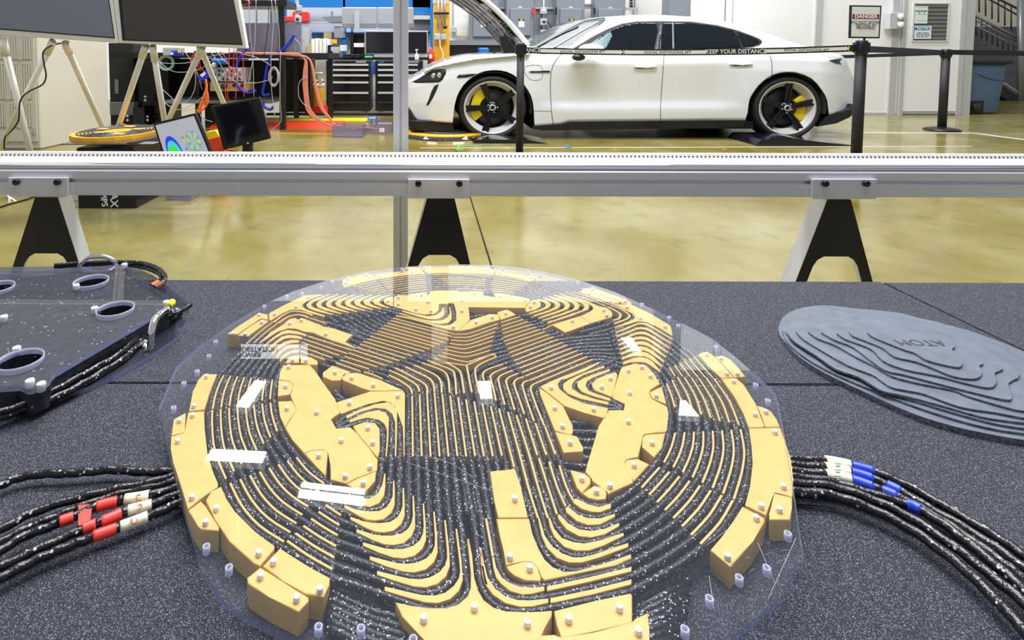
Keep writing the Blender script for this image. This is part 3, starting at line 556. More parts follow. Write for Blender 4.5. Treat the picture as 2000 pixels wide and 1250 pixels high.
lanes([(1215,1151),(1232,1147),(1310,1105),(1363,1068),(1404,1032),(1434,991),(1452,957),(1462,905),(1462,859),(1455,831),(1429,782),(1404,741),(1378,708),(1334,675),(1308,653),(1289,642),(1267,630),(1252,628),(1238,630),(1221,635),(1190,648)],
      [(1180,981),(1190,980),(1216,964),(1242,944),(1262,923),(1278,903),(1290,885),(1300,865),(1306,846),(1309,825),(1309.5,808),(1303,769),(1290,741),(1277,721),(1266,713),(1254,707),(1250,706.5),(1243,706.5),(1238,707),(1233,709),(1213,717)], 9, z1)
lanes([(1200,644),(1190,648),(1086,660),(997,692),(956,706),(935,716),(924,726),(924,740),(932,766),(945,850),(953,900),(965,980)],
      [(1222,711),(1213,712),(1165,704),(1073.6,741),(1056,750),(1050,756),(1048,764),(1052,775),(1061,795),(1088,882),(1094,895),(1112,950)], 9, z2)
lanes([(901.7,890),(925,1010),(934,1084),(938,1100)], [(936.8,890.5),(955,1000),(968,1075),(975,1098)], 3, z1)
for s in ([(130,570),(210,510),(330,445),(450,400),(540,400),(592,425),(630,470),(632,600),(628,820),(628,860)],
          [(140,585),(235,540),(340,490),(450,462),(530,475),(565,520),(568,650),(562,820),(562,860)],
          [(150,600),(260,570),(370,540),(450,553),(492,600),(500,700),(495,820),(495,860)]): lane(cv('F', s), z=z1)
for s in ([(1010,450),(890,447),(790,420),(690,395),(600,365),(535,320),(520,275),(560,230),(700,172),(860,112),(960,70)],
          [(1010,445),(890,415),(780,378),(680,340),(632,300),(640,255),(700,220),(800,178),(960,110)],
          [(1010,440),(900,378),(800,335),(742,305),(740,265),(780,230),(850,200),(960,160)]): lane(cv('H', s), z=z1)
for s in ([(100,680),(300,733),(560,803),(740,828),(860,812),(925,755),(940,700),(935,655)],[(200,750),(400,805),(600,865),(750,893),(880,885),(970,855),(1030,790),(1015,700),(1005,655)],
          [(250,812),(480,870),(700,935),(880,975),(1000,980),(1090,955),(1150,900),(1140,780),(1105,655)]): lane(cv('V', s), z=z1)
# lower layer of wire seen in the open pockets
for k in range(9):
    lane(cv('g', [(655+k*4,748+k*13),(690+k*3,778+k*5),(800,830+k*8)]), z=ZB-0.0135)
for k in range(8):
    lane(cv('g', [(1060,800+k*16),(1130,808+k*16),(1200,806+k*18)]), z=ZB-0.0135)
for k in range(10):
    lane(cv('g', [(1235-k*9,1170+k*14),(1345-k*2,1110+k*18),(1450,1015+k*20)][0:2]) , z=ZB-0.0125)
for k in range(6):
    lane(cv('g', [(640,1128+k*14),(720,1165+k*14),(800,1185+k*16)]), z=ZB-0.0125)
for k in range(6):
    lane(cv('g', [(560,690+k*6),(800,610+k*6),(1000,560+k*8),(1260,640+k*10)]), z=ZB-0.0135)

# ---- dark base plate and clear cover ----
OUT = [(310,797),(345,715),(384,680),(440,640),(520,592),(575,568),(640,547),(710,531),(780,522),(840,518),(900,516.5),(955,517.5),(1010,522),(1070,532),(1130,547),(1200,570),(1265,599),(1330,630),(1390,661),(1430,692),(1472,728),(1515,768),(1523,805),(1538,880),(1553,975),(1561,1035),(1570,1088),(1534,1150),(1530,1162),(1468,1212),(1420,1250),(1330,1310),(1200,1370),(1000,1400),(820,1370),(700,1310),(575,1250),(500,1212),(440,1178),(393,1112),(380,1060),(360,1000),(335,905),(322,850)]
co = cv('g', OUT, ZA+TA)
cen = sum(co, Vector())/len(co)
bm = bmesh.new(); prism(bm, [Vector((p.x, p.y, ZA)) for p in co], (0, 0, TA), mi=0, side_mi=1)
obj('cover_plate', bm, ['acrylic', 'acrylic_edge'], root)
bm = bmesh.new(); prism(bm, [Vector((cen.x+(p.x-cen.x)*0.78, cen.y+(p.y-cen.y)*0.78, ZT+0.001)) for p in co], (0, 0, 0.003))
MT['base_black'] = mat('base_sheet', (0.012, 0.012, 0.02), 0.3)
obj('base_plate', bm, 'base_black', root)
def ring_mesh(name, r, rt, n=16):
    bm = bmesh.new(); lathe(bm, [(r-rt, 0), (r, 0), (r, 0.0068), (r-rt, 0.0068), (r-rt, 0)], (0, 0, 0), n=n)
    me = bpy.data.meshes.new(name); bmesh.ops.recalc_face_normals(bm, faces=bm.faces); bm.to_mesh(me); bm.free(); me.materials.append(MT['hole']); return me
MT['hole'] = clear_mat('drilled_edge', (0.8, 0.82, 0.95), 0.6, 0.42, (0.8, 0.82, 0.98))
HM = ring_mesh('screw_hole', 0.0033, 0.0011)
for x, y in ((403,1066),(447,1107),(622,1223),(705,1226),(807,1247),(1386,1168),(1338,1228),(1444,1127),(1498,1108),(1539,1041),(408,694),(385,724),(359,747),(339,795),(421,666),(516,597),(560,577),(590,571),(627,559),(649,548),(785,524),(980,522),(1031,530),(1055,536),(1092,545),(1129,550),(1254,593),(1307,619),(1325,635),(1398,676),(1476,750),(1500,781)):
    p = at_z(x, y, ZA+TA); o = bpy.data.objects.new('screw_hole', HM); COL.objects.link(o); o.parent = root
    o.location = Vector((p.x, p.y, ZA-0.0001)) - root.location
# feed cables entering at the left and right

MT['scratch'] = mat('scratch', (0.55, 0.57, 0.62), 0.4)
bm = bmesh.new(); zs = ZA+TA+0.00005; random.seed(21)
for pts in ([(800,905),(850,922),(900,938),(960,958),(1010,966)], [(780,885),(840,893),(880,905),(925,932)], [(1480,1060),(1513,1138)], [(1385,1125),(1395,1190)], [(1555,1050),(1500,1170)], [(500,735),(640,800)], [(1440,1020),(1380,1065)], [(985,770),(1015,766)]):
    tube(bm, smooth_path(cv('g', pts, zs), 4), 0.00016, 4)
for _ in range(70):
    cx_, cy_ = random.choice(((640,790),(500,840),(760,960),(960,790),(1340,820),(1480,1080),(640,640),(1020,1000)))
    x, y = cx_+random.gauss(0, 55), cy_+random.gauss(0, 28); a_ = random.uniform(-0.9, 0.2); L_ = random.uniform(4, 22)
    tube(bm, cv('g', [(x, y), (x+L_*math.cos(a_), y+L_*math.sin(a_)*0.6)], zs), 0.00009, 3)
o = obj('scratches', bm, 'scratch', root); o['kind'] = 'stuff'
# ======================= BENCH, MATS =======================
CR.update({'Q': (1480,560,3.677), 'Z': (0,480,3.29), 'W': (0,860,3.205), 'w': (1500,860,3.206)})
YE = at_z(900, 548, ZT).y          # far edge of the bench
bench = thing('workbench', 'low workbench carrying the coil pad, covered by black rubber mats', 'workbench', (0.1, 0.6, 0))
wbox('bench_top', (-1.5, -0.45, ZT-0.055), (2.1, YE-0.004, ZT-0.0125), 'darksteel', bench)
for x in (-1.4, 2.0):
    for y in (-0.38, YE-0.12):
        wbox('leg', (x-0.025, y-0.025, 0), (x+0.025, y+0.025, ZT-0.055), 'alu_dull', bench)
ys = at_z(420, 748, ZT).y          # joint parallel to the bench edge
xa = at_z(1726, 553, ZT); xb = at_z(1998, 684, ZT)
def matslab(name, pts, label):
    bm = bmesh.new(); prism(bm, [(p[0], p[1], ZT-0.0120) for p in pts], (0, 0, 0.0120))
    top = [e for e in bm.edges if all(abs(v.co.z-ZT) < 1e-6 for v in e.verts)]
    bmesh.ops.bevel(bm, geom=top, offset=0.0012, segments=2, affect='EDGES')
    return tag(obj(name, bm, 'mat'), label, 'mat')
g = 0.0016
def xs(y): return xa.x + (xb.x-xa.x)*(y-xa.y)/(xb.y-xa.y)
m1 = matslab('rubber_mat', [(-1.5, ys+g), (xs(ys)-g, ys+g), (xs(YE)-g, YE), (-1.5, YE)], 'speckled black rubber mat along the far bench edge, behind the coil pad')
m2 = matslab('rubber_mat', [(xs(ys)+g, ys+g), (2.1, ys+g), (2.1, YE-0.004), (xs(YE)+g*1.4, YE-0.004)], 'speckled black rubber mat at the far right corner of the bench')
m3 = matslab('rubber_mat', [(-1.5, -0.45), (2.1, -0.45), (2.1, ys-g), (-1.5, ys-g)], 'speckled black rubber mat nearest the viewer, under the front of the coil pad')

# ======================= CONTOUR MODEL =======================
cm = thing('contour_model', 'grey oval model of stacked stepped contour layers with ATOM cut in its top', 'model', tuple(at_z(1900, 740, ZT)))
MT['layer'] = mat('grey_print', (0.135, 0.160, 0.210), 0.38, noise=(38, 0.72, 0.25))
MT['layer_edge'] = mat('grey_print_edge', (0.20, 0.225, 0.28), 0.4, noise=(260, 0.22, 0.5))
CL = [
 [(150,290),(180,220),(270,165),(400,138),(520,135),(700,155),(1000,185),(1200,235),(1500,310),(1700,380),(1912,465),(2150,610),(2350,800),(2420,980),(2300,1110),(2100,1125),(1912,1100),(1700,1065),(1400,1000),(1100,905),(800,770),(500,630),(300,505),(200,400),(155,340)],
 [(175,310),(205,230),(290,178),(420,152),(560,150),(800,172),(1000,195),(1250,245),(1550,335),(1750,415),(1950,520),(2150,650),(2320,830),(2370,980),(2250,1070),(2080,1075),(1900,1050),(1700,1020),(1450,960),(1150,865),(900,770),(700,690),(500,600),(330,500),(215,400)],
 [(195,320),(240,230),(320,185),(470,160),(600,160),(850,185),(1050,205),(1300,255),(1600,355),(1780,430),(1980,550),(2150,680),(2290,850),(2320,970),(2200,1030),(2050,1030),(1880,1010),(1700,980),(1450,915),(1200,840),(980,770),(870,720),(740,640),(560,570),(400,480),(240,370)],
 [(215,330),(265,240),(330,235),(345,205),(480,180),(650,175),(900,190),(1100,215),(1350,270),(1650,375),(1800,450),(2000,580),(2140,710),(2250,850),(2270,960),(2150,990),(1912,975),(1750,955),(1600,930),(1350,860),(1150,805),(1000,770),(880,740),(730,650),(560,590),(430,500),(260,390)],
 [(275,320),(320,285),(380,265),(470,265),(600,225),(900,200),(1150,230),(1400,290),(1650,385),(1850,500),(2050,640),(2180,800),(2200,900),(2100,955),(1912,940),(1700,900),(1450,860),(1200,770),(1080,745),(960,720),(880,670),(820,630),(640,560),(430,440),(320,370)],
 [(360,320),(400,295),(520,275),(600,250),(800,215),(1000,215),(1400,300),(1700,420),(1900,560),(2050,720),(2080,850),(1912,890),(1700,840),(1500,780),(1400,740),(1150,690),(960,640),(880,590),(700,500),(560,420),(430,370)],
 [(455,325),(500,295),(640,278),(740,240),(830,228),(950,228),(1250,265),(1500,360),(1700,465),(1880,625),(1800,690),(1825,790),(1780,810),(1600,770),(1400,720),(1050,630),(920,600),(800,520),(680,430),(550,380)],
 [(565,330),(600,300),(700,290),(790,268),(825,242),(950,245),(1200,275),(1400,335),(1600,445),(1750,570),(1740,600),(1700,620),(1715,680),(1680,720),(1600,715),(1450,680),(1300,640),(1050,590),(900,530),(820,450),(700,400),(620,370)],
 [(655,320),(700,295),(800,285),(1000,275),(1200,295),(1400,355),(1550,480),(1620,545),(1590,565),(1605,600),(1600,640),(1540,660),(1400,640),(1250,580),(1130,535),(980,500),(900,440),(780,390),(680,350)],
 [(785,325),(800,310),(900,307),(1000,320),(1150,320),(1300,345),(1400,390),(1415,430),(1395,450),(1440,500),(1470,540),(1460,570),(1420,575),(1300,550),(1200,520),(1130,475),(1050,450),(900,390),(820,355)]]
z = ZT; n = len(CL)
for i, ol in enumerate(CL):
    th = 0.0078 if i == 0 else 0.0031
    P = smooth_path(cv('Q', ol+[ol[0]], z+th), 3)[:-1]
    bm = bmesh.new(); prism(bm, P, (0, 0, -th+0.0001), mi=0, side_mi=1); bm.normal_update()
    obj('layer', bm, ['layer', 'layer_edge'], cm); z += th
MT['ink'] = mat('dark_cut', (0.015, 0.017, 0.02), 0.6)
p = at_z(1480+1165/3.677, 560+402/3.677, z); textmesh('lettering', 'ATOM', 0.025, 'ink', cm, face_mtx((p.x, p.y, z+0.0002), (-1, 0.05, 0), (-0.05, -1, 0)), 0.0002, sx=1.0)

# ======================= LEFT PAD =======================
lp = thing('sample_pad', 'black square coil sample under a clear sheet with round holes and steel handles', 'sample pad', tuple(at_z(60, 640, ZT)))
zt = ZT+0.044
MT['padblack'] = speck_mat('dusty_black', (0.020, 0.021, 0.030), (0.35, 0.36, 0.4), 260, 0.965, 0.35, 90, 0.3, var=0.5)
lower = [(850,125),(985,190),(1222,372),(1212,440),(1160,570),(980,695),(720,842),(520,922),(200,985),(0,1015),(-500,1030),(-900,700),(-700,250),(-200,140)]
MT['smoke'] = clear_mat('smoky_sheet', (0.45, 0.47, 0.55), 1.0, 0.06, (0.5, 0.55, 0.7))
bm = bmesh.new(); prism(bm, cv('Z', lower, ZT+0.007), (0, 0, -0.0068), mi=0, side_mi=1); obj('base_sheet', bm, ['smoke', 'acrylic_edge'], lp)
up = [(0,180),(400,150),(812,116),(830,135),(930,225),(1112,350),(1085,388),(720,600),(352,812),(330,835),(318,862),(285,885),(200,920),(170,918),(130,897),(0,905),(-300,915),(-520,700),(-520,300),(-300,200)]
top = cv('Z', up, zt)
c0 = sum(top, Vector())/len(top)
bm = bmesh.new(); prism(bm, [Vector((c0.x+(q.x-c0.x)*0.985, c0.y+(q.y-c0.y)*0.985, ZT+0.0075)) for q in top], (0, 0, zt-0.009-ZT-0.0075)); bod = obj('coil_body', bm, 'padblack', lp)
bm = bmesh.new(); prism(bm, [Vector((q.x, q.y, zt-0.0075)) for q in top], (0, 0, 0.0075), mi=0, side_mi=1); cov = obj('cover_sheet', bm, ['acrylic', 'acrylic_edge'], lp)
def cut(o, holes, z0, z1):
    bm = bmesh.new()
    for x, y, r in holes:
        q = at_z(x/3.29, 480+y/3.29, zt); a_ = []; lathe(bm, [(0, z0), (r, z0), (r, z1), (0, z1)], (q.x, q.y, 0), n=36)
    for f in bm.faces: f.smooth = False
    bmesh.ops.recalc_face_normals(bm, faces=bm.faces)
    me = bpy.data.meshes.new('cutter'); bm.to_mesh(me); bm.free(); co_ = bpy.data.objects.new('cutter', me); COL.objects.link(co_)
    for m_ in o.data.materials: me.materials.append(m_)
    md = o.modifiers.new('cut', 'BOOLEAN'); md.object = co_; md.operation = 'DIFFERENCE'; md.solver = 'EXACT'
    bpy.context.view_layer.update()
    nm = bpy.data.meshes.new_from_object(o.evaluated_get(bpy.context.evaluated_depsgraph_get())); o.modifiers.clear(); o.data = nm
    bpy.data.objects.remove(co_)
PORTS = ((585,222,0.030),(741,400,0.029),(128,725,0.029),(-30,262,0.030))
cut(cov, PORTS, zt-0.02, zt+0.02); cut(bod, PORTS, ZT+0.009, zt+0.02)
for (x, y, r) in PORTS:
    q = at_z(x/3.29, 480+y/3.29, zt)
    bm = bmesh.new(); lathe(bm, [(r-0.0011, -0.0078), (r, -0.0078), (r, 0.0003), (r-0.0011, 0.0003), (r-0.0011, -0.0078)], (q.x, q.y, zt), n=40); rg = obj('port', bm, 'hole', lp)
for (x, y) in ((800,125),(490,260),(608,407),(1070,368),(25,462),(107,665),(192,878),(265,897)):
    q = at_z(x/3.29, 480+y/3.29, zt); bm = bmesh.new(); lathe(bm, [(0, 0.0035), (0.0052, 0.0035), (0.0055, 0.0025), (0.0055, -0.007), (0, -0.007)], (q.x, q.y, zt), n=18)
    obj('peg', bm, 'peg', lp)
# long tan strip seen through the sheet
wire('inner_lead', cv('Z', [(0,525),(200,508),(400,512),(600,525),(820,540)], zt-0.0115), 0.003, 'lgrey', lp, squash=0.4)
def hz(pl): return [at_z(x/3.29, 480+y/3.29, zz) for x, y, zz in pl]
wire('handle', hz([(512,130,zt-0.012),(520,112,zt),(560,80,zt+0.010),(620,68,zt+0.014),(690,74,zt+0.012),(735,100,zt+0.003),(748,125,zt-0.01)]), 0.0045, 'chrome', lp)
hd = wire('handle', [at_z(935/3.29, 480+660/3.29, ZT+0.01), at_z(965/3.29, 480+650/3.29, ZT+0.012), at_z(972/3.29, 480+560/3.29, ZT+0.035), at_z(1000/3.29, 480+470/3.29, ZT+0.05), at_z(1060/3.29, 480+415/3.29, ZT+0.05), at_z(1100/3.29, 480+405/3.29, ZT+0.045), at_z(1120/3.29, 480+450/3.29, ZT+0.02), at_z(1130/3.29, 480+440/3.29, ZT+0.01)], 0.0058, 'chrome', lp)
for (x, y) in ((930,635),(1135,430)):
    q = at_z(x/3.29, 480+y/3.29, ZT+0.009); bm = bmesh.new(); lathe(bm, [(0, 0.008), (0.005, 0.008), (0.005, 0.002), (0.009, 0.002), (0.009, -0.002), (0, -0.002)], (q.x, q.y, q.z), n=6); obj('bolt', bm, 'chrome', hd)
def lead(name, key, pts, r, zf, label, grp, tips=(), cat='cable', m='cable'):
    """a laid cable; tips: (t0, t1, material, extra radius) along its length"""
    P = smooth_path(cv(key, pts, zf), 6)
    o = tag(obj_tube(name, P, r, m), label, cat, grp)
    for t0, t1, mm, ex, nm in tips:
        seg = [p for p in P if t0 <= p.x <= t1] if t1 > 5 else None
    return o, P
def obj_tube(name, P, r, m, parent=None, n=10):
    bm = bmesh.new(); tube(bm, P, r, n); return obj(name, bm, m, parent)
def cable(label, key, pts, r, zf, grp=None, bands=()):
    """bands: (x0, x1, material) in sheet coordinates"""
    P = smooth_path(cv(key, pts, zf), 6); P2 = []
    for i, p in enumerate(P): P2.append(Vector((p.x, p.y, p.z+0.0006*math.sin(i*1.3))))
    bm = bmesh.new(); tube(bm, P2, r, 10); o = tag(obj('cable', bm, 'cable'), label, 'cable', grp)
    src = smooth_path([Vector((x, y, 0)) for x, y in pts], 6)
    for x0, x1, mm in bands:
        idx = [i for i, s in enumerate(src) if x0 <= s.x <= x1]
        a = resample(src, 400); b = resample(src, 400)
        sel = [s for s in a if x0 <= s.x <= x1]
        Q = cv(key, [(s.x, s.y) for s in sel[::max(1, len(sel)//8)]+[sel[-1]]], zf)
        bm = bmesh.new(); tube(bm, Q, r+0.0009, 12)
        obj('tape_band', bm, mm, o)
        if mm == 'creamtape' and key == 'W':
            mid = Q[len(Q)//2]; d = (Q[-1]-Q[0]).normalized()
    return o, P
zc = ZT+0.011
cable('black cable curving along the near side of the sample pad, lower one', 'Z', [(-60,1130),(0,1105),(150,1050),(300,1000),(480,915),(650,815),(800,720),(880,640),(960,560),(1080,480),(1160,435)], 0.0052, ZT+0.013, 'cables beside the sample pad', [(1160,1163,'black')])
cable('black cable beside the sample pad ending in a brown tip, upper one', 'Z', [(-60,1085),(0,1070),(200,1000),(400,900),(600,790),(760,700),(850,620),(930,540),(1060,470),(1150,425),(1225,380)], 0.0046, ZT+0.020, 'cables beside the sample pad', [(1160,1215,'brown')] if 'brown' in MT else [])
MT['brown'] = mat('brown_sleeve', (0.16, 0.06, 0.03), 0.5)
for lab, pts, mm, zz in (('black cable looping behind the sample pad to an orange tip', [(350,135),(520,122),(700,118),(850,125),(960,150),(1030,185),(1035,215),(1000,245),(970,260)], 'orange', ZT+0.016),
                     ('black cable looping behind the sample pad to a brown tip, outer loop', [(350,128),(550,112),(750,106),(900,112),(1000,140),(1055,185),(1058,220),(1030,250),(990,272)], 'brown', ZT+0.024)):
    P = smooth_path(cv('Z', pts, zz), 6); o = tag(obj_tube('cable', P, 0.0048, 'cable'), lab, 'cable'); obj_tube('tip_sleeve', P[-9:], 0.0056, mm, o)
P = cv('Z', [(1075,392),(1095,375),(1118,350)], ZT+0.055); o = tag(obj_tube('cable', cv('Z', [(1118,450),(1100,410),(1100,370),(1118,350)], ZT+0.05), 0.0045, 'cable'), 'short cable stub with a bright yellow band by the steel handle', 'cable'); obj_tube('tip_sleeve', cv('Z', [(1082,392),(1108,362)], ZT+0.052), 0.006, 'tapeyellow', o)
# writing on cream bands drawn as thin pen strokes
def pen(key, pts, z, parent, r=0.0006, m='penmark'):
    bm = bmesh.new(); tube(bm, smooth_path(cv(key, pts, z), 4), r, 5); return obj('handwriting', bm, m, parent)
MT['penmark'] = mat('brown_pen', (0.45, 0.08, 0.02), 0.5); MT['penblue'] = mat('teal_pen', (0.25, 0.50, 0.50), 0.5)
R5 = 0.0043
cable('single black cable leaving the coil pad highest on its left side', 'W', [(-60,305),(0,285),(100,240),(250,212),(400,208),(520,200),(700,185),(850,195),(980,198),(1110,185)], R5, zc)
cable('plain black cable second from the top on the left of the coil pad', 'W', [(-60,590),(0,560),(200,455),(450,372),(700,312),(950,262),(1120,212)], R5, zc)
cable('black cable running mostly hidden between taped cables left of the coil pad', 'W', [(-60,680),(0,640),(150,560),(350,478),(480,425),(740,338),(950,292),(1120,248)], R5*0.95, zc-0.003)
oa, _ = cable('black cable with cream label and two red bands, topmost taped one at left', 'W', [(-60,740),(0,695),(150,600),(300,545),(370,512),(460,480),(600,418),(735,382),(780,372),(935,345),(1130,285)], R5, zc+0.002, 'red taped cables', [(370,460,'redtape'),(600,735,'redtape'),(780,935,'creamtape')])
ob, _ = cable('black cable with cream label and red bands, middle taped one at left', 'W', [(-60,830),(0,795),(300,655),(510,560),(600,525),(700,485),(800,442),(950,402),(1140,325)], R5, zc+0.001, 'red taped cables', [(515,600,'redtape'),(632,760,'redtape'),(798,950,'creamtape')])
oc, _ = cable('black cable with cream label and one red band, lowest at left', 'W', [(-60,895),(0,865),(150,785),(300,715),(450,655),(580,605),(730,552),(925,478),(1050,425),(1150,372)], R5, zc+0.001, 'red taped cables', [(582,730,'redtape'),(752,925,'creamtape')])
bm = bmesh.new(); prism(bm, cv('W', [(490,405),(575,398),(572,455),(555,530),(490,532)], zc+0.0052), (0, 0, -0.0008)); tag(obj('tape_flag', bm, 'redtape'), 'loose red tape flag stuck across the upper taped cables', 'tape')
pen('W', [(880,342),(858,345),(855,372),(885,375)], zc+0.0078, oa); pen('W', [(862,410),(885,402),(880,425),(862,440)], zc+0.0072, ob); pen('W', [(822,490),(830,522),(852,515),(860,492)], zc+0.0070, oc)
labs = ['topmost', 'second', 'third', 'fourth', 'fifth', 'lowest']
RC = [([(100,118),(150,120),(360,130),(520,160),(700,212),(900,300),(1200,470),(1450,620),(1603,722),(1800,860)], [(360,522,'creamtape'),(524,652,'bluetape')], 'black cable with a cream label and blue band, topmost on the right'),
      ([(100,153),(150,155),(360,172),(520,203),(650,242),(830,322),(1000,420),(1300,592),(1603,800),(1800,960)], [(358,518,'creamtape'),(520,652,'bluetape'),(746,826,'bluetape')], 'black cable with cream label and two blue bands, second from top at right'),
      ([(100,190),(150,192),(360,217),(520,248),(650,292),(800,350),(1000,450),(1250,610),(1500,790),(1603,875),(1800,1060)], [(360,522,'creamtape'),(524,655,'bluetape'),(712,800,'bluetape')], 'black cable with cream label and two blue bands, third from top at right'),
      ([(100,228),(150,230),(400,262),(600,322),(860,400),(950,435),(1150,562),(1400,762),(1603,935),(1800,1130)], [(866,950,'bluetape')], 'black cable with one small blue band and no label, fourth on the right'),
      ([(100,268),(150,270),(400,292),(650,372),(900,492),(1200,692),(1400,852),(1603,1015),(1800,1200)], [], 'plain black cable fifth from the top on the right'),
      ([(100,318),(150,320),(400,345),(650,432),(900,562),(1150,742),(1350,922),(1603,1190),(1750,1380)], [], 'plain black cable lowest on the right, nearest the viewer')]
for i, (pts, bands, lab) in enumerate(RC):
    o, _ = cable(lab, 'w', pts, 0.0048, zc+0.0025, 'cables leaving the right side', bands)
    if i < 3:
        y0 = (150, 190, 228)[i]
        pen('w', [(420,y0-6),(455,y0-2)], zc+0.0084, o, m='penblue'); pen('w', [(425,y0+8),(450,y0+10)], zc+0.0084, o, m='penblue')

# ======================= RAIL, SAWHORSES, POST =======================
YR = 1.55
def zy(py, Y=YR): return at_y(820, py, Y).z
MT['alu_strip'] = mat('pale_strip', (0.72, 0.72, 0.71), 0.5, 0.1)
MT['alu_tray'] = mat('tray_aluminium', (0.52, 0.53, 0.57), 0.5, 0.3)
rail = thing('guide_rail', 'long silver aluminium rail on black legs behind the bench', 'rail', (0, YR, zy(383)))
zb = zy(383); z1_, z2_, z3_ = zy(358), zy(351), zy(336)
ztop = 0.547
X0, X1 = -2.4, 3.2
def prof(name, pts, m, x0=X0, x1=X1, parent=rail, bv=0):
    bm = bmesh.new(); prism(bm, [(x0, y, z) for y, z in pts], (x1-x0, 0, 0))
    return obj(name, bm, m, parent)
prof('lower_beam', [(YR, zb), (YR, z1_), (YR+0.012, z1_), (YR+0.012, z2_), (YR, z2_), (YR, z3_), (YR+0.003, z3_+0.003), (YR+0.08, z3_+0.003), (YR+0.08, zb)], 'alu')
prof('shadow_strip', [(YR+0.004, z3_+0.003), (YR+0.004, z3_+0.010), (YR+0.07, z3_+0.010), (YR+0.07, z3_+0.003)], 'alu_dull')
bm = bmesh.new(); tube(bm, [(X0, YR+0.016, z3_+0.014), (X1, YR+0.016, z3_+0.014)], 0.006, 16); obj('round_bead', bm, 'chrome', rail)
prof('upper_tray', [(YR+0.012, z3_+0.010), (YR+0.024, z3_+0.0185), (YR+0.11, z3_+0.0205), (YR+0.11, z3_+0.010)], 'alu_tray')
prof('back_lip', [(YR+0.108, z3_+0.008), (YR+0.108, z3_+0.0190), (YR+0.1175, z3_+0.0325), (YR+0.150, z3_+0.0290), (YR+0.152, z3_+0.008)], 'alu_strip')
MT_LIP = 1
bm = bmesh.new()
k = 0; x = X0+0.01; zl = z3_+0.0255
MT['drill'] = mat('drilled_hole', (0.03, 0.03, 0.03), 0.6)
while x < X1:
    lathe(bm, [(0, -0.0028), (0.0021, -0.0028), (0.0021, 0.002)], (x, YR+0.1125, z3_+0.0252), 'Y', n=8); x += 0.0122
o = obj('drilled_holes', bm, 'drill', rail); o['kind'] = 'stuff'
for (x0, x1, y0, y1, lab) in ((15,132,347,384,0),(797,917,350,388,0),(1588,1712,350,389,0)):
    p0 = at_y(x0, y0, YR-0.012); p1 = at_y(x1, y1, YR-0.012)
    cl = wbox('clamp_plate', (p0.x, YR-0.012, p1.z), (p1.x, YR-0.0005, p0.z), 'alu', rail, 0.001)
    for bx in ((x0+x1)/2-40, (x0+x1)/2+40):
        q = at_y(bx, y0+8, YR-0.012); bm = bmesh.new()
        lathe(bm, [(0.0, -0.005), (0.0035, -0.005), (0.0035, -0.009), (0.0078, -0.009), (0.0085, -0.008), (0.0085, 0), (0, 0)], (q.x, q.y, q.z), 'Y', 18); obj('bolt', bm, 'black', cl)
def sawhorse(tl, tr, bl, br, ct, cl, crr, dx, side, label):
    """front plate outline measured at the row where the bench hides it"""
    Y = YR+0.012; t = thing('sawhorse_leg', label, 'leg', (at_y((bl[0]+br[0])/2, 600, Y).x, Y, 0))
    def down(a, b):      # extend the edge to the floor
        A, B = at_y(*a, Y), at_y(*b, Y); k = (A.z)/(A.z-B.z); q = A+(B-A)*k; return Vector((q.x, Y, 0))
    TL, TR, BL, BR = at_y(*tl, Y), at_y(*tr, Y), down(tl, bl), down(tr, br)
    zc_ = at_y(cl, ct, Y).z; wL = 0.030
    def xl(z, w=0): return TL.x+(BL.x-TL.x)*(TL.z-z)/TL.z + w
    def xr(z, w=0): return TR.x+(BR.x-TR.x)*(TR.z-z)/TR.z - w
    out = [TL, TR, BR, Vector((BR.x-wL, Y, 0))]
    r_ = 0.02
    za = zc_-0.028
    out += [Vector((xr(za, wL), Y, za)), Vector((xr(zc_-0.010, wL+0.006), Y, zc_-0.010)), Vector((xr(zc_, wL+r_), Y, zc_)),
            Vector((xl(zc_, wL+r_), Y, zc_)), Vector((xl(zc_-0.010, wL+0.006), Y, zc_-0.010)), Vector((xl(za, wL), Y, za))]
    out += [Vector((BL.x+wL, Y, 0)), BL]
    bm = bmesh.new(); prism(bm, out, (0, 0.003, 0)); obj('face_plate', bm, 'darksteel', t)
    for a, b in ((TL, BL), (TR, BR)):
        s = 1 if a is TL else -1
        bm = bmesh.new(); prism(bm, [a+Vector((0, 0.0031, 0)), b+Vector((0, 0.0031, 0)), b+Vector((0, 0.060, 0)), a+Vector((0, 0.060, 0))], (s*0.003, 0, 0)); obj('flange', bm, 'alu', t)
    wbox('cap', (TL.x+0.003, Y+0.004, TL.z-0.004), (TR.x-0.003, Y+0.06, TL.z+0.0005), 'alu', t)
sawhorse((68,386),(112,386),(25,520),(155,520),495,70,130,20,1,'leftmost black A-shaped leg under the silver rail')
sawhorse((834,388),(888,388),(798,515),(918,515),498,815,898,0,0,'middle black A-shaped leg under the silver rail, right of the tall post')
sawhorse((1617,390),(1662,390),(1556,548),(1704,548),501,1590,1680,0,-1,'rightmost black A-shaped leg under the silver rail')
YP = 1.80
post = thing('slotted_post', 'tall slotted aluminium post standing behind the rail, left of the white car', 'post', (at_y(782, 500, YP).x, YP, 0))
xl_, xr_ = at_y(768, 200, YP).x, at_y(797, 200, YP).x; xm = (xl_+xr_)/2+0.0
zt_ = 1.6
pts = [(xl_, YP), (xm-0.003, YP), (xm-0.003, YP+0.010), (xm+0.003, YP+0.010), (xm+0.003, YP), (xr_, YP), (xr_, YP+0.045), (xl_, YP+0.045)]
bm = bmesh.new(); prism(bm, [(x, y, 0.006) for x, y in pts], (0, 0, zt_)); bev(bm, 0.0012); obj('profile', bm, 'alu', post)
wbox('foot_plate', (xl_-0.03, YP-0.03, 0), (xr_+0.03, YP+0.075, 0.006), 'alu_dull', post)
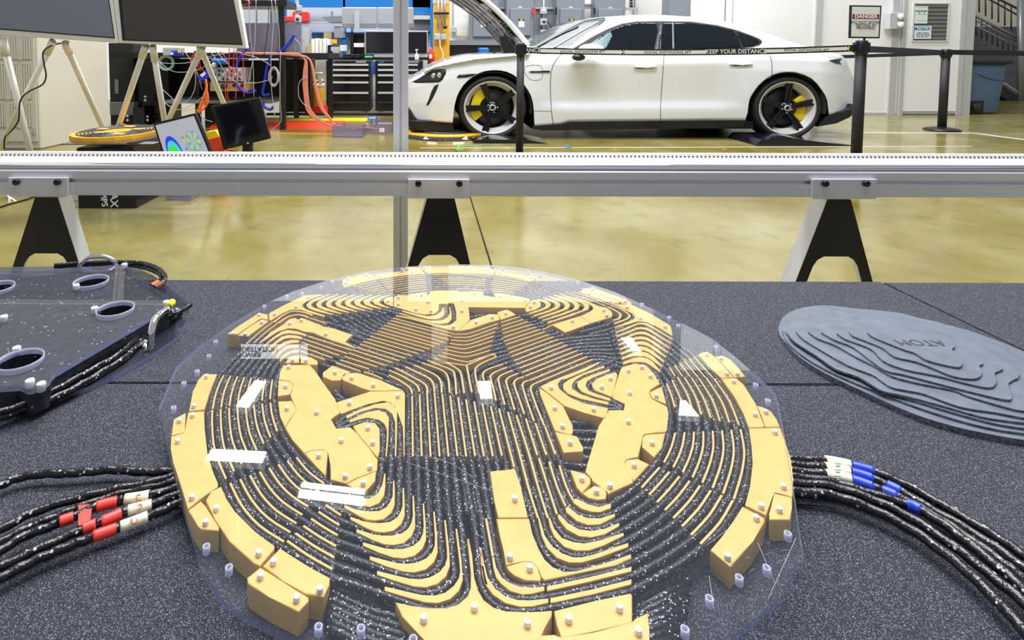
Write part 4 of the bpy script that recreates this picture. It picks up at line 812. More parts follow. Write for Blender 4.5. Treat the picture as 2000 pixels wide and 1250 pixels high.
# ======================= FLOOR AND WALLS =======================
def floor_mat():
    m = bpy.data.materials.new('sealed_concrete'); m.use_nodes = True; nt = m.node_tree; b = nt.nodes['Principled BSDF']
    tc = nt.nodes.new('ShaderNodeTexCoord')
    def noise(s, d, dist=0.0):
        n = nt.nodes.new('ShaderNodeTexNoise'); n.inputs['Scale'].default_value = s; n.inputs['Detail'].default_value = d
        n.inputs['Distortion'].default_value = dist; nt.links.new(tc.outputs['Object'], n.inputs['Vector']); return n.outputs['Fac']
    c1 = ramp(nt, noise(1.1, 6, 0.6), [(0.30, (0.165, 0.130, 0.022)), (0.5, (0.225, 0.190, 0.052)), (0.70, (0.28, 0.255, 0.115))])
    c2 = ramp(nt, noise(9, 5, 0.4), [(0.30, (0.66, 0.66, 0.68)), (0.42, (0.88, 0.88, 0.86)), (0.65, (1, 1, 1))])
    mx = nt.nodes.new('ShaderNodeMix'); mx.data_type = 'RGBA'; mx.blend_type = 'MULTIPLY'; mx.inputs['Factor'].default_value = 0.7
    nt.links.new(c1, mx.inputs['A']); nt.links.new(c2, mx.inputs['B']); nt.links.new(mx.outputs['Result'], b.inputs['Base Color'])
    r = ramp(nt, noise(5, 3), [(0.3, (0.12,)*3), (0.7, (0.24,)*3)]); nt.links.new(r, b.inputs['Roughness'])
    b.inputs['Specular IOR Level'].default_value = 0.45; return m
MT['floor'] = floor_mat()
struct(wbox('floor', (-9, -3, -0.05), (14, 12.6, 0), 'floor'))
def X(px, Y, py=100): return at_y(px, py, Y).x
MT['wallwhite'] = mat('white_wall', (0.82, 0.82, 0.81), 0.5)
MT['wallcream'] = mat('cream_wall', (0.86, 0.86, 0.84), 0.55)
YB, YW = 10.4, 8.1
struct(wbox('wall_back', (-9, YB, 0), (X(1345, YB), YB+0.1, 4.6), 'wallcream'))
struct(wbox('wall_left', (-9, -3, 0), (-8.9, YB, 4.6), 'wallcream'))
struct(wbox('wall_side', (X(1352, YW), YW+0.003, 0), (X(1352, YW)+0.1, YB+0.1, 4.6), 'wallwhite'))
wr = struct(wbox('wall_right', (X(1345, YW), YW, 0), (X(1890, YW, 200), YW+0.12, 4.6), 'wallwhite'))
for a, b in ((1412.5, 1414.5), (1427, 1429)):
    wbox('panel_joint', (X(a, YW), YW-0.004, 0.02), (X(b, YW), YW, 4.5), 'lgrey' if a > 1420 else 'grey', wr)
wbox('wall_column', (X(1305, YW), YW-0.02, 0), (X(1345, YW), YW+0.25, 4.6), 'grey', None)['kind'] = 'structure'
MT['trim'] = mat('grey_trim', (0.47, 0.47, 0.47), 0.4)
for i, (a, b) in enumerate(((1584, 1596), (1732, 1745), (1877, 1891))):
    struct(wbox('trim_%d' % (i+1), (X(a, YW, 200), YW-0.03, 0), (X(b, YW, 200), YW, 4.6), 'trim'))
struct(wbox('baseboard_right', (X(1345, YW), YW-0.012, 0), (X(1755, YW, 200), YW, 0.03), 'trim'))
# door
dx0, dx1 = X(1754, YW, 200), X(1866, YW, 200)
fr = struct(wbox('door_1', (dx0+0.03, YW-0.035, 0.04), (dx1-0.03, YW-0.002, 2.1), 'wallwhite', None, 0.002))
wbox('door_frame', (dx0-0.02, YW-0.045, 0), (dx0+0.03, YW-0.001, 2.16), 'trim', fr)
wbox('door_frame', (dx1-0.03, YW-0.045, 0), (dx1+0.02, YW-0.001, 2.16), 'trim', fr)
wbox('door_frame', (dx0-0.02, YW-0.045, 2.1), (dx1+0.02, YW-0.001, 2.16), 'trim', fr)
wbox('kick_plate', (dx0+0.03, YW-0.042, 0.012), (dx1-0.03, YW-0.036, 0.055), 'alu_dull', fr)
YD = YW-0.036
a = at_y(1786, 8, YD); b = at_y(1848, 79, YD)
wf = wbox('door_window', (a.x, YD-0.002, b.z), (b.x, YD+0.001, a.z), 'glass', fr)
MT['winframe'] = mat('window_frame', (0.62, 0.62, 0.58), 0.35)
for q in (((a.x-0.02, YD-0.012, b.z-0.02), (a.x, YD, a.z+0.02)), ((b.x, YD-0.012, b.z-0.02), (b.x+0.02, YD, a.z+0.02)), ((a.x, YD-0.012, b.z-0.02), (b.x, YD, b.z)), ((a.x, YD-0.012, a.z), (b.x, YD, a.z+0.02))):
    wbox('window_frame', q[0], q[1], 'winframe', wf)
MT['blind'] = mat('dark_blind', (0.16, 0.16, 0.15), 0.6)
for i in range(9):
    z0 = b.z+0.012+i*(a.z-b.z)/9; wbox('blind_slat', (a.x+0.004, YD-0.004, z0), (b.x-0.004, YD-0.0021, z0+(a.z-b.z)/9-0.014), 'blind', wf)
def sheet(x0, y0, x1, y1, Y, m, parent, name='sheet', d=0.002):
    return pbox(name, x0, y0, x1, y1, Y, d, m, parent)
MT['palegreen'] = mat('pale_green_paper', (0.66, 0.76, 0.70), 0.6); MT['paleblue'] = mat('pale_blue_paper', (0.70, 0.78, 0.84), 0.6)
nt1 = tag(sheet(1787, 12, 1812, 46, YD-0.013, 'palegreen', None, 'posted_notice'), 'pale green form with rows of small marks taped in the door window', 'paper')
for yy in (14.5, 28, 40): wbox('rule', (at_y(1788, yy, YD).x, YD-0.0142, at_y(1788, yy, YD).z-0.003), (at_y(1811, yy, YD).x, YD-0.0131, at_y(1788, yy, YD).z+0.003), 'trim', nt1)
for k in range(7): pbox('pictogram', 1788.5+k*3.3, 20, 1790.3+k*3.3, 23, YD-0.0145, 0.001, 'black', nt1)
for k in (2, 5): pbox('pictogram', 1788.5+k*3.3, 24.5, 1790.3+k*3.3, 26.5, YD-0.0145, 0.001, 'black', nt1)
nt2 = tag(sheet(1786, 50.5, 1819, 76, YD-0.013, 'paleblue', None, 'notice_sign'), 'small NOTICE safety glasses sign in the lower left of the door window', 'sign')
MT['signblue'] = mat('sign_blue', (0.03, 0.12, 0.42), 0.5)
pbox('header', 1793, 52, 1817.5, 59, YD-0.0142, 0.001, 'signblue', nt2)
bm = bmesh.new(); q = at_y(1789.5, 55.5, YD-0.015); lathe(bm, [(0, 0), (0.022, 0), (0.022, 0.001), (0, 0.001)], q, 'Y', 20); obj('emblem', bm, 'signblue', nt2)
textmesh('lettering', 'NOTICE', 0.055, 'paper', nt2, face_mtx(at_y(1805.3, 55.6, YD-0.0148)), 0.0004, bold=0.001)
for t_, yy in (('Safety Glasses', 64), ('With Side Shields', 67.6), ('Must Be Worn', 71.2)):
    textmesh('lettering', t_, 0.030, 'black', nt2, face_mtx(at_y(1802.5, yy, YD-0.0148)), 0.0003, sx=0.95)
# emergency lamp box
el = thing('emergency_light', 'grey wall box with two round white lamps, left of the white door', 'light', tuple(at_y(1752, 58, YW-0.04)))
pbox('housing', 1738, 25, 1766, 57, YW-0.13, 0.1, 'lgrey', el, 0.006)
for yy in (32.5, 48.5):
    q = at_y(1758.5, yy, YW-0.13)
    bm = bmesh.new(); lathe(bm, [(0, -0.035), (0.02, -0.034), (0.038, -0.026), (0.046, -0.01), (0.046, 0.0)], q, 'Y', 20); obj('lamp', bm, 'white', el)
    bm = bmesh.new(); lathe(bm, [(0.043, -0.015), (0.05, -0.015), (0.05, 0.001), (0.043, 0.001)], q, 'Y', 20); obj('lamp_rim', bm, 'alu_dull', el)
# ---- right: stair hall ----
struct(wbox('wall_stair', (X(1890, YW, 200)-0.12, YW+0.12, 0), (X(1890, YW, 200)-0.005, 12.4, 4.6), 'wallwhite'))
MT['tan'] = mat('tan_wall', (0.62, 0.58, 0.45), 0.6)
YS = 12.3
struct(wbox('wall_far', (X(1890, YW, 200)-0.2, YS+0.1, 0), (14, YS+0.2, 4.6), 'tan'))
MT['block'] = mat('grey_block', (0.10, 0.105, 0.12), 0.6)
MT['mortar'] = mat('mortar', (0.24, 0.24, 0.25), 0.7)
bwall = struct(wbox('wall_block', (X(1880, 11.2), 11.2, 0), (13.5, 11.26, at_y(1895, 52, 11.2).z), 'mortar'))
bme = None
bz0 = 0.0; hgt = at_y(1895, 52, 11.2).z; rows = 7
bm0 = bmesh.new(); box(bm0, (0, -0.008, 0), (0.285, 0, hgt/rows-0.018)); bmesh.ops.recalc_face_normals(bm0, faces=bm0.faces)
bme = bpy.data.meshes.new('block'); bm0.to_mesh(bme); bm0.free(); bme.materials.append(MT['block'])
for r_ in range(rows):
    x = X(1885, 11.2)+0.01+(0.15 if r_ % 2 else 0)
    while x < 13.0:
        o = bpy.data.objects.new('block', bme); COL.objects.link(o); o.parent = bwall; o.location = (x, 11.2, r_*hgt/rows+0.009); x += 0.30
stair = thing('staircase', 'dark steel staircase with handrails and balusters at the far right', 'staircase', (at_y(1960, 200, 9.6).x, 9.6, 0))
MT['stairdark'] = mat('stair_steel', (0.045, 0.045, 0.05), 0.5); MT['railgrey'] = mat('rail_grey', (0.33, 0.34, 0.35), 0.35, 0.5)
def bar(name, p, q, Y, r, m, parent, Y2=None):
    bm = bmesh.new(); tube(bm, [at_y(*p, Y), at_y(*q, Y2 or Y)], r, 8); return obj(name, bm, m, parent)
YT = 10.6
poly_y('stringer', [(1890, 118), (2060, 240), (2060, 262), (1890, 140)], YT, 0.04, 'stairdark', stair)
poly_y('stringer', [(1940, 165), (2060, 232), (2060, 330), (1940, 215)], YT+0.1, 0.04, 'stairdark', stair)
for k, off in enumerate((0, 8, 19)):
    bar('handrail', (1880, 18+off), (2010, 86+off), YT-0.05, 0.026 if k == 0 else 0.016, 'railgrey', stair)
bar('handrail', (1930, -12), (2010, 28), YT+0.5, 0.022, 'stairdark', stair); bar('handrail', (1880, -30), (2010, 36+6), YT+0.5, 0.016, 'stairdark', stair)
for k in range(11):
    x = 1896+k*10.5; y0 = 26+(x-1896)*0.523
    bar('baluster', (x, y0), (x, y0+(38 if k < 9 else 60)), YT-0.05, 0.011, 'stairdark', stair)
for k in range(9):
    x = 1900+k*12.5; bar('baluster', (x, -25+(x-1900)*0.5), (x, 18+(x-1900)*0.52), YT+0.5, 0.012, 'stairdark', stair)
bar('newel_post', (1993, 0), (1993, 215), YT-0.1, 0.045, 'railgrey', stair)
bar('lower_rail', (1961, 163), (2010, 195), YT-0.1, 0.022, 'railgrey', stair)
# wheeled bin
YN = 8.18
bin_ = thing('wheeled_bin', 'blue-grey wheeled refuse bin with black lid beside the stairs', 'bin', (at_y(1928, 223, YN).x, YN, 0))
MT['binblue'] = mat('bin_blue', (0.085, 0.15, 0.24), 0.45)
bm = bmesh.new()
for lo, hi in ((0, 1),):
    b0 = [at_y(1897, 223, YN), at_y(1949, 223, YN)]; t0 = [at_y(1892, 124, YN-0.03), at_y(1968, 127, YN-0.03)]
    x0, x1, X0_, X1_ = b0[0].x, b0[1].x, t0[0].x, t0[1].x; z1x = t0[0].z
    v = [bm.verts.new(p) for p in ((x0, YN, 0.01), (x1, YN, 0.01), (x1, YN+0.45, 0.01), (x0, YN+0.45, 0.01), (X0_, YN-0.04, z1x), (X1_, YN-0.04, z1x), (X1_, YN+0.6, z1x), (X0_, YN+0.6, z1x))]
    for f in ((0,3,2,1),(4,5,6,7),(0,1,5,4),(1,2,6,5),(2,3,7,6),(3,0,4,7)): bm.faces.new([v[i] for i in f])
bev(bm, 0.03, 3); obj('bin_body', bm, 'binblue', bin_, True)
wbox('bin_lid', (X0_-0.03, YN-0.09, z1x-0.005), (X1_+0.03, YN+0.64, z1x+0.05), 'black', bin_, 0.015)
bm = bmesh.new(); tube(bm, smooth_path([at_y(1903, 142, YN-0.035), at_y(1925, 150, YN-0.04), at_y(1945, 155, YN-0.04), at_y(1964, 154, YN-0.03)]), 0.008, 6); obj('moulded_band', bm, 'binblue', bin_)
wc = at_y(1908, 210, YN-0.03)
pw = pbox('wheel_arch', 1898, 195, 1924, 223, YN-0.02, 0.05, 'black', bin_, 0.02)
bm = bmesh.new(); lathe(bm, [(0, -0.03), (0.03, -0.03), (0.035, -0.02), (0.055, -0.02), (0.062, -0.01), (0.062, 0.02), (0, 0.02)], wc, 'Y', 24); obj('wheel', bm, 'darksteel', bin_)

# ---- queue posts and belts ----
def stanchion(px, ytop, Y, wpx, label, base=True):
    t = thing('queue_post', label, 'post', (X(px, Y), Y, 0), 'queue posts'); x = X(px, Y); zt = at_y(px, ytop, Y).z; r = wpx/2*Y/F
    bm = bmesh.new(); lathe(bm, [(0, 0.012), (r, 0.012), (r, zt-0.09), (0, zt-0.09)], (x, Y, 0), n=24); obj('tube', bm, 'black_matte', t)
    bm = bmesh.new(); lathe(bm, [(0, zt), (r*0.95, zt), (r*1.12, zt-0.008), (r*1.12, zt-0.095), (r, zt-0.1), (0, zt-0.1)], (x, Y, 0), n=24); obj('belt_head', bm, 'black', t)
    for a in (0, 1, 2, 3):
        bm = bmesh.new(); box(bm, (-0.018, -0.008, -0.035), (0.018, 0.008, 0.035))
        bmesh.ops.rotate(bm, verts=bm.verts, cent=(0, 0, 0), matrix=Matrix.Rotation(a*math.pi/2, 3, 'Z'))
        d = Vector((math.sin(a*math.pi/2), -math.cos(a*math.pi/2), 0))*r*1.2
        bmesh.ops.translate(bm, verts=bm.verts, vec=(x+d.x, Y+d.y, zt-0.05)); obj('belt_clip', bm, 'black', t)
    bm = bmesh.new(); lathe(bm, [(0, 0), (0.165, 0), (0.168, 0.012), (0.15, 0.022), (0.05, 0.040), (0, 0.042)], (x, Y, 0), n=40); obj('base', bm, 'black', t)
    return t
stanchion(1017, 84, 4.3, 14.5, 'black queue post in front of the white car, by its front wheel')
stanchion(1682, 79, 3.95, 19, 'black queue post carrying the DANGER sign at the rear of the car')
stanchion(1848, 96, 6.4, 14, 'farthest black queue post, in front of the white door')
def belt(label, a, b, Ya, Yb, za, zb_, sag=0.0, half=0.023):
    A = Vector((a, Ya, za)); B = Vector((b, Yb, zb_)); n = 24
    bm = bmesh.new(); rows = []
    d = (B-A); nrm = Vector((d.y, -d.x, 0)).normalized()*0.0008
    for i in range(n+1):
        t = i/n; p = A.lerp(B, t); p.z -= sag*4*t*(1-t)
        rows.append([bm.verts.new(p+o_+Vector((0, 0, s))) for o_, s in ((nrm, half), (-nrm, half), (-nrm, -half), (nrm, -half))])
    for i in range(n):
        for k in range(4): bm.faces.new((rows[i][k], rows[i][(k+1) % 4], rows[i+1][(k+1) % 4], rows[i+1][k]))
    bm.faces.new(rows[0]); bm.faces.new(rows[-1][::-1])
    o = tag(obj('queue_belt', bm, 'belt'), label, 'belt', 'queue belts'); return o, A, B, sag
MT['belt'] = mat('belt_black', (0.012, 0.014, 0.022), 0.6)
YQ0, YQ1 = 4.3, 3.95
pa, pb = at_y(1025, 98, YQ0), at_y(1672, 94, YQ1)
bo, A, B, sag = belt('printed queue belt reading KEEP YOUR DISTANCE stretched across the white car', pa.x, pb.x, YQ0, YQ1, pa.z, pb.z, 0.022)
dirv = (B-A).normalized(); nn = Vector((dirv.y, -dirv.x, 0)).normalized()
def bpoint(px):      # parameter along the belt for a picture column
    lo, hi = 0.0, 1.0
    for _ in range(40):
        m_ = (lo+hi)/2; p = A.lerp(B, m_); c = PX+F*((p-EYE).dot(_R))/((p-EYE).dot(_F))
        if c < px: lo = m_
        else: hi = m_
    return lo
def bpos(t, off=0.0012):
    p = A.lerp(B, t); p.z -= sag*4*t*(1-t); return p+nn*off
def belt_piece(px0, px1, half, m, name, arrow=0):
    t0, t1 = bpoint(px0), bpoint(px1); bm = bmesh.new(); n = 8; a_, b_ = [], []
    for i in range(n+1):
        p = bpos(t0+(t1-t0)*i/n, 0.0016); a_.append(p+Vector((0, 0, half))); b_.append(p-Vector((0, 0, half)))
    ring = list(a_)
    if arrow > 0:
        e = bpos(t1, 0.0016); ring += [e+Vector((0, 0, half*1.5))-dirv*0.004, e+dirv*0.02, e-Vector((0, 0, half*1.5))-dirv*0.004]
    ring += list(reversed(b_))
    if arrow < 0:
        e = bpos(t0, 0.0016); ring += [e-Vector((0, 0, half*1.5)), e-dirv*0.02, e+Vector((0, 0, half*1.5))]
    prism(bm, ring, -nn*0.0006); return obj(name, bm, m, bo)
def btext(px, s, size, m, sx=1.0, bold=0.0):
    t = bpoint(px); p = bpos(t, 0.0024); up = Vector((0, 0, 1))
    mt_ = face_mtx(p, dirv, up-dirv*up.dot(dirv)); textmesh('lettering', s, size, m, bo, mt_, 0.0004, sx=sx, bold=bold)
btext(1041, 'ANCE', 0.044, 'paper', 1.0, 0.0005)
belt_piece(1056, 1212, 0.0125, 'paper', 'white_strip', 1); belt_piece(1224, 1380, 0.0125, 'paper', 'white_strip', -1); belt_piece(1495, 1652, 0.0115, 'paper', 'white_strip', 1)
btext(1138, 'SOCIAL DISTANCING 6FT', 0.026, 'black', 1.08); btext(1304, 'SOCIAL DISTANCING 6FT', 0.026, 'black', 1.08); btext(1575, 'SOCIAL DISTANCING 6FT', 0.0235, 'black', 1.08)
btext(1437, 'KEEP YOUR DISTANCE', 0.043, 'paper', 0.93, 0.0006)
for px in (1218.5, 1657.5):
    t = bpoint(px); c_ = bpos(t, 0.0018); v3 = lambda a_, b_: c_+dirv*a_+Vector((0, 0, b_))
    bm = bmesh.new(); prism(bm, [v3(0.003, -0.016), v3(0.003, 0.006), v3(0.008, 0.006), v3(0, 0.019), v3(-0.008, 0.006), v3(-0.003, 0.006), v3(-0.003, -0.016)], -nn*0.0006); obj('figure_mark', bm, 'tapeyellow', bo)
q0, q1 = at_y(1692, 96, 3.95), at_y(1842, 102, 6.4)
belt('plain black belt from the sign post back to the farthest post', q0.x, q1.x, 3.95, 6.4, q0.z, q1.z)
q0, q1 = at_y(1855, 102, 6.4), at_y(2080, 106, 6.3)
belt('plain black belt running right from the farthest post', q0.x, q1.x, 6.4, 6.3, q0.z, q1.z, 0, 0.028)
q0, q1 = at_y(1640, 111, 6.75), at_y(1842, 104, 6.42)
belt('plain black belt from behind the car to the farthest post', q0.x, q1.x, 6.75, 6.42, q0.z, q1.z, 0, 0.020)
# danger sign
Yg = 3.95
sg = thing('danger_sign', 'white DANGER DO NOT ENTER sign in a black frame on the queue post', 'sign', tuple(at_y(1690, 79, Yg)))
def onq(u, v, off=0):      # sign corner frame
    a, b, c, d = at_y(1661, 10, Yg), at_y(1722, 11, Yg), at_y(1718, 75, Yg), at_y(1659, 74.5, Yg)
    p = a.lerp(b, u).lerp(d.lerp(c, u), v); return Vector((p.x, Yg-off, p.z))
bm = bmesh.new(); prism(bm, [onq(*q) for q in ((0,0),(1,0),(1,1),(0,1))], (0, 0.012, 0)); obj('frame', bm, 'black', sg)
bm = bmesh.new(); prism(bm, [onq(*q, 0.002) for q in ((.05,.045),(.95,.045),(.95,.955),(.05,.955))], (0, 0.0015, 0)); obj('sheet', bm, 'paper', sg)
MT['dangerred'] = mat('danger_red', (0.55, 0.02, 0.07), 0.5)
bm = bmesh.new(); prism(bm, [onq(*q, 0.003) for q in ((.07,.27),(.93,.27),(.93,.41),(.07,.41))], (0, 0.0008, 0)); obj('banner', bm, 'black', sg)
bm = bmesh.new(); prism(bm, [onq(.5+.425*math.cos(t_*math.pi/16), .34+.064*math.sin(t_*math.pi/16), 0.0036) for t_ in range(32)], (0, 0.0008, 0)); obj('oval', bm, 'dangerred', sg)
rt = (onq(1, .3)-onq(0, .3)).normalized(); upv = (onq(.3, 0)-onq(.3, 1)).normalized()
textmesh('lettering', 'DANGER', 0.036, 'paper', sg, face_mtx(onq(.5, .34, .0046), rt, upv), 0.0003, sx=1.1, bold=0.0012)
for s_, v_ in (('DO NOT ENTER', .515), ('TESTING IN', .60), ('PROGRESS', .685)):
    textmesh('lettering', s_, 0.0245, 'black', sg, face_mtx(onq(.5, v_, .0046), rt, upv), 0.0003, sx=1.12)
wbox('stem', (at_y(1689, 76, Yg).x-0.005, Yg, at_y(1689, 82, Yg).z), (at_y(1689, 76, Yg).x+0.005, Yg+0.01, at_y(1689, 73, Yg).z), 'black', sg)

# ---- floor tape and marks ----
def ftape(x0, y0, x1, y1, w, m, label, grp=None):
    a, b = at_z(x0, y0, 0.0), at_z(x1, y1, 0.0); d = (b-a).normalized(); n = Vector((-d.y, d.x, 0))*w/2
    bm = bmesh.new(); prism(bm, [a+n, b+n, b-n, a-n], (0, 0, 0.0012)); return tag(obj('floor_tape', bm, m), label, 'tape', grp)
MT['whiteline'] = mat('white_line', (0.72, 0.72, 0.66), 0.5)
ftape(1595, 259, 1902, 260, 0.035, 'whiteline', 'white line on the floor behind the sign post, below the door', 'floor lines')
ftape(1902, 260, 2040, 278, 0.04, 'whiteline', 'white floor line slanting right past the bin', 'floor lines')
ftape(820, 289, 1900, 286, 0.012, 'paleblue', 'thin pale line on the floor along the near side of the car', 'floor lines')
ftape(528, 260, 656, 262, 0.05, 'orange', 'orange tape strip on the floor left of the clear box')
ftape(1103, 284.5, 1113, 289, 0.05, 'signblue', 'small scrap of blue tape on the floor beneath the car')
ftape(1197, 291, 1204, 291.5, 0.03, 'orange', 'tiny orange scrap on the floor, left one under the car', 'orange scraps')
ftape(1412, 292, 1419, 292.5, 0.03, 'orange', 'tiny orange scrap on the floor, right one under the car', 'orange scraps')
gt = thing('corner_marker', 'green tape corner mark on the floor by the front wheel', 'tape', tuple(at_z(897, 290, 0)))
for p_ in ((896,284,940,285),(896,285,894,293),(894,293,904,293)):
    a, b = at_z(p_[0], p_[1], 0), at_z(p_[2], p_[3], 0); d = (b-a).normalized(); n_ = Vector((-d.y, d.x, 0))*0.012
    bm = bmesh.new(); prism(bm, [a+n_, b+n_, b-n_, a-n_], (0, 0, 0.0015)); obj('strip', bm, 'green', gt)
jt = at_z(918, 384, 0), at_z(960, 520, 0)
d = (jt[1]-jt[0]).normalized(); A_ = jt[0]-d*1.6; B_ = jt[1]+d*1.6; n_ = Vector((-d.y, d.x, 0))*0.004
MT['joint'] = mat('floor_joint', (0.035, 0.028, 0.02), 1.0, spec=0.0)
bm = bmesh.new(); prism(bm, [A_+n_, B_+n_, B_-n_, A_-n_], (0, 0, 0.0006)); o = obj('trim_4', bm, 'joint'); o['kind'] = 'structure'

# ---- left: beige cabinet ----
cab = thing('beige_cabinet', 'tall beige equipment cabinet with louvred front at the far left', 'cabinet', (-3.9, 5.5, 0))
c1_, c2_ = at_z(80, 291, 0), at_z(214, 262, 0)
Yc1, Yc2 = c1_.y, c2_.y
dxy = Vector((c2_.x-c1_.x, c2_.y-c1_.y, 0)); lf = Vector((-1.2, 0.0, 0))
MT['beige'] = mat('beige_paint', (0.60, 0.57, 0.48), 0.45, noise=(3, 0.94, 0))
bm = bmesh.new(); prism(bm, [Vector((c1_.x, c1_.y, 0.0)), Vector((c2_.x, c2_.y, 0.0)), Vector((c2_.x, c2_.y, 0))+lf, Vector((c1_.x, c1_.y, 0))+lf], (0, 0, 2.2)); bev(bm, 0.008); obj('housing', bm, 'beige', cab)
pbox('door', -60, 70, 70, 277, Yc1-0.012, 0.010, 'beige', cab, 0.004)
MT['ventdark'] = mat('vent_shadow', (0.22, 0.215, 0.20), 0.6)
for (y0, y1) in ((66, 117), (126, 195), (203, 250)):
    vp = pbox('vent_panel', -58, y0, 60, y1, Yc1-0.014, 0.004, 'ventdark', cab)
    for k in range(24):
        x = -55+k*4.8
        if k % 5 != 4: pbox('louvre', x, y0+1, x+2.9, y1-1, Yc1-0.019, 0.006, 'cream', vp)
        else: pbox('louvre', x-1, y0, x+4, y1, Yc1-0.020, 0.006, 'beige', vp)
hd = pbox('handle', 62.5, 248, 67, 262, Yc1-0.03, 0.018, 'alu_dull', cab, 0.002)

# ---- big displays on easels ----
def display(pts, ins, Y, m, label, legs):
    t = thing('display_screen', label, 'screen', tuple(at_y((pts[0][0]+pts[1][0])/2, 90, Y))[:2]+(0,), 'display screens')
    bm = bmesh.new(); prism(bm, [at_y(x, y, Y) for x, y in pts], (0, 0.05, 0)); bev(bm, 0.004); obj('bezel', bm, 'pvcwhite', t)
    bm = bmesh.new(); prism(bm, [at_y(x, y, Y-0.002) for x, y in ins], (0, 0.004, 0)); obj('inner_bezel', bm, 'black', t)
    cx_ = sum(p[0] for p in ins)/4; cy_ = sum(p[1] for p in ins)/4
    bm = bmesh.new(); prism(bm, [at_y(cx_+(x-cx_)*0.975, cy_+(y-cy_)*0.985-1, Y-0.004) for x, y in ins], (0, 0.003, 0)); obj('screen', bm, m, t)
    for (x0, y0, x1, y1, dY) in legs:
        Y0, Y1 = Y+0.03, Y+dY; a, b = at_y(x0, y0, Y0), at_y(x1, y1, Y1)
        k = a.z/(a.z-b.z); e = a+(b-a)*k; bm = bmesh.new(); tube(bm, [a, e+(a-e).normalized()*0.0], 0.0175, 12); lg = obj('leg', bm, 'pvc', t)
        bm = bmesh.new(); d_ = (e-a).normalized(); tube(bm, [a, a+d_*0.10], 0.021, 12); obj('socket', bm, 'pvc', lg)
    return t
MT['pvcwhite'] = mat('display_bezel', (0.78, 0.78, 0.76), 0.35)
MT['scr1'] = mat('screen_bluegrey', (0.19, 0.215, 0.275), 0.25); MT['scr2'] = mat('screen_charcoal', (0.055, 0.052, 0.048), 0.22)
display([(-70,64),(230.5,84),(222.5,20),(203,-110),(-90,-110)], [(-60,53),(224,75),(214,-2),(-70,-110)][:2]+[(213,0),(198,-100),(-75,-100)], 3.25, 'scr1', 'leftmost large blue-grey display on a white easel', [(5,76,60,300,0.1),(104,80,-5,300,0.35),(127,84,203,255,0.9)])
display([(232,84),(482,95),(474,50),(446,-110),(205,-110)], [(239,79),(474,88),(456,0),(440,-100),(222,-100)], 3.25, 'scr2', 'large charcoal display on a white easel, right of the blue-grey one', [(285,89,229,254,0.5),(298,90,322,240,0.3),(395,92,333,225,0.55),(391,92,434,195,0.9)])
tag(pwire('cable', [(135,81,3.3),(112,86,3.3),(93,93,3.25),(84,104,3.25),(86,125,3.25),(90,148,3.25),(83,165,3.25),(60,177,3.24),(45,188,3.24),(38,205,3.25),(36,235,3.25),(22,256,3.25),(10,268,3.3),(8,290,3.3)], 0.0045, 'black'), 'black cord wrapped loosely round the leftmost easel leg', 'cable')
# ---- second coil pad on its stand ----
Ys = 3.07
st = thing('speaker_case', 'black case with large white letters on its side under the spare coil', 'case', (at_y(207, 412, Ys).x, Ys, 0))
pbox('case_body', 150, 289, 265, 411.5, Ys, 0.42, 'blackgloss', st, 0.006)
e1 = at_y(207, 395, Ys-0.001)
textmesh('lettering', 'MAX', 0.058, 'paper', st, face_mtx(at_y(222, 383, Ys-0.001), (0, 0, -1), (1, 0, 0)), 0.0005, bold=0.001)
textmesh('lettering', 'AMPS', 0.047, 'paper', st, face_mtx(at_y(202, 384, Ys-0.001), (0.1, 0, -1), (1, 0, 0.1)), 0.0005, bold=0.001)
zc2 = at_y(207, 287, Ys).z
cp = thing('spare_coil_pad', 'small distant yellow and black coil pad lying on the black case', 'coil pad', (at_y(228, 280, Ys).x, Ys+0.3, zc2))
pbox('base_plate', 118, 281, 300, 283.5, Ys-0.03, 0.62, 'smoke', cp)
c_ = Vector((at_y(228, 270, 3.4).x, 3.42, at_y(228, 283, 3.1).z+0.004)); 
bm = bmesh.new(); prism(bm, [c_+Vector((0.235*math.cos(t_*math.pi/9), 0.30*math.sin(t_*math.pi/9), 0)) for t_ in range(18)], (0, 0, 0.030)); obj('spacer_ring', bm, 'yellowpaint', cp)
for k in range(7):
    bm = bmesh.new(); P = [c_+Vector(((0.20-k*0.018)*math.cos(t_*math.pi/16), (0.265-k*0.024)*math.sin(t_*math.pi/16), 0.031)) for t_ in range(33)]; tube(bm, P, 0.005, 6, caps=False); obj('litz_wire', bm, 'litz', cp)
for (a_, r1, r2) in ((0.3, 0.06, 0.10), (1.7, 0.05, 0.12), (2.9, 0.08, 0.12), (4.2, 0.05, 0.1), (5.3, 0.09, 0.16)):
    p_ = c_+Vector((r2*math.cos(a_), r2*1.3*math.sin(a_), 0.0301)); wbox('spacer_block', (p_.x-0.03, p_.y-0.02, p_.z), (p_.x+0.03, p_.y+0.03, p_.z+0.008), 'yellow', cp)
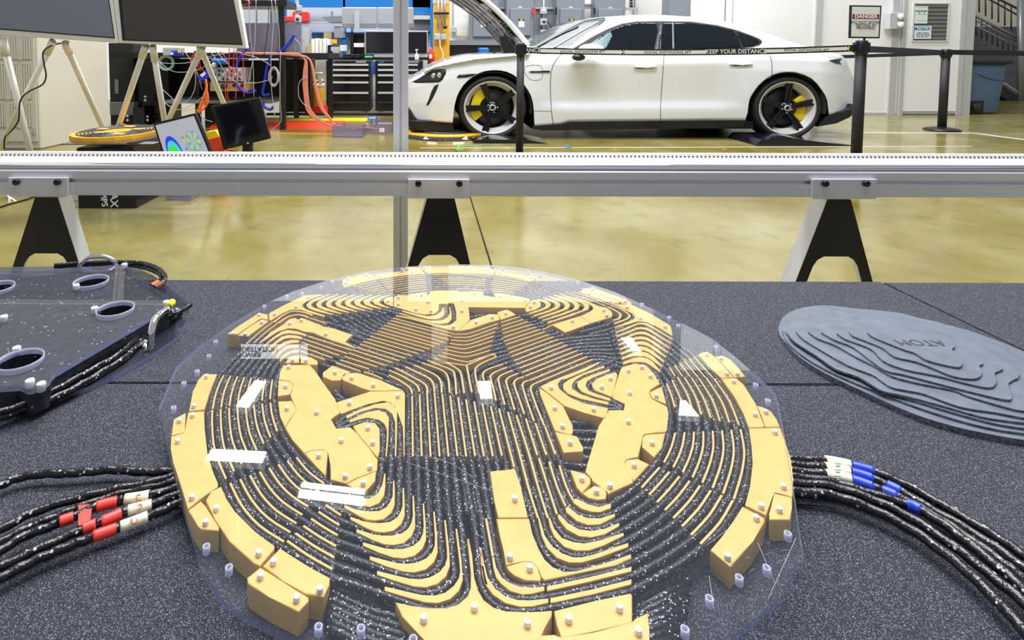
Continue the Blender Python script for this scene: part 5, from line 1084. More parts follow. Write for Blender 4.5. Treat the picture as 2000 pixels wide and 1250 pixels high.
# ---- two tilted monitors ----
def monitor(c, Y, m, label, bez=0.06):
    t = thing('desktop_monitor', label, 'monitor', (at_y(c[3][0]+30, 300, Y).x, Y, 0), 'small monitors')
    bm = bmesh.new(); prism(bm, [at_y(x, y, Y) for x, y in c], (0, 0.03, 0)); bev(bm, 0.003); obj('casing', bm, 'black', t)
    def uv(u, v, off=0.0015):
        a, b, c2, d2 = [Vector((p[0], p[1], 0)) for p in c]; p = a.lerp(b, u).lerp(d2.lerp(c2, u), v); q = at_y(p.x, p.y, Y); q.y = Y-off; return q
    bm = bmesh.new(); prism(bm, [uv(*q) for q in ((bez,bez),(1-bez,bez),(1-bez,1-bez),(bez,1-bez))], (0, 0.001, 0)); sc = obj('screen', bm, m, t)
    q = uv(0.5, 0.9)
    if Y < 3.2:
        bm = bmesh.new(); tube(bm, [(q.x, Y+0.028, q.z+0.06), (q.x, Y+0.12, q.z+0.04), (q.x+0.02, Y+0.36, 0.03)], 0.014, 8); obj('stand', bm, 'lgrey', t); bm = bmesh.new(); prism(bm, [at_z(x, y, 0.002) for x, y in ((324,391),(372,392),(400,374),(410,360),(358,356),(345,376))], (0, 0, 0.035)); bev(bm, 0.008, 2); obj('foot', bm, 'purple_clear', t)
        return t, sc, uv
    wbox('stand', (q.x-0.03, Y+0.03, 0.01), (q.x+0.03, Y+0.06, q.z), 'black', t)
    wbox('foot', (q.x-0.12, Y-0.05, 0), (q.x+0.12, Y+0.15, 0.012), 'black', t)
    return t, sc, uv
MT['lcd'] = mat('lit_screen', (0.3, 0.3, 0.33), 0.3, emit=(0.55, 0.58, 0.70), estr=0.55)
t1, s1, uv = monitor([(298,241),(381,221),(417,308),(328,335)], 3.02, "lcd", 'tilted monitor showing coloured field plots, left of the dark one', 0.05)
def disc_on(u, v, ru, rv, rot, m, off, name='plot'):
    bm = bmesh.new(); P = []
    for k in range(24):
        a = k*math.pi/12; x, y = ru*math.cos(a), rv*math.sin(a); P.append(uv(u+x*math.cos(rot)-y*math.sin(rot), v+x*math.sin(rot)+y*math.cos(rot), off))
    prism(bm, P, (0, 0.0004, 0)); return obj(name, bm, m, s1)
for nm, col in (('pl_blue', (0.02, 0.05, 0.8)), ('pl_cyan', (0.05, 0.6, 0.8)), ('pl_green', (0.05, 0.75, 0.1)), ('pl_yel', (0.8, 0.7, 0.05)), ('pl_red', (0.55, 0.02, 0.05)), ('pl_teal', (0.22, 0.40, 0.42)), ('pl_pale', (0.45, 0.52, 0.40))):
    MT[nm] = mat(nm, col, 0.4, emit=col, estr=0.6)
for i, (m_, s_) in enumerate((('pl_blue', 1), ('pl_cyan', .86), ('pl_green', .74), ('pl_yel', .48), ('pl_red', .36))): disc_on(0.28, 0.66+0.05*i, 0.155*s_, 0.34*s_, -0.12, m_, 0.002+0.0006*i)
disc_on(0.74, 0.55, 0.17, 0.23, 0, 'pl_teal', 0.002)
for k in range(6):
    a = k*math.pi/3; bm = bmesh.new()
    prism(bm, [uv(0.74, 0.55, 0.0026)]+[uv(0.74+0.15*math.cos(a+t_*0.13), 0.55+0.205*math.sin(a+t_*0.13), 0.0026) for t_ in range(5)], (0, 0.0004, 0)); obj('plot_sector', bm, 'pl_pale', s1)
for (u, v) in ((0.07, 0.62), (0.53, 0.40)):
    for i, m_ in enumerate(('pl_red', 'pl_yel', 'pl_green', 'pl_cyan', 'pl_blue')):
        bm = bmesh.new(); prism(bm, [uv(u, v+i*.06, .002), uv(u+.02, v+i*.06, .002), uv(u+.02, v+i*.06+.06, .002), uv(u, v+i*.06+.06, .002)], (0, 0.0004, 0)); obj('colour_bar', bm, m_, s1)
t2, s2, uv2 = monitor([(412,207),(507,190),(528,271),(436,293)], 3.5, "blackgloss", 'tilted dark monitor with a switched-off screen beside the lit one', 0.05)
bm = bmesh.new(); lathe(bm, [(0, 0), (0.006, 0), (0.006, 0.001), (0, 0.001)], at_y(484, 280, 3.493), 'Y', 12); obj('badge', bm, 'alu_lt', t2)
tag(pwire('cable', [(430,290,3.52),(470,297,3.46),(490,289,3.46),(492,280,3.50)], 0.003, 'black'), 'thin black cord curving under the dark tilted monitor', 'cable')
wb = thing('wire_stand', 'bent white wire foot on the floor at the far left', 'stand', tuple(at_z(20, 400, 0)))
pwire('wire', [(-10,378,3.3),(10,380,3.25),(18,385,3.2),(17,402,3.18)], 0.006, 'pvc', wb); pwire('wire', [(10,380,3.3),(33,396,3.2),(22,402,3.2)], 0.006, 'pvc', wb)
tag(wire('cable', [at_z(x, y, 0.005) for x, y in ((-10,408),(20,398),(50,390),(80,380),(130,372))], 0.005, 'black'), 'black cord on the floor between the wire foot and the black case', 'cable')
tag(wire('cable', [at_z(x, y, 0.02) for x, y in ((100,384),(130,392),(152,391))], 0.004, 'pvc'), 'short white cord running to the black case', 'cable')
# ======================= HALL LIGHTS (fixtures seen mirrored in the covers) =======================
MT['lampglow'] = mat('lamp_glow', (1, 1, 1), 0.5, emit=(1.0, 0.98, 0.95), estr=26)
def fixture(pts, label):
    t = thing('ceiling_light', label, 'light', (sum(p[0] for p in pts)/4, sum(p[1] for p in pts)/4, 4.5), 'hanging hall lights')
    c = Vector((t.location.x, t.location.y, 0)); 
    bm = bmesh.new(); prism(bm, [Vector((p[0], p[1], 4.5)) for p in pts], (0, 0, 0.012)); obj('diffuser', bm, 'lampglow', t)
    bm = bmesh.new(); prism(bm, [Vector((c.x+(p[0]-c.x)*1.08, c.y+(p[1]-c.y)*1.08, 4.5125)) for p in pts], (0, 0, 0.07)); obj('housing', bm, 'white', t)
    bm = bmesh.new(); tube(bm, [(c.x, c.y, 4.58), (c.x, c.y, 5.4)], 0.01, 6); obj('hanger', bm, 'grey', t)
for pts, lab in (([(-2.28,7.65),(-2.12,7.62),(-2.19,7.05),(-2.36,7.07)], 'hanging hall light mirrored in the upper left of the cover'),
            ([(-2.38,6.27),(-1.74,6.23),(-1.74,6.06),(-2.38,6.10)], 'hanging hall light mirrored at the left of the cover'),
            ([(-1.23,5.77),(-0.56,5.67),(-0.56,5.61),(-1.24,5.71)], 'thin hanging hall light mirrored at the lower left of the cover'),
            ([(-1.24,5.67),(-0.56,5.57),(-0.56,5.46),(-1.24,5.57)], 'broad hanging hall light mirrored at the lower left of the cover'),
            ([(0.82,7.64),(0.99,7.64),(0.97,7.25),(0.81,7.25)], 'hanging hall light mirrored at the middle of the cover'),
            ([(3.24,8.86),(3.41,8.86),(3.40,8.46),(3.28,8.48)], 'hanging hall light mirrored at the far right of the cover'),
            ([(3.43,7.21),(3.50,7.21),(3.52,6.90),(3.28,6.92)], 'hanging hall light mirrored at the right of the cover')):
    fixture(pts, lab)
# sign board high over the lab, seen mirrored in the cover
def mir(px, py, Y):
    d = ray(px, py); zp = ZA+TA; t = (zp-H)/d.z; p = EYE+d*t; k = (Y-p.y)/d.y; return Vector((p.x+d.x*k, Y, zp-d.z*k))
Yp = 5.2
a, b = mir(470, 672, Yp), mir(600, 701, Yp)
zlo, zhi = min(a.z, b.z), max(a.z, b.z)
sb = thing('hanging_sign', 'white POWER SUBSTATION sign hanging high, seen only as a reflection', 'sign', (a.x, Yp, zlo))
MT['signglow'] = mat('glowing_sign_face', (0.9, 0.9, 0.9), 0.5, emit=(0.95, 0.97, 1.0), estr=2.6)  # emission added so the board's reflection comes out bright
wbox('board', (a.x, Yp, zlo), (b.x, Yp+0.02, zhi), 'signglow', sb); wbox('blue_band', (a.x, Yp-0.001, zlo-0.10), (b.x, Yp+0.02, zlo), 'blue', sb)
textmesh('lettering', 'SUBSTATION', 0.062, 'black', sb, face_mtx(mir(505, 682, Yp-0.004)), 0.0005, bold=0.002)
textmesh('lettering', 'POWER', 0.062, 'black', sb, face_mtx(mir(488, 692, Yp-0.004)), 0.0005, bold=0.002)
for s_ in (0.15, 0.85): wbox('hanger', (a.x+(b.x-a.x)*s_-0.001, Yp+0.005, zhi), (a.x+(b.x-a.x)*s_+0.001, Yp+0.007, 5.2), 'grey', sb)

# ======================= LAB AREA, LEFT BACK =======================
YL = 6.3
MT['paleteal'] = mat('pale_teal', (0.30, 0.50, 0.45), 0.4)
fr = thing('lab_frame', 'black square-tube test bench frame crowded with cables', 'bench frame', (at_y(420, 250, YL).x, YL, 0))
def P3(x, y, Y): return at_y(x, y, Y)
def fbox(n, x0, y0, x1, y1, Y=YL, d=0.05, m='black', p=fr, bv=0): return pbox(n, x0, y0, x1, y1, Y, d, m, p, bv)
x0_, x1_ = P3(545, 150, YL).x, P3(556, 150, YL).x
wbox('post', (x0_, YL, 0), (x1_, YL+0.06, 1.6), 'black', fr)
for px in (250, 380, 573, 640): wbox('post', (P3(px, 150, YL+0.7).x, YL+0.7, 0), (P3(px+9, 150, YL+0.7).x, YL+0.75, 0.88 if px != 573 else 0.86), 'black', fr)
fbox('worktop', 213, 103, 642, 114, YL-0.02, 0.85, 'black')
fbox('upper_shelf', 440, 0, 560, 12, YL-0.05, 0.5, 'black')
fbox('lower_shelf', 322, 196, 530, 202, YL+0.05, 0.6, 'grey')
fbox('foot_bar', 520, 221, 770, 226, YL+0.75, 0.05, 'black')
fbox('cross_bar', 380, 159, 420, 164, YL, 0.3, 'black')
# dark equipment filling
cabd = thing('equipment_rack', 'dark equipment cabinets standing under the black bench', 'cabinet', (P3(300, 240, YL+0.3).x, YL+0.2, 0))
for (a0, b0, a1, b1, dY, m_) in ((214,84,262,250,.45,'black_matte'),(264,112,330,250,.5,'blackgloss'),(330,115,470,196,.8,'black_matte'),(470,118,545,196,.82,'black_matte'),(400,200,500,250,.6,'black_matte'),(557,115,606,219,.84,'black_matte'),(214,200,262,225,.4,'grey')):
    pbox('cabinet_body', a0, b0, a1, b1, YL+dY, 0.35, m_, cabd, 0.004)
pbox('panel', 260, 210, 282, 245, YL+0.36, 0.02, 'darksteel', cabd); pbox('panel', 224, 155, 231, 183, YL+0.44, 0.01, 'grey', cabd)
for (x, y) in ((284,189),(284,196),(249,227),(249,235),(288,228),(288,235)):
    bm = bmesh.new(); lathe(bm, [(0, -0.01), (0.014, -0.008), (0.018, 0), (0, 0)], P3(x, y, YL+0.38), 'Y', 12); obj('knob', bm, 'alu_lt', cabd)
def pth(label, pts, r, m, Y, cat='cable', grp=None, name='cable'):
    return tag(pwire(name, pts, r, m, None, Y, 5, 6), label, cat, grp)
inst = thing('signal_generator', 'grey bench instrument with rows of round sockets behind the cables', 'instrument', tuple(P3(446, 160, YL-0.05)))
pbox('case', 412, 132, 478, 159, YL-0.05, 0.25, 'lgrey', inst, 0.004)
for r_ in range(3):
    for k in range(7):
        q = P3(420+k*8, 138+r_*8, YL-0.052); bm = bmesh.new(); lathe(bm, [(0, -0.012), (0.010, -0.012), (0.015, 0), (0, 0)], q, 'Y', 10); obj('socket', bm, 'darksteel' if (k+r_) % 3 else 'alu_lt', inst)
inst2 = thing('breakout_board', 'pale tan box with terminal strips on the lower shelf', 'instrument', tuple(P3(446, 178, YL-0.03)))
pbox('case', 410, 161, 480, 178, YL-0.03, 0.3, 'wood', inst2, 0.003)
for k in range(8): pbox('terminal', 414+k*8, 164, 419+k*8, 170, YL-0.045, 0.02, 'black' if k % 2 else 'alu_dull', inst2)
bm = bmesh.new(); lathe(bm, [(0, -0.02), (0.03, -0.02), (0.035, 0), (0, 0)], P3(437, 169, YL-0.05), 'Y', 16); obj('fan', bm, 'darksteel', inst2)
mt_ = thing('cordless_drill', 'blue power tool with a round steel nose on the bench frame', 'tool', tuple(P3(428, 128, YL-0.1)))
pbox('tool_body', 413, 114, 440, 126, YL-0.12, 0.1, 'blue', mt_, 0.02); bm = bmesh.new(); lathe(bm, [(0, -0.05), (0.018, -0.05), (0.03, -0.01), (0.035, 0), (0, 0)], P3(418, 127, YL-0.13), 'Y', 14); obj('chuck', bm, 'chrome', mt_)
bb = thing('connector_block', 'blue plug with white labels hanging among red cables', 'plug', tuple(P3(400, 150, YL-0.2)))
poly_y('plug_body', [(386,150),(402,136),(407,140),(408,150),(394,158),(387,156)], YL-0.2, 0.05, 'bluehose', bb); poly_y('plug_label', [(390,146),(399,140),(402,144),(395,151)], YL-0.205, 0.004, 'paper', bb)
# clear enclosure
ce = thing('clear_enclosure', 'clear plastic enclosure standing on the bench frame, cables entering from above', 'enclosure', tuple(P3(520, 102, YL)))
fbox('front_sheet', 462, 46, 590, 102, YL+0.02, 0.008, 'purple_clear', ce); fbox('side_sheet', 462, 46, 464, 102, YL+0.02, 0.4, 'purple_clear', ce)
fbox('top_sheet', 462, 45, 590, 47, YL+0.02, 0.4, 'purple_clear', ce); fbox('back_sheet', 464, 47, 588, 102, YL+0.42, 0.008, 'lgrey', ce)
for k in range(6): fbox('fitting', 480+k*17, 92-(k % 2)*3, 490+k*17, 101, YL+0.15, 0.06, 'wood' if k % 2 else 'alu_dull', ce)
wh = tag(pbox('white_terminal_box', 318, 93, 352, 108, YL-0.1, 0.12, 'lgrey', None, 0.003), 'pale grey terminal box under the charcoal display', 'box')
tb = tag(pbox('label_box', 334, 99, 354, 109, YL-0.15, 0.03, 'bluehose', None, 0.002), 'small blue and white box with a yellow plug', 'box'); pbox('label', 333, 102, 338, 107, YL-0.155, 0.01, 'paper', tb); pbox('plug', 347, 96, 353, 103, YL-0.16, 0.02, 'tapeyellow', tb)
random.seed(4)
for i, pts in enumerate(([(487,83),(478,100),(466,118),(460,140),(461,160),(470,175),(487,181),(500,176)],[(575,68),(565,84),(552,97),(540,104),(530,110),(523,125),(520,140),(516,165),(513,180),(516,186),(526,184)],[(513,198),(516,208),(528,214),(534,208)])):
    pth(('thick blue hose bending under the clear enclosure', 'thick blue hose running down in front of the black post', 'short loop of blue hose low by the black post')[i], pts, 0.016, 'bluehose', YL-0.035, 'hose', 'blue hoses', 'hose')
for i in range(7):
    dx = (i-3)*2.6
    pts = [(478,103+i*0.6),(520,104+i*.6),(560,104+i*.8),(585,106+i),(598+dx*.3,118),(600+dx*.8,135),(600+dx,160),(602+dx*.9,190),(606+dx,212),(618+dx,228),(635+dx*.6,240),(660,250+dx*.4),(730,254+dx*.3)] if i < 4 else [(520,104),(575,104+i*.7),(600,112),(608+dx*.4,130),(612+dx*.6,160),(618+dx*.7,190),(626+dx*.8,214),(640+dx*.6,230),(655,243+dx*.3),(668,246)]
    pth('pinkish tube of the bundle falling from the enclosure to the floor', [(x, y, YL-0.1) for x, y in pts], 0.0085, 'salmon', YL-0.1, 'tube', 'pinkish tubes', 'tube')
bm = bmesh.new()
for i in range(9):
    ph = i*0.7
    tube(bm, smooth_path([P3(535+(9+2.0*math.sin(ph))*math.cos(a*0.6283+ph), 150+(17+2.5*math.cos(ph))*math.sin(a*0.6283+ph), YL-0.06-0.008*i) for a in range(11)], 4), 0.0055, 6)
tag(obj('cable_coil', bm, 'wiregrey'), 'bundled coil of grey cable hanging at the black post', 'cable')
WH = [([(486,0),(488,60),(494,120),(496,190)], 'wiregrey'), ([(500,0),(499,50),(496,100),(486,160),(482,180)], 'wiregrey'), ([(470,105),(500,112),(520,122),(528,128)], 'wiregrey'), ([(475,160),(500,162),(525,156),(532,150)], 'wiregrey'),
      ([(530,0),(534,40),(531,90),(529,120),(530,170),(534,205),(537,228)], 'wiregrey'), ([(548,100),(547,150),(547,200),(549,225),(547,240),(530,254)], 'wiregrey'), ([(537,0),(545,60),(546,100)], 'wiregrey'), ([(525,0),(524,40),(520,80),(515,110)], 'black'),
      ([(590,70),(598,90),(592,104)], 'wiregrey'), ([(575,75),(585,85),(590,104)], 'wiregrey'), ([(600,150),(585,160),(583,185),(590,200),(600,208)], 'wiregrey'),
      ([(300,120),(330,124),(370,122),(420,108),(470,100)], 'wiregrey'), ([(305,115),(340,140),(390,135),(420,112)], 'wiregrey'), ([(312,170),(330,186),(345,200),(362,200),(376,185),(382,160),(380,130)], 'wiregrey'), ([(318,198),(345,214),(375,205),(395,190)], 'wiregrey'),
      ([(360,100),(380,130),(395,175)], 'wiregrey'), ([(410,100),(430,125),(445,150),(470,165)], 'wiregrey'), ([(418,95),(440,120),(470,150),(480,160)], 'wiregrey'), ([(402,172),(390,210),(395,230),(415,238)], 'wiregrey')]
for i, (pts, m_) in enumerate(WH): pth('thin grey or black wire trailing through the bench frame', pts, 0.004, m_, YL-0.12-0.01*(i % 5), 'wire', 'trailing wires', 'wire')
bm = bmesh.new()
for i in range(5):
    tube(bm, smooth_path([P3(325+(11+i*1.2)*math.cos(a*0.7), 123+(11+i*.9)*math.sin(a*0.7), YL-0.03-0.008*i) for a in range(10)], 4), 0.0045, 6)
tag(obj('cable_coil', bm, 'paleteal'), 'pale green coiled cable hanging under the charcoal display', 'cable')
for i, pts in enumerate(([(448,93),(447,130),(440,170),(442,195)],[(457,93),(455,140),(445,180),(446,195)],[(462,95),(462,150),(460,195)],[(474,60),(475,120),(476,160),(477,190)],[(465,0),(464,40),(475,95)],[(380,100),(372,125),(385,145)],[(388,98),(384,120),(392,140)],[(394,100),(390,125),(398,140)],[(430,100),(445,120),(452,150)],[(478,0),(490,6),(470,10)])):
    pth('thin red wire hanging in the bench frame', pts, 0.0045, 'red', YL-0.22, 'wire', 'red wires', 'wire')
for i, pts in enumerate(([(402,155),(404,175),(402,195),(392,210),(384,217)],[(404,165),(400,185),(388,212)],[(405,180),(406,198),(398,212),(386,219)])):
    pth('orange-red power cable dropping from the blue plug', pts, 0.012, 'orange', YL-0.25, 'cable', 'orange power cables')
for i in range(5): pth('orange cord lying on the floor behind the spare coil pad', [(216+i*3,252-i*2),(240,247-i),(265,249),(292,253-i)], 0.008, 'orange', YL-0.4, 'cable', 'orange floor cords')
# cable ramp, barrier
cr_ = thing('cable_ramp', 'red and yellow cable ramp on the floor behind the tilted monitors', 'cable ramp', tuple(at_z(590, 254, 0)))
Yr = 6.35
a, b = at_y(405, 246, Yr), at_y(665, 246, Yr)
bm = bmesh.new(); prism(bm, [(a.x, Yr, 0), (a.x, Yr+0.25, 0.045), (a.x, Yr+0.45, 0.045), (a.x, Yr+0.65, 0)], (b.x-a.x, 0, 0)); obj('ramp_body', bm, 'orangered', cr_) if False else None
MT['orangered'] = mat('orange_red', (0.85, 0.07, 0.02), 0.45)
bm.free() if bm.is_valid and False else None
bm = bmesh.new(); prism(bm, [(a.x, Yr, 0), (a.x, Yr+0.25, 0.045), (a.x, Yr+0.40, 0.045), (a.x, Yr+0.40, 0)], (b.x-a.x, 0, 0)); obj('ramp_side', bm, 'orangered', cr_)
bm = bmesh.new(); prism(bm, [(a.x+0.3, Yr+0.41, 0), (a.x+0.3, Yr+0.41, 0.05), (a.x+0.3, Yr+0.72, 0.05), (a.x+0.3, Yr+0.8, 0)], (b.x-a.x, 0, 0)); obj('ramp_lid', bm, 'tapeyellow', cr_)
cr2 = thing('cable_ramp', 'yellow and red folded barrier piece between the two tilted monitors', 'cable ramp', tuple(at_z(415, 290, 0)))
poly_y('ramp_lid', [(401,259),(420,255),(430,268),(408,274)], 3.9, 0.1, 'tapeyellow', cr2); poly_y('ramp_side', [(407,273),(428,267),(436,290),(440,300),(412,300)], 3.88, 0.12, 'orangered', cr2)
wbox('ramp_foot', (at_y(408, 300, 3.9).x, 3.89, 0), (at_y(436, 300, 3.9).x, 4.0, at_y(420, 298, 3.9).z), 'orangered', cr2)
# yellow extinguisher-like tank on a red base
tk = thing('yellow_tank', 'yellow cylinder with green and white tags on a red base', 'cylinder', (P3(619, 222, 7.3).x, 7.3, 0))
Yt = 7.3; c = P3(618, 208, Yt); r = 13.5*Yt/F; zt2 = P3(618, 152, Yt).z
bm = bmesh.new(); lathe(bm, [(0, 0), (r*.95, 0), (r, 0.01), (r, zt2-c.z-0.06), (r*.8, zt2-c.z-0.02), (r*.35, zt2-c.z), (0, zt2-c.z)], (c.x, Yt+r, c.z), n=28); obj('cylinder_body', bm, 'yellowpaint', tk)
bm = bmesh.new(); lathe(bm, [(r*1.01, 0.245), (r*1.012, 0.245), (r*1.012, 0.30), (r*1.01, 0.30)], (c.x, Yt+r, c.z), n=28); obj('label_band', bm, 'paper', tk)
bm = bmesh.new(); lathe(bm, [(r*1.015, 0.305), (r*1.03, 0.31), (r*1.015, 0.32)], (c.x, Yt+r, c.z), n=28); obj('strap', bm, 'black', tk)
poly_y('red_base', [(600,208),(632,208),(637,222),(595,222)], Yt-0.02, 0.25, 'red', tk)
poly_y('base_skirt', [(594,221),(638,221),(638,226),(594,226)], Yt-0.02, 0.25, 'red', tk)
poly_y('green_tag', [(614,146),(619,146),(621,155),(616,156)], Yt-0.03, 0.004, 'green', tk); poly_y('white_tag', [(620,151),(627,148),(630,165),(623,166)], Yt-0.035, 0.004, 'paper', tk)
bm = bmesh.new(); tube(bm, [P3(612, 145, Yt+0.05), P3(622, 143, Yt+0.05), P3(630, 143, Yt)], 0.012, 8); obj('lever', bm, 'alu_lt', tk)
poly_y('red_wedge', [(700, 1), (701, 1), (701, 2)], 9.0, 0.001, 'red', tk) if False else None
# tool chests
def chest(x0, x1, hx0, hx1, Y, label):
    t = thing('tool_chest', label, 'tool chest', (P3((x0+x1)/2, 224, Y).x, Y, 0), 'black tool chests')
    pbox('carcass', x0, 118, x1, 217, Y, 0.5, 'black', t, 0.005)
    ys_ = [122, 130, 140.5, 151, 164.5, 185, 203, 214]
    for i, hy in enumerate((126.7, 137, 147.4, 161.3, 181.7, 200.5)):
        dr = pbox('drawer', x0+2, ys_[i]+0.6, x1-2, ys_[i+1]-0.6, Y-0.012, 0.012, 'blackgloss', t)
        pbox('handle', hx0, hy-2.1, hx1, hy+1.6, Y-0.035, 0.02, 'alu_lt' if i < 5 else 'darksteel', dr)
    for cx_ in (x0+8, x0+14, x1-14, x1-8):
        bm = bmesh.new(); lathe(bm, [(0, 0), (0.024, 0), (0.024, 0.02), (0, 0.02)], P3(cx_, 220.5, Y+0.02), 'Y', 14); obj('castor', bm, 'alu_dull', t)
    textmesh('lettering', 'ATOM', 0.032, 'paper', t, face_mtx(P3(x1-20, 121, Y-0.003)), 0.0004, sx=1.2) if False else None
    pbox('badge', x0+8, 120, x0+17, 122.5, Y-0.002, 0.003, 'signblue', t); pbox('badge', x1-28, 119.6, x1-8, 122.4, Y-0.002, 0.003, 'alu_dull', t)
chest(637, 723, 641, 719.5, 7.86, 'black tool chest with silver drawer handles beside the yellow tank')
chest(733, 826, 738, 816, 7.9, 'black tool chest with silver drawer handles partly behind the slotted post')
pbox('gap_box', 723, 120, 733, 145, 8.0, 0.1, 'signblue', None); o = bpy.data.objects[-1] if False else [q for q in bpy.data.objects if q.name.startswith('gap_box')][0]; o.name = 'blue_case'; tag(o, 'small blue case between the two tool chests', 'case')
bench2 = thing('work_counter', 'long dark counter behind and above the tool chests', 'counter', (P3(720, 115, 8.5).x, 8.45, 0))
pbox('counter_top', 575, 112, 845, 117, 8.4, 0.9, 'black', bench2); wbox('leg', (P3(604, 150, 8.45).x, 8.45, 0), (P3(610, 150, 8.45).x, 8.55, 0.78), 'black', bench2); wbox('leg', (P3(836, 150, 8.45).x, 8.45, 0), (P3(842, 150, 8.45).x, 8.55, 0.78), 'blue', bench2)
# counter-top objects
def item(n, x0, y0, x1, y1, Y, d, m, lab, cat, grp=None, bv=0.003): return tag(pbox(n, x0, y0, x1, y1, Y, d, m, None, bv), lab, cat, grp)
mo1 = thing('computer_monitor', 'wide black monitor with silver frame behind the tool chests', 'monitor', tuple(P3(775, 112, 8.6)))
pbox('casing', 712, 60, 836, 107, 8.6, 0.05, 'alu_dull', mo1, 0.005); pbox('screen', 714.5, 62.5, 833.5, 104.5, 8.598, 0.01, 'blackgloss', mo1); pbox('stand', 768, 106, 784, 112, 8.62, 0.1, 'grey', mo1)
for (a0, a1, lab) in ((668, 736, 'silver-backed monitor seen from behind, left of the pair'), (737, 808, 'silver-backed monitor seen from behind, right of the pair')):
    t = thing('computer_monitor', lab, 'monitor', tuple(P3((a0+a1)/2, 60, 8.9)), 'silver monitors seen from behind'); pbox('back_cover', a0, 14, a1, 54, 8.9, 0.04, 'alu_dull', t, 0.012); pbox('lower_band', a0+1, 45, a1-1, 55, 8.895, 0.02, 'grey', t, 0.003)
    if a0 == 668: pbox('stand', 692, 22, 702, 63, 8.86, 0.03, 'lgrey', t); pbox('foot', 680, 112-2, 715, 112, 8.8, 0.2, 'grey', t)
    else: pbox('stand', 768, 22, 778, 60, 8.94, 0.03, 'lgrey', t)
sp = thing('stand_shelf', 'black open stand with a white strip on the counter', 'stand', tuple(P3(700, 110, 8.65)))
pbox('shelf_top', 675, 64, 712, 67, 8.65, 0.25, 'black', sp); pbox('shelf_side', 684, 67, 690, 110, 8.65, 0.25, 'black', sp); pbox('shelf_back', 690, 67, 712, 110, 8.85, 0.02, 'black', sp); pbox('white_strip', 691, 84, 711, 92, 8.66, 0.1, 'paper', sp)
for k in range(5): item('ring_binder', 608+k*7.5, 76-(k % 2), 614.5+k*7.5, 110, 8.95, 0.25, ('paper', 'paper', 'creamtape', 'paper', 'paper')[k], 'white ring binder in the row left of the counter', 'binder', 'ring binders')
item('grey_box', 583, 56, 602, 110, 9.0, 0.3, 'lgrey', 'stack-like pale grey box left of the binders', 'box'); item('cardboard_box', 600, 86, 608, 110, 8.9, 0.2, 'wood', 'narrow cardboard box before the binders', 'box')
item('desk_organiser', 646, 92, 664, 110, 8.8, 0.15, 'lgrey', 'pale desk tray with orange papers', 'tray'); item('orange_paper', 648, 77, 658, 85, 8.95, 0.02, 'yellowpaint', 'orange card above the desk tray', 'paper'); item('switch_box', 664, 88, 678, 100, 8.75, 0.1, 'paper', 'small white box by the desk tray', 'box')
item('wire_spool', 632, 63, 648, 76, 9.3, 0.12, 'wood', 'wooden wire spool on the blue shelf', 'spool', None, 0.01); item('clear_bin', 652, 51, 670, 74, 9.3, 0.2, 'lgrey', 'pale plastic bin on the blue shelf', 'bin'); item('dark_binder', 640, 88, 646, 110, 8.92, 0.2, 'black', 'dark narrow binder at the end of the row', 'binder')
item('pump_bottle', 810, 106, 818, 118, 8.0, 0.06, 'paper', 'white pump bottle on the right tool chest', 'bottle', None, 0.01)
bt = [q for q in bpy.data.objects if q.name.startswith('pump_bottle')][0]; pbox('pump', 812.5, 97, 815, 106, 8.02, 0.02, 'paper', bt); pbox('nozzle', 811, 96, 816.5, 98.5, 8.0, 0.03, 'paper', bt)
kb = item('keyboard', 670, 106, 706, 111, 8.3, 0.2, 'black', 'black keyboard and handset on the counter', 'keyboard'); item('game_pad', 700, 106, 730, 112, 8.25, 0.1, 'blackgloss', 'black controller lying on the counter', 'controller', None, 0.01); item('green_cloth', 712, 109, 728, 114, 8.2, 0.1, 'green', 'green cloth on the counter by the black controller', 'cloth', None, 0.01)
# blue shelving behind
sh = thing('blue_shelving', 'blue steel shelving along the back wall with white panels', 'shelving', (P3(700, 60, 9.7).x, 9.7, 0))
MT['shelfblue'] = mat('shelf_blue', (0.005, 0.17, 0.52), 0.4)
for (a0, b0, a1, b1, dd) in ((556,-20,846,14,.1),(806,-20,846,28,.12),(556,62.5,846,65.5,.3),(600,74,680,76.5,.3),(668,55,676,112,.05),(685,40,690,112,.05),(670,-20,674,16,.05),(800,60,846,65,.2)): pbox('beam', a0, b0, a1, b1, 9.7, dd, 'shelfblue', sh)
pbox('white_back', 556, 14, 846, 112, 10.0, 0.03, 'wallwhite', sh); pbox('lower_panel', 800, 28, 846, 60, 9.72, 0.05, 'grey', sh); pbox('grey_rail', 548, 42, 668, 46, 9.65, 0.1, 'lgrey', sh)
pbox('leg', 556, -20, 560, 222, 9.6, 0.05, 'shelfblue', sh); pbox('leg', 840, -20, 846, 218, 9.6, 0.05, 'shelfblue', sh); pbox('clear_shelf', 808, 30, 846, 38, 9.62, 0.2, 'alu_lt', sh)
rc = thing('red_case', 'red tool case on the grey rail of the shelving', 'case', tuple(P3(575, 42, 9.4))); pbox('case_body', 551, 32, 578, 42, 9.4, 0.2, 'red', rc, 0.01); pbox('case_lid', 571, 23, 601, 42, 9.42, 0.2, 'red', rc, 0.01); pbox('clasp', 584, 28, 588, 38, 9.395, 0.03, 'black', rc)
tl = thing('task_lamp', 'grey flat lamp hanging beside the silver monitors', 'lamp', tuple(P3(648, 43, 9.2))); poly_y('shade', [(628,33),(668,31),(668,43),(640,43)], 9.2, 0.3, 'grey', tl); pbox('stem', 646, 22, 650, 33, 9.25, 0.03, 'grey', tl)
cn = thing('power_conduit', 'vertical grey conduit with a socket box beside the red case', 'conduit', tuple(P3(581, 55, 8.6))); 
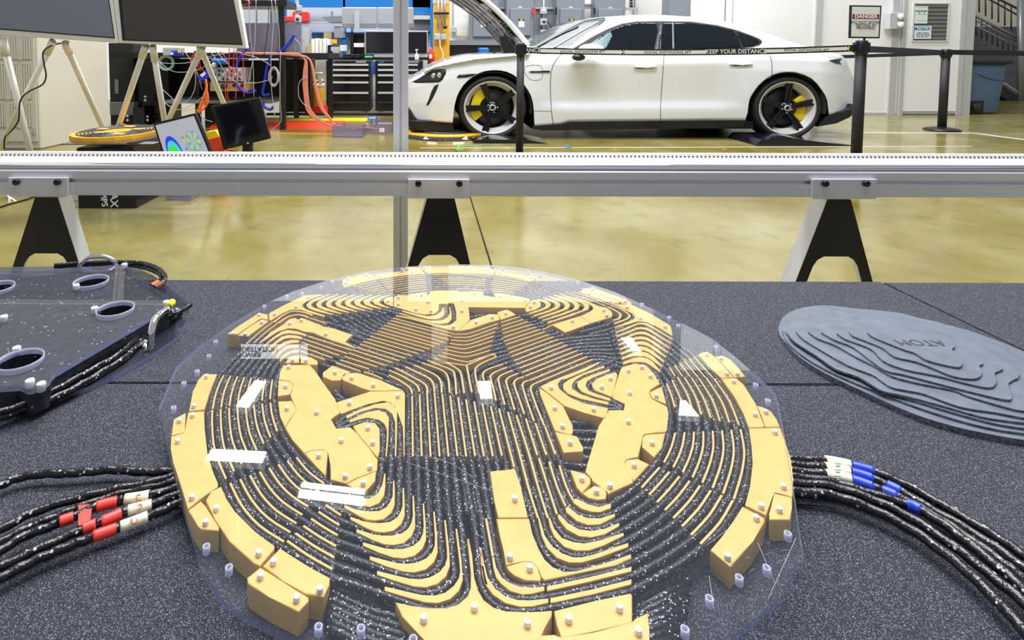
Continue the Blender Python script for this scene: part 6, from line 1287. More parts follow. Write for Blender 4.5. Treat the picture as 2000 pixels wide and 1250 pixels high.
pbox('pipe', 577, -20, 583, 50, 8.6, 0.05, 'lgrey', cn); pbox('coupling', 574, 10, 588, 22, 8.57, 0.1, 'lgrey', cn, 0.01); pbox('socket_box', 575, 30, 587, 44, 8.56, 0.1, 'lgrey', cn, 0.012)
bm = bmesh.new(); lathe(bm, [(0, -0.01), (0.02, -0.01), (0.025, 0), (0, 0)], P3(581, 37.5, 8.56), 'Y', 12); obj('socket', bm, 'darksteel', cn)
for (a0, b0, a1, b1, m_, lb_) in ((475,17,500,45,'lgrey','leftmost of the three pale wall cabinets above the clear enclosure'),(502,16,527,45,'lgrey','middle of the three pale wall cabinets above the clear enclosure'),(530,15,546,45,'grey','darker rightmost wall cabinet next to the black post')): item('wall_cabinet', a0, b0, a1, b1, 9.4, 0.25, m_, lb_, 'cabinet', 'pale wall cabinets')
pbox('cabinet_rail', 470, 45, 560, 48, 9.35, 0.3, 'grey', sh)
# clear tub on the floor
tubb = thing('clear_tub', 'clear plastic tub on the floor holding the tube ends', 'tub', tuple(at_z(680, 267, 0)))
q0, q1 = at_z(649, 268, 0.002), at_z(709, 267, 0.002); zt3 = at_y(680, 247, q0.y).z
for nme, a_, b_ in (('front', (q0.x, q0.y, 0.002), (q1.x, q0.y+0.006, zt3)), ('back', (q0.x, q0.y+0.35, 0.002), (q1.x, q0.y+0.356, zt3)), ('side', (q0.x, q0.y, 0.002), (q0.x+0.006, q0.y+0.35, zt3)), ('side', (q1.x-0.006, q0.y, 0.002), (q1.x, q0.y+0.35, zt3)), ('floor_sheet', (q0.x, q0.y, 0.002), (q1.x, q0.y+0.35, 0.008))): wbox(nme, a_, b_, 'purple_clear', tubb)
tb2 = thing('second_tub', 'flat clear tray with a white label behind the clear tub', 'tray', tuple(at_z(730, 260, 0)))
q0, q1 = at_z(710, 261, 0.002), at_z(765, 260, 0.002); wbox('tray_body', (q0.x, q0.y, 0.002), (q1.x, q0.y+0.5, at_y(735, 244, q0.y).z), 'purple_clear', tb2); pbox('label', 741, 250, 751, 258, q0.y-0.003, 0.003, 'paper', tb2)
tag(wire('tube', [at_z(x, y, 0.04) for x, y in ((690,252),(715,250),(738,253))], 0.012, 'salmon'), 'pinkish tube end lying inside the flat clear tray', 'tube')
pm = thing('circulation_pump', 'small blue pump on the floor before the tool chests', 'pump', tuple(at_z(728, 240, 0)))
pbox('motor', 717, 229, 737, 238, 6.85, 0.12, 'blue', pm, 0.02); pbox('pump_foot', 718, 236, 738, 242.5, 6.86, 0.1, 'black', pm)
pth('red hose running from the blue pump towards the car', [(737,233,6.8),(750,237,6.8),(775,240,6.8)], 0.010, 'red', 6.8, 'hose', None, 'hose')
# ---- yellow column and electrical wall ----
yc = wbox('wall_pillar', (P3(847, 100, 8.5).x, 8.5, 0), (P3(878, 100, 8.5).x, 8.75, 4.6), 'yellowpaint'); struct(yc)
MT['pillartop'] = mat('pale_pillar', (0.60, 0.50, 0.38), 0.5)
pbox('pillar_head', 846.6, -420, 878.4, 7, 8.494, 0.27, 'pillartop', yc)
cd = thing('conduit_run', 'grey conduits and switch box mounted on the yellow pillar', 'conduit', tuple(P3(862, 77, 8.45)))
for px in (856, 863, 869): bm = bmesh.new(); tube(bm, [P3(px, -20, 8.46), P3(px, 66 if px < 866 else 50, 8.46)], 0.014, 8); obj('pipe', bm, 'alu_dull', cd)
pbox('strap', 847, 24, 877, 28.5, 8.44, 0.02, 'black', cd); pbox('switch_box', 848.5, 66, 861, 78, 8.40, 0.08, 'lgrey', cd, 0.01); pbox('switch_box', 861.5, 66, 873, 78, 8.40, 0.08, 'lgrey', cd, 0.01)
pwire('white_cord', [(859,78),(860,92),(865,104),(864,115),(862,125)], 0.009, 'paper', cd, 8.38); bm = bmesh.new(); tube(bm, [P3(869, 50, 8.4), P3(870, 56, 8.4)], 0.03, 8); obj('hook', bm, 'black', cd)
fx = thing('fire_extinguisher', 'small red extinguisher between the counter and the yellow pillar', 'fire extinguisher', tuple(P3(842, 132, 8.3)))
c = P3(842, 130, 8.3); bm = bmesh.new(); lathe(bm, [(0, 0), (0.045, 0), (0.045, 0.2), (0.02, 0.25), (0.015, 0.28), (0, 0.28)], (c.x, 8.35, c.z), n=20); obj('cylinder_body', bm, 'red', fx)
pbox('label', 838.5, 106, 844, 114, 8.30, 0.004, 'paper', fx); wbox('bracket', (c.x-0.05, 8.40, c.z-0.02), (c.x+0.05, 8.5, c.z+0.15), 'black', fx)
# white conduit + box on the wall right of the pillar
wc2 = thing('wall_conduit', 'grey conduit and small grey box on the white wall by the pillar', 'conduit', tuple(P3(886, 64, 10.3))); pbox('pipe', 883, -20, 887, 52, 10.3, 0.04, 'alu_dull', wc2); pbox('junction_box', 881, 52, 892, 64, 10.28, 0.08, 'lgrey', wc2, 0.01)
item('notice_card', 892, 60, 915, 70, 10.3, 0.02, 'creamtape', 'cream card on the wall right of the yellow pillar', 'card')
EP = thing('steel_backing', 'grey steel framework carrying the electrical switch boxes', 'framework', (P3(1060, 60, 10.1).x, 10.15, 0))
for (a0, b0, a1, b1) in ((972,-20,990,90),(1042,-20,1088,90),(1142,8,1164,16)): pbox('backing_sheet', a0, b0, a1, b1, 10.25, 0.03, 'grey', EP)
for yy in (14, 74): pbox('strut', 905, yy, 1225, yy+3.5, 10.2, 0.04, 'alu_dull', EP)
wbox('leg', (P3(1000, 100, 10.2).x, 10.2, 0), (P3(1000, 100, 10.2).x+0.06, 10.26, 1.1), 'grey', EP); wbox('leg', (P3(1110, 100, 10.2).x, 10.2, 0), (P3(1110, 100, 10.2).x+0.06, 10.26, 1.1), 'grey', EP)
MT['panelgrey'] = mat('switchgear_grey', (0.19, 0.215, 0.25), 0.4)
for i, (a0, b0, a1, b1, i0, i1, lab) in enumerate(((917,-10,974,90,10,72,'largest and leftmost grey electrical switch box, half behind the bonnet'),(989,-30,1042,86,14,70,'second grey electrical switch box, directly right of the raised bonnet'),(1087,-30,1142,70,14,58,'third grey electrical switch box, above the windscreen'),(1162,-30,1222,40,15,38,'rightmost grey electrical switch box, above the car roof'))):
    t = thing('switch_box', lab, 'switch box', tuple(P3((a0+a1)/2, b1, 10.0)), 'grey electrical switch boxes')
    pbox('enclosure', a0, b0, a1, b1, 9.95, 0.24, 'panelgrey', t, 0.008); dr = pbox('door', a0+7, i0+2, a1-5, i1, 9.90, 0.05, 'panelgrey', t, 0.012)
    pbox('latch', (a0+a1)/2-3, i0-1, (a0+a1)/2+4, i0+1.5, 9.93, 0.03, 'alu_lt', t)
    if i < 3:
        lx = a0+24 if i else a0+22; ly = 37
        lb = pbox('warning_label', lx, ly, lx+11, ly+16, 9.895, 0.004, 'paper', dr); pbox('label_head', lx, ly, lx+11, ly+4, 9.892, 0.003, 'black', lb); pbox('label_mark', lx+3, ly+0.5, lx+8, ly+3.5, 9.890, 0.002, 'yellowpaint', lb)
    if i: pbox('lever', a1-1 if i == 1 else a0-2, 15, a1+4 if i == 1 else a0+1, 28, 9.9, 0.04, 'red' if i == 1 else 'black', t)
sc_ = thing('socket_column', 'column of three pale socket boxes on a thin conduit between switch boxes', 'socket box', tuple(P3(1062, 70, 10.1)))
bm = bmesh.new(); tube(bm, [P3(1062, -20, 10.18), P3(1062, 60, 10.18)], 0.014, 8); obj('pipe', bm, 'alu_lt', sc_)
for yy in (20.5, 42.5, 64.5):
    b_ = pbox('socket_box', 1055.5, yy-6.5, 1068.5, yy+6.5, 10.1, 0.07, 'lgrey', sc_, 0.006); bm = bmesh.new(); lathe(bm, [(0, -0.006), (0.022, -0.006), (0.026, 0), (0, 0)], P3(1062, yy, 10.1), 'Y', 12); obj('socket', bm, 'black' if yy > 30 else 'paper', b_)
pwire('black_plug_lead', [(1064,42,10.08),(1071,44,10.05),(1076,52,10.05),(1077,62,10.05),(1078,74,10.05)], 0.008, 'black', sc_)
vent = thing('wall_vent', 'dark slatted wall vent with grey conduits below at the top edge', 'vent', tuple(P3(1250, 14, 10.3)))
pbox('vent_back', 1231, -20, 1272, 14, 10.34, 0.03, 'black', vent)
for k in range(6): pbox('vent_slat', 1232, -18+k*5.2, 1271, -15.6+k*5.2, 10.31, 0.02, 'grey', vent)
pc = thing('pipe_cluster', 'cluster of thin grey conduits on a bracket above the car roof', 'conduit', tuple(P3(1255, 30, 10.2)))
for px in (1237, 1250, 1262, 1277): bm = bmesh.new(); tube(bm, [P3(px, -20, 10.22), P3(px, 40, 10.22)], 0.012, 6); obj('pipe', bm, 'alu_dull', pc)
pbox('bracket', 1222, 15, 1300, 20, 10.17, 0.03, 'alu_dull', pc)
pl = thing('white_pipe', 'pale vertical pipe beside the dark grey column', 'pipe', tuple(P3(1290, 30, 10.2))); bm = bmesh.new(); tube(bm, [P3(1288, -20, 10.2), P3(1288, 60, 10.2)], 0.05, 12); obj('pipe', bm, 'white', pl)
dk = thing('black_shelf_unit', 'low black shelf unit with boxes right of the yellow pillar', 'shelf unit', (P3(896, 130, 9.6).x, 9.6, 0))
pbox('shelf_top', 877, 79, 985, 88, 9.6, 0.4, 'grey', dk); pbox('shelf_body', 877, 88, 985, 180, 9.65, 0.35, 'black', dk); wbox('plinth', (P3(877, 180, 9.65).x, 9.65, 0), (P3(985, 180, 9.65).x, 10.0, 0.35), 'black', dk)
item('blue_device', 935, 93, 955, 108, 9.2, 0.15, 'blue', 'blue machine part showing behind the front of the car', 'device', None, 0.02)
_bd = [q for q in bpy.data.objects if q.name.startswith('blue_device')][0]; wbox('pedestal', (P3(937, 108, 9.2).x, 9.22, 0), (P3(953, 108, 9.2).x, 9.33, P3(945, 107, 9.2).z), 'grey', _bd)
# ======================= THE WHITE CAR =======================
YCN = 5.66; YMID = YCN+0.97
car = thing('car', 'white low four-door sports saloon with raised bonnet and yellow brake calipers', 'car', (at_y(1240, 270, YCN).x, YMID, 0))
MT['carwhite'] = mat('car_white', (0.90, 0.92, 0.96), 0.16, spec=0.5, coat=0.6)
MT['tyre'] = mat('tyre_rubber', (0.018, 0.018, 0.022), 0.6); MT['rimwhite'] = mat('rim_white', (0.72, 0.71, 0.66), 0.25)
MT['caliper'] = mat('caliper_yellow', (0.90, 0.68, 0.01), 0.35); MT['disc'] = mat('brake_disc', (0.045, 0.045, 0.05), 0.4, 0.5)
MT['tint'] = mat('tinted_glass', (0.006, 0.008, 0.012), 0.05, spec=0.35); MT['shieldglass'] = mat('windscreen_glass', (0.030, 0.048, 0.052), 0.10, spec=0.35)
UP = [(780,171),(784,166),(792,162),(799.5,158.6),(808,153),(819,148),(832,138),(845,130),(862,122.5),(884,115.7),(905,111),(925.6,108),(950,106.3),(985,105.5),(1014,104.5),(1034,99),(1045,91),(1070,78),(1100,61),(1125,47),(1141,39.5),(1160,35.6),(1183,33.2),(1227,30),(1262,29),(1300,29.6),(1345,32.5),(1380,36.5),(1416,42),(1450,50.5),(1486,61),(1512,70),(1538,79.5),(1565,87.5),(1590,94),(1615,100),(1636,105.5),(1646,110),(1652,116),(1660,133),(1666,150),(1671,172),(1673,186)]
LOW = [(780,205),(797,209),(804,217),(810,228),(817,235),(884,240),(888,205),(892,190),(897,179),(904,168),(912.6,158.6),(923,150),(936,143),(946,139.5),(956.8,137.8),(967,137.2),(977.6,137.8),(990,140.5),(1001,145.6),(1013,154),(1024,166),(1031,176),(1037,187),(1041,201),(1042.6,215.8),(1042,246.5),(1097,243),(1110,239),(1200,238),(1300,237),(1456,235.3),(1460,221),(1462.6,200),(1466,190),(1473,179),(1481,168),(1491,158.6),(1501,151),(1512,145.6),(1525,142),(1538,140.7),(1549,141),(1558.8,142.8),(1572,147),(1584.8,153.5),(1596,163.5),(1605.6,176.8),(1612,187),(1616,198),(1619,224),(1645,218.5),(1666,212),(1671,200),(1673,190)]
def interp(tab, x):
    if x <= tab[0][0]: return tab[0][1]
    for a, b in zip(tab, tab[1:]):
        if x <= b[0]: return a[1]+(b[1]-a[1])*(x-a[0])/max(1e-6, b[0]-a[0])
    return tab[-1][1]
def sstep(x): x = max(0, min(1, x)); return x*x*(3-2*x)
BELT = [(780,160),(850,132),(930,116),(1030,107),(1120,108),(1300,107),(1500,104),(1640,110),(1673,150)]
def inset(px, py):
    """how far the body surface lies behind the outermost side plane"""
    yb = interp(BELT, px); yu = interp(UP, px)
    s = 0.0
    if px < 880: s += 0.42*((880-px)/100.0)**2.2
    if px > 1600: s += 0.30*((px-1600)/73.0)**2
    if py < yb:       # above the shoulder
        if px < 1035: s += 0.14*sstep((yb-py)/max(10.0, yb-yu+4))
        elif px < 1500:
            v = (yb-py)/80.0; s += 0.05+0.24*v
            if py < yu+5: s += 0.05*((yu+5-py)/5.0)**2
        else: s += 0.05+0.010*(yb-py) + (0.06*((yu+5-py)/5.0)**2 if py < yu+5 else 0)
    else:
        v = (py-yb)/(240-yb)
        arch = min(1.0, max(0.0, min((px-1045)/60.0, (1462-px)/70.0)))
        prof_ = [(0,.055),(.06,.035),(.14,.018),(.30,.03),(.55,.052),(.70,.058),(.76,.030),(.82,.026),(1.0,.045)]
        d = interp(prof_, v); base = interp([(0,.055),(.08,.03),(.25,.012),(.6,.006),(1,.02)], v)
        s += d*arch+base*(1-arch)
    return s
def onbody(px, py, out=0.0):
    return at_y(px, py, YCN+inset(px, py)-out)
# body shell: columns of points from the lower to the upper outline
xs_ = set()
x = 780.0
while x < 1673: xs_.add(round(x, 2)); x += 3.0
for p in UP+LOW: xs_.add(round(p[0], 2))
xs_ = sorted(xs_); N = 44
bm = bmesh.new(); near, far = [], []; rowy = []
def glassy(x, y): return 2 if (1042 < x < 1112+(93-y)*1.37 and y < 93.5 and x < 1181) else 0
for x in xs_:
    yu, yl = interp(UP, x), interp(LOW, x)
    if yl-yu < 2: yl = yu+2
    cn, cf = [], []
    for k in range(N+1):
        t = 1-(1-k/N)**1.6; y = yl+(yu-yl)*t
        p = onbody(x, y); cn.append(bm.verts.new(p)); cf.append(bm.verts.new((p.x, 2*YMID-p.y, p.z)))
    near.append(cn); far.append(cf); rowy.append([(yl+(yu-yl)*(1-(1-k/N)**1.6)) for k in range(N+1)])
def quad(a, b, c, d, mi=0, sm=True):
    try: f = bm.faces.new((a, b, c, d)); f.material_index = mi; f.smooth = sm
    except ValueError: pass
for i in range(len(near)-1):
    for k in range(N):
        mi = glassy(xs_[i], rowy[i][k])
        quad(near[i][k], near[i+1][k], near[i+1][k+1], near[i][k+1], mi); quad(far[i][k+1], far[i+1][k+1], far[i+1][k], far[i][k], mi)
    # crown across
    def crown(c, f):
        out = [c]
        h_ = 0.022
        for j in range(1, 8):
            t = j/8; p = c.co.lerp(f.co, t); out.append(bm.verts.new((p.x, p.y, p.z+h_*math.sin(math.pi*t))))
        return out+[f]
    if i == 0: prevc = crown(near[0][N], far[0][N])
    cur = crown(near[i+1][N], far[i+1][N])
    for j in range(8): quad(prevc[j], cur[j], cur[j+1], prevc[j+1], 2 if 1043 < xs_[i] < 1160 else 0)
    prevc = cur
    quad(near[i+1][0], near[i][0], far[i][0], far[i+1][0], 1, False)
for i in (0, len(near)-1):
    for k in range(N): quad(near[i][k], near[i][k+1], far[i][k+1], far[i][k])
bmesh.ops.remove_doubles(bm, verts=bm.verts, dist=1e-5)
obj('body_shell', bm, ['carwhite', 'black_matte', 'shieldglass'], car)
def patch(name, pts, m, out=0.004, thick=0.003, parent=car, step=6.0, smooth=True):
    """panel lying on the body surface: outline in the side view, filled and draped"""
    ring = [Vector((x, y, 0)) for x, y in pts]; dense = []
    for a, b in zip(ring, ring[1:]+ring[:1]):
        n = max(1, int((b-a).length/step))
        for k in range(n): dense.append(a.lerp(b, k/n))
    bm = bmesh.new(); vs = [bm.verts.new(p) for p in dense]; f = bm.faces.new(vs)
    bmesh.ops.triangulate(bm, faces=[f])
    x0, x1 = min(p.x for p in dense), max(p.x for p in dense); y0, y1 = min(p.y for p in dense), max(p.y for p in dense)
    k = x0+step
    while k < x1: bmesh.ops.bisect_plane(bm, geom=bm.verts[:]+bm.edges[:]+bm.faces[:], plane_co=(k, 0, 0), plane_no=(1, 0, 0)); k += step
    k = y0+step
    while k < y1: bmesh.ops.bisect_plane(bm, geom=bm.verts[:]+bm.edges[:]+bm.faces[:], plane_co=(0, k, 0), plane_no=(0, 1, 0)); k += step
    for v in bm.verts: v.co = onbody(v.co.x, v.co.y, out)
    r = bmesh.ops.extrude_face_region(bm, geom=bm.faces[:]); vv = [g_ for g_ in r['geom'] if isinstance(g_, bmesh.types.BMVert)]
    for v in vv: v.co.y += thick+out
    return obj(name, bm, m, parent, smooth)
def seam(name, pts, r=0.0035, m='seamdark', out=0.0005, sub=5):
    P = smooth_path([Vector((x, y, 0)) for x, y in pts], sub); bm = bmesh.new(); tube(bm, [onbody(p.x, p.y, out) for p in P], r, 5); return obj(name, bm, m, car)
MT['seamdark'] = mat('shut_line', (0.10, 0.10, 0.115), 0.6)
# glazing
patch('window_surround', [(1122,93),(1160,70),(1188,56),(1215,46),(1245,41.5),(1290,41),(1350,42),(1400,49),(1440,59),(1470,70),(1484,76),(1489,81),(1484,87),(1470,91),(1440,94.5),(1400,97),(1300,100),(1150,102),(1118,101)], 'black_matte', 0.010, step=3)
patch('front_window', [(1140,93),(1165,76),(1195,58),(1220,49),(1250,44),(1282,45),(1285,60),(1277,97),(1180,98),(1142,97)], 'tint', 0.016, step=3)
patch('rear_window', [(1293,44.5),(1340,44.5),(1390,50),(1432,59.5),(1440,72),(1448,91),(1400,94),(1300,97.5),(1288,97)], 'tint', 0.016, step=3)
patch('quarter_window', [(1436,61),(1462,69),(1480,77),(1484,82),(1470,88),(1452,90.5)], 'tint', 0.016, step=3)
patch('window_bar', [(1313,44),(1316,44),(1317,97),(1314,97)], 'grey', 0.018, step=6)
patch('pillar_strip', [(1290,44),(1296,44),(1287,98),(1279,98)], 'darksteel', 0.019, step=6)
patch('wiper_cowl', [(1022,101),(1046,93.5),(1100,93),(1112,94.5),(1100,103),(1060,105)], 'black', 0.004)
seam('wiper_arm', [(1050,92),(1085,72),(1130,52)], 0.006, 'black', 0.012); seam('screen_edge', [(1082,93),(1120,70),(1168,43)], 0.010, 'lgrey', 0.004)
MT['farview'] = mat('far_view_teal', (0.10, 0.20, 0.22), 0.15)
fq = patch('far_view_patch', [(1156,93),(1172,76),(1186,66),(1193,63),(1196,70),(1190,82),(1184,94)], 'farview', 0.021, step=3)  # brighter view through the cabin, painted as a teal patch
for k in range(3):
    pass
# door gaps and creases
seam('front_door_gap', [(1098,104),(1086,118),(1078,134),(1075,160),(1075.5,190),(1078,225),(1081,243)])
seam('middle_door_gap', [(1298,98),(1297,108),(1294,150),(1290.5,200),(1290,237)])
seam('rear_door_gap', [(1503,107),(1507,122),(1507,147),(1500,153)])
seam('wing_gap', [(1042,216.5),(1060,217),(1076,217)], 0.002)
seam('filler_flap', [(1026,130),(1035,128),(1052,127.5),(1059,133),(1060,145),(1057,154),(1048,157),(1038,156),(1030,150),(1025,141),(1026,130)], 0.0022)
patch('side_trim', [(1033,140.5),(1040,138),(1074,138.2),(1075,141.5),(1040,142)], 'blackgloss', 0.008, step=20)
patch('side_marker', [(892,150.5),(897,146),(918,144),(932,144),(924,148),(912,151),(895,152)], 'blackgloss', 0.007, step=12)
for nm, cx_ in (('front_door_handle', 1261), ('rear_door_handle', 1448)):
    yb_ = 131.5 if cx_ < 1300 else 126
    h = patch(nm, [(cx_-22,yb_),(cx_-15,yb_-2),(cx_+10,yb_-2.6),(cx_+23,yb_-2.2),(cx_+21,yb_+1.2),(cx_,yb_+2)], 'carwhite', 0.018, step=12)
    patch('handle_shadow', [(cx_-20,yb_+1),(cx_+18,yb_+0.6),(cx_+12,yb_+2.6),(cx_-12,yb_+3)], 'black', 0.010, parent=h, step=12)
# head lamp, intake, sills
hl = patch('head_lamp', [(805,160),(818,153),(835,142),(846,136.5),(865,134.5),(871,136),(871,143),(864,156),(858,160.5),(840,161.5),(815,162)], 'blackgloss', 0.004)
patch('lamp_lens', [(838,150),(843,140),(855,137),(867,136),(869,141),(864,152),(857,158),(845,159),(838,157)], 'shieldglass', 0.010, parent=hl)
for (x, y) in ((847,148),(858,147)):
    q = onbody(x, y, 0.016); bm = bmesh.new(); lathe(bm, [(0, 0), (0.022, 0.0), (0.026, 0.008), (0, 0.01)], q, 'Y', 16); obj('lamp_unit', bm, 'chrome', hl)
patch('air_intake', [(857,164),(848,168),(842,180),(837,195),(832,206),(837,205),(846,190),(853,175)], 'black', 0.004)
patch('front_valance', [(783,196),(796,207),(804,218),(811,229),(817,235),(818,236),(808,237),(797,236),(786,234)], 'black_matte', 0.003)
lo = [(798,236),(884,240.5),(887,258),(870,261),(832,257),(800,250)]
def lowpart(name, pts, m, Y=YCN+0.03, depth=1.85):
    return poly_y(name, pts, Y, depth, m, car)
lowpart('front_lip', lo, 'black', YCN+0.05)
lowpart('side_sill', [(1040,246),(1097,242.5),(1112,238.5),(1456,235),(1452,247),(1430,250),(1330,251),(1200,253),(1060,255),(1040,252)], 'blackgloss', YCN+0.02)
lowpart('rear_valance', [(1618,224),(1645,218.5),(1666,212),(1673,204),(1672,216),(1660,229),(1634,241),(1597,247.5),(1606,236)], 'black', YCN+0.06, 1.8)
patch('tail_lamp', [(1620,118),(1646,113),(1640,120),(1644,126),(1632,124)], 'glass', 0.006)
for px in (786,):
    pass
# mirror
mr = thing_part = None
q = at_y(1160, 92, YCN-0.06)
bm = bmesh.new(); bmesh.ops.create_uvsphere(bm, u_segments=20, v_segments=12, radius=1)
for v in bm.verts: v.co = Vector((v.co.x*0.125, v.co.y*0.09, (v.co.z*0.055 if v.co.z > 0 else v.co.z*0.045)))
bmesh.ops.translate(bm, verts=bm.verts, vec=at_y(1155, 96, YCN-0.09)); mo = obj('wing_mirror', bm, 'carwhite', car, True)
bm = bmesh.new(); bmesh.ops.create_uvsphere(bm, u_segments=16, v_segments=10, radius=1)
for v in bm.verts: v.co = Vector((v.co.x*0.066, v.co.y*0.06, v.co.z*0.035))
bmesh.ops.translate(bm, verts=bm.verts, vec=at_y(1130, 112, YCN-0.05)); obj('mirror_base', bm, 'black', mo, True)
# raised bonnet
E_ = [(1036,86),(1020,66),(1003,46),(980,22),(955,0),(930,-19),(890,-44),(840,-68)]
bo_n = [at_y(x, y, YCN+0.16) for x, y in E_]; P_ = smooth_path(bo_n, 4)
bm = bmesh.new(); rows = []
for p in P_:
    row = []
    for j in range(9):
        t = j/8; row.append(bm.verts.new((p.x-0.03*math.sin(math.pi*t), p.y+t*1.5, p.z+0.03*math.sin(math.pi*t))))
    rows.append(row)
for i in range(len(rows)-1):
    for j in range(8): bm.faces.new((rows[i][j], rows[i+1][j], rows[i+1][j+1], rows[i][j+1])).smooth = True
r = bmesh.ops.extrude_face_region(bm, geom=bm.faces[:])
for v in [g_ for g_ in r['geom'] if isinstance(g_, bmesh.types.BMVert)]: v.co += Vector((-0.028, 0.0, -0.032))
bn = obj('bonnet', bm, 'carwhite', car)
# inner frame of the bonnet: silver pressed panel with ribs
bm = bmesh.new(); rows = []
MT['inner'] = mat('pressed_silver', (0.42, 0.42, 0.44), 0.25, 0.7)
for i, p in enumerate(P_[2:]):
    row = []
    for j in range(17):
        t = 0.04+0.92*j/16; dz = 0.018*(1 if (i//3+j//3) % 2 else 0)
        row.append(bm.verts.new((p.x-0.034-0.03*math.sin(math.pi*t)-dz, p.y+t*1.5, p.z-0.040+0.03*math.sin(math.pi*t)-dz)))
    rows.append(row)
for i in range(len(rows)-1):
    for j in range(16): bm.faces.new((rows[i][j], rows[i+1][j], rows[i+1][j+1], rows[i][j+1]))
obj('inner_frame', bm, 'inner', bn, flip=False)
for j in range(5):
    t = 0.1+0.2*j
    bm = bmesh.new(); tube(bm, [Vector((p.x-0.055, p.y+t*1.5, p.z-0.062)) for p in P_[4:-2]], 0.012, 6); obj('stiffening_rib', bm, 'inner', bn)
bm = bmesh.new()
for j in range(4): box(bm, (P_[5].x-0.10-j*0.025, YCN+0.22, P_[5].z-0.02+j*0.03), (P_[5].x-0.09-j*0.025, YCN+0.5, P_[5].z+0.01+j*0.03))
obj('hinge_vent', bm, 'black', bn)
bm = bmesh.new(); tube(bm, [at_y(1012, 104, YCN+0.2), at_y(985, 66, YCN+0.24)], 0.010, 8); obj('hinge', bm, 'black', bn)
bm = bmesh.new(); tube(bm, [at_y(960, 107, YCN+0.35), at_y(985, 88, YCN+0.28)], 0.008, 8); obj('gas_strut', bm, 'black', bn)
poly_y('hinge_block', [(985,107),(980,92),(975,72),(990,70),(1005,80),(1012,95),(1015,106)], YCN+0.22, 0.1, 'black', bn)
# wheels
def wheel(cx, cy, cal, label, Rt=0.347, sz=0.935, sx=1.0, back=False):
    Y0 = YCN+0.055; c = at_y(cx, cy, Y0)
    bm = bmesh.new(); lathe(bm, [(0.288*Rt/.347, 0.0), (0.300, -0.012), (0.318, -0.018), (0.334, -0.008), (0.345, 0.012), (Rt, 0.045), (Rt, 0.20), (0.335, 0.235), (0.29, 0.25), (0.28, 0.12), (0.288, 0.0)], c, 'Y', 64, sz=sz)
    w = obj('tyre', bm, 'tyre', car)
    bm = bmesh.new(); lathe(bm, [(0.292, 0.002), (0.288, -0.006), (0.281, -0.006), (0.262, 0.018), (0.240, 0.060), (0.236, 0.14), (0.226, 0.14), (0.232, 0.05), (0.292, 0.015)], c, 'Y', 64, sz=sz); obj('rim', bm, 'rimwhite', w)
    bm = bmesh.new(); lathe(bm, [(0, 0.115), (0.238, 0.115), (0.238, 0.135), (0, 0.135)], c, 'Y', 48, sz=sz); obj('wheel_well', bm, 'black_matte', w)
    bm = bmesh.new(); lathe(bm, [(0.07, 0.085), (0.195, 0.085), (0.195, 0.10), (0.07, 0.10)], c, 'Y', 48, sz=sz); obj('brake_disc', bm, 'disc', w)
    bm = bmesh.new(); a0, a1 = cal; n = 14; ring = []
    for rr in (0.222, 0.125):
        for k in range(n+1):
            a = a0+(a1-a0)*k/n; ring.append((rr+(0.008*math.sin(k*math.pi/n*3) if rr > .2 else 0), a)) if rr > .2 else ring.append((rr, a1-(a1-a0)*k/n))
    prism(bm, [Vector((c.x+r_*math.cos(a), c.y+0.045, c.z+r_*math.sin(a)*sz)) for r_, a in ring], (0, 0.05, 0)); bev(bm, 0.004); obj('brake_caliper', bm, 'caliper', w)
    rot = 0.30 if not back else -0.06
    for k in range(5):
        a = math.pi/2+rot*1.2+k*2*math.pi/5; ca, sa = math.cos(a), math.sin(a)
        def P(r_, o, y): return Vector((c.x+r_*ca-o*sa, c.y+y, c.z+(r_*sa+o*ca)*sz))
        bm = bmesh.new()
        for s in (-1, 1):
            v = [bm.verts.new(q_) for q_ in (P(0.05, s*0.008, 0.02), P(0.05, s*0.026, 0.02), P(0.276, s*0.036, 0.004), P(0.276, s*0.016, 0.004), P(0.05, s*0.008, 0.06), P(0.05, s*0.026, 0.06), P(0.268, s*0.036, 0.03), P(0.268, s*0.016, 0.03))]
            for f in ((0,1,2,3),(7,6,5,4),(0,4,5,1),(1,5,6,2),(2,6,7,3),(3,7,4,0)): bm.faces.new([v[i] for i in f])
        v = [bm.verts.new(q_) for q_ in (P(0.06, -0.014, 0.028), P(0.06, 0.014, 0.028), P(0.272, 0.03, 0.012), P(0.272, -0.03, 0.012))]; bm.faces.new(v)
        obj('spoke', bm, 'blackgloss', w)
    bm = bmesh.new(); lathe(bm, [(0, 0.0), (0.055, 0.0), (0.075, 0.03), (0.075, 0.07), (0, 0.07)], c, 'Y', 24, sz=sz); obj('hub', bm, 'blackgloss', w)
    bm = bmesh.new(); lathe(bm, [(0.022, -0.006), (0.034, -0.006), (0.036, 0.004), (0.022, 0.004), (0.022, -0.006)], c, 'Y', 24, sz=sz); obj('centre_ring', bm, 'alu_lt', w)
    for k in range(5):
        a = math.pi/2+rot*1.2+(k+0.5)*2*math.pi/5; q_ = Vector((c.x+0.052*math.cos(a), c.y-0.004, c.z+0.052*math.sin(a)*sz)); bm = bmesh.new(); lathe(bm, [(0, 0), (0.007, 0), (0.007, 0.01), (0, 0.01)], q_, 'Y', 8); obj('wheel_nut', bm, 'chrome', w)
    # plain copy on the far side
    bm = bmesh.new(); lathe(bm, [(0.0, 0.0), (Rt, 0.0), (Rt, 0.2), (0.0, 0.2)], (c.x, 2*YMID-YCN-0.30, c.z), 'Y', 32, sz=sz); obj('tyre', bm, 'tyre', car)
    return c
wheel(962, 210.3, (math.radians(108), math.radians(222)), 'front')
wheel(1538, 211.2, (math.radians(-42), math.radians(38)), 'rear', back=True)
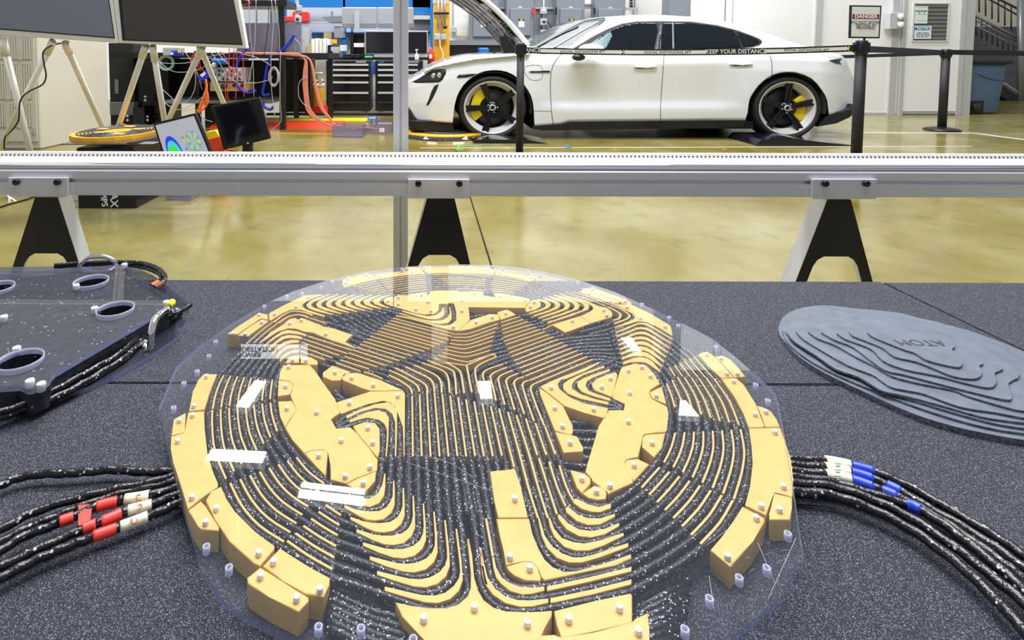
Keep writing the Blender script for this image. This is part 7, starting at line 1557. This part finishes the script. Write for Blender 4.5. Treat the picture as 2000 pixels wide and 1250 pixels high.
# dark inner arches
for cx in (963, 1539):
    c = at_y(cx, 208, YCN+0.02)
    bm = bmesh.new(); lathe(bm, [(0.398, 0.015), (0.40, 0.9), (0.0, 0.9), (0.0, 0.88), (0.385, 0.88), (0.385, 0.015), (0.398, 0.015)], (c.x, c.y, c.z-0.02), 'Y', 40, sz=0.93, a0=-0.15, a1=math.pi+0.15); obj('arch_liner', bm, 'black_matte', car)
wbox('under_tray', (at_y(1045, 250, YCN+0.3).x, YCN+0.10, 0.095), (at_y(1450, 250, YCN+0.3).x, YMID+0.85, 0.17), 'black_matte', car)  # shaped low and wide to deepen the shade beneath the car
# boards under the wheels
def board(label, pts, Y0, z=0.012):
    o = poly_y('wheel_board', pts, Y0, 0.42, 'blackgloss'); tag(o, label, 'board')
tag(poly_y('wheel_board', [(925,274.5),(935,272.5),(1030,273),(1072,281),(1080,284.5),(935,284.5)], YCN-0.30, 0.42, 'blackgloss'), 'flat black board under the front wheel of the car', 'board')
tag(poly_y('wheel_board', [(1478,283),(1488,272.5),(1560,272),(1600,277),(1668,284),(1650,287),(1480,286.5)], YCN-0.40, 0.5, 'blackgloss'), 'flat black ramp board under the rear wheel of the car', 'board')
# coil pad lying on the floor in front of the car
fp = thing('floor_coil_pad', 'yellow-rimmed coil pad lying on the floor under the nose of the car', 'coil pad', tuple(at_z(880, 270, 0)))
c_ = at_z(868, 262, 0.0)
bm = bmesh.new(); lathe(bm, [(0.0, 0.004), (0.50, 0.004), (0.50, 0.012), (0.47, 0.012), (0.47, 0.035), (0.0, 0.035)], (c_.x, c_.y, 0), n=48, sz=1); obj('base_disc', bm, 'smoke', fp)
bm = bmesh.new(); lathe(bm, [(0.36, 0.013), (0.46, 0.013), (0.46, 0.050), (0.36, 0.050), (0.36, 0.013)], (c_.x, c_.y, 0), n=24); obj('spacer_ring', bm, 'yellowpaint', fp)
for k in range(6):
    bm = bmesh.new(); tube(bm, [Vector((c_.x+(0.34-k*0.04)*math.cos(a*math.pi/16), c_.y+(0.34-k*0.04)*math.sin(a*math.pi/16), 0.052)) for a in range(33)], 0.012, 6, caps=False); obj('litz_wire', bm, 'litz', fp)
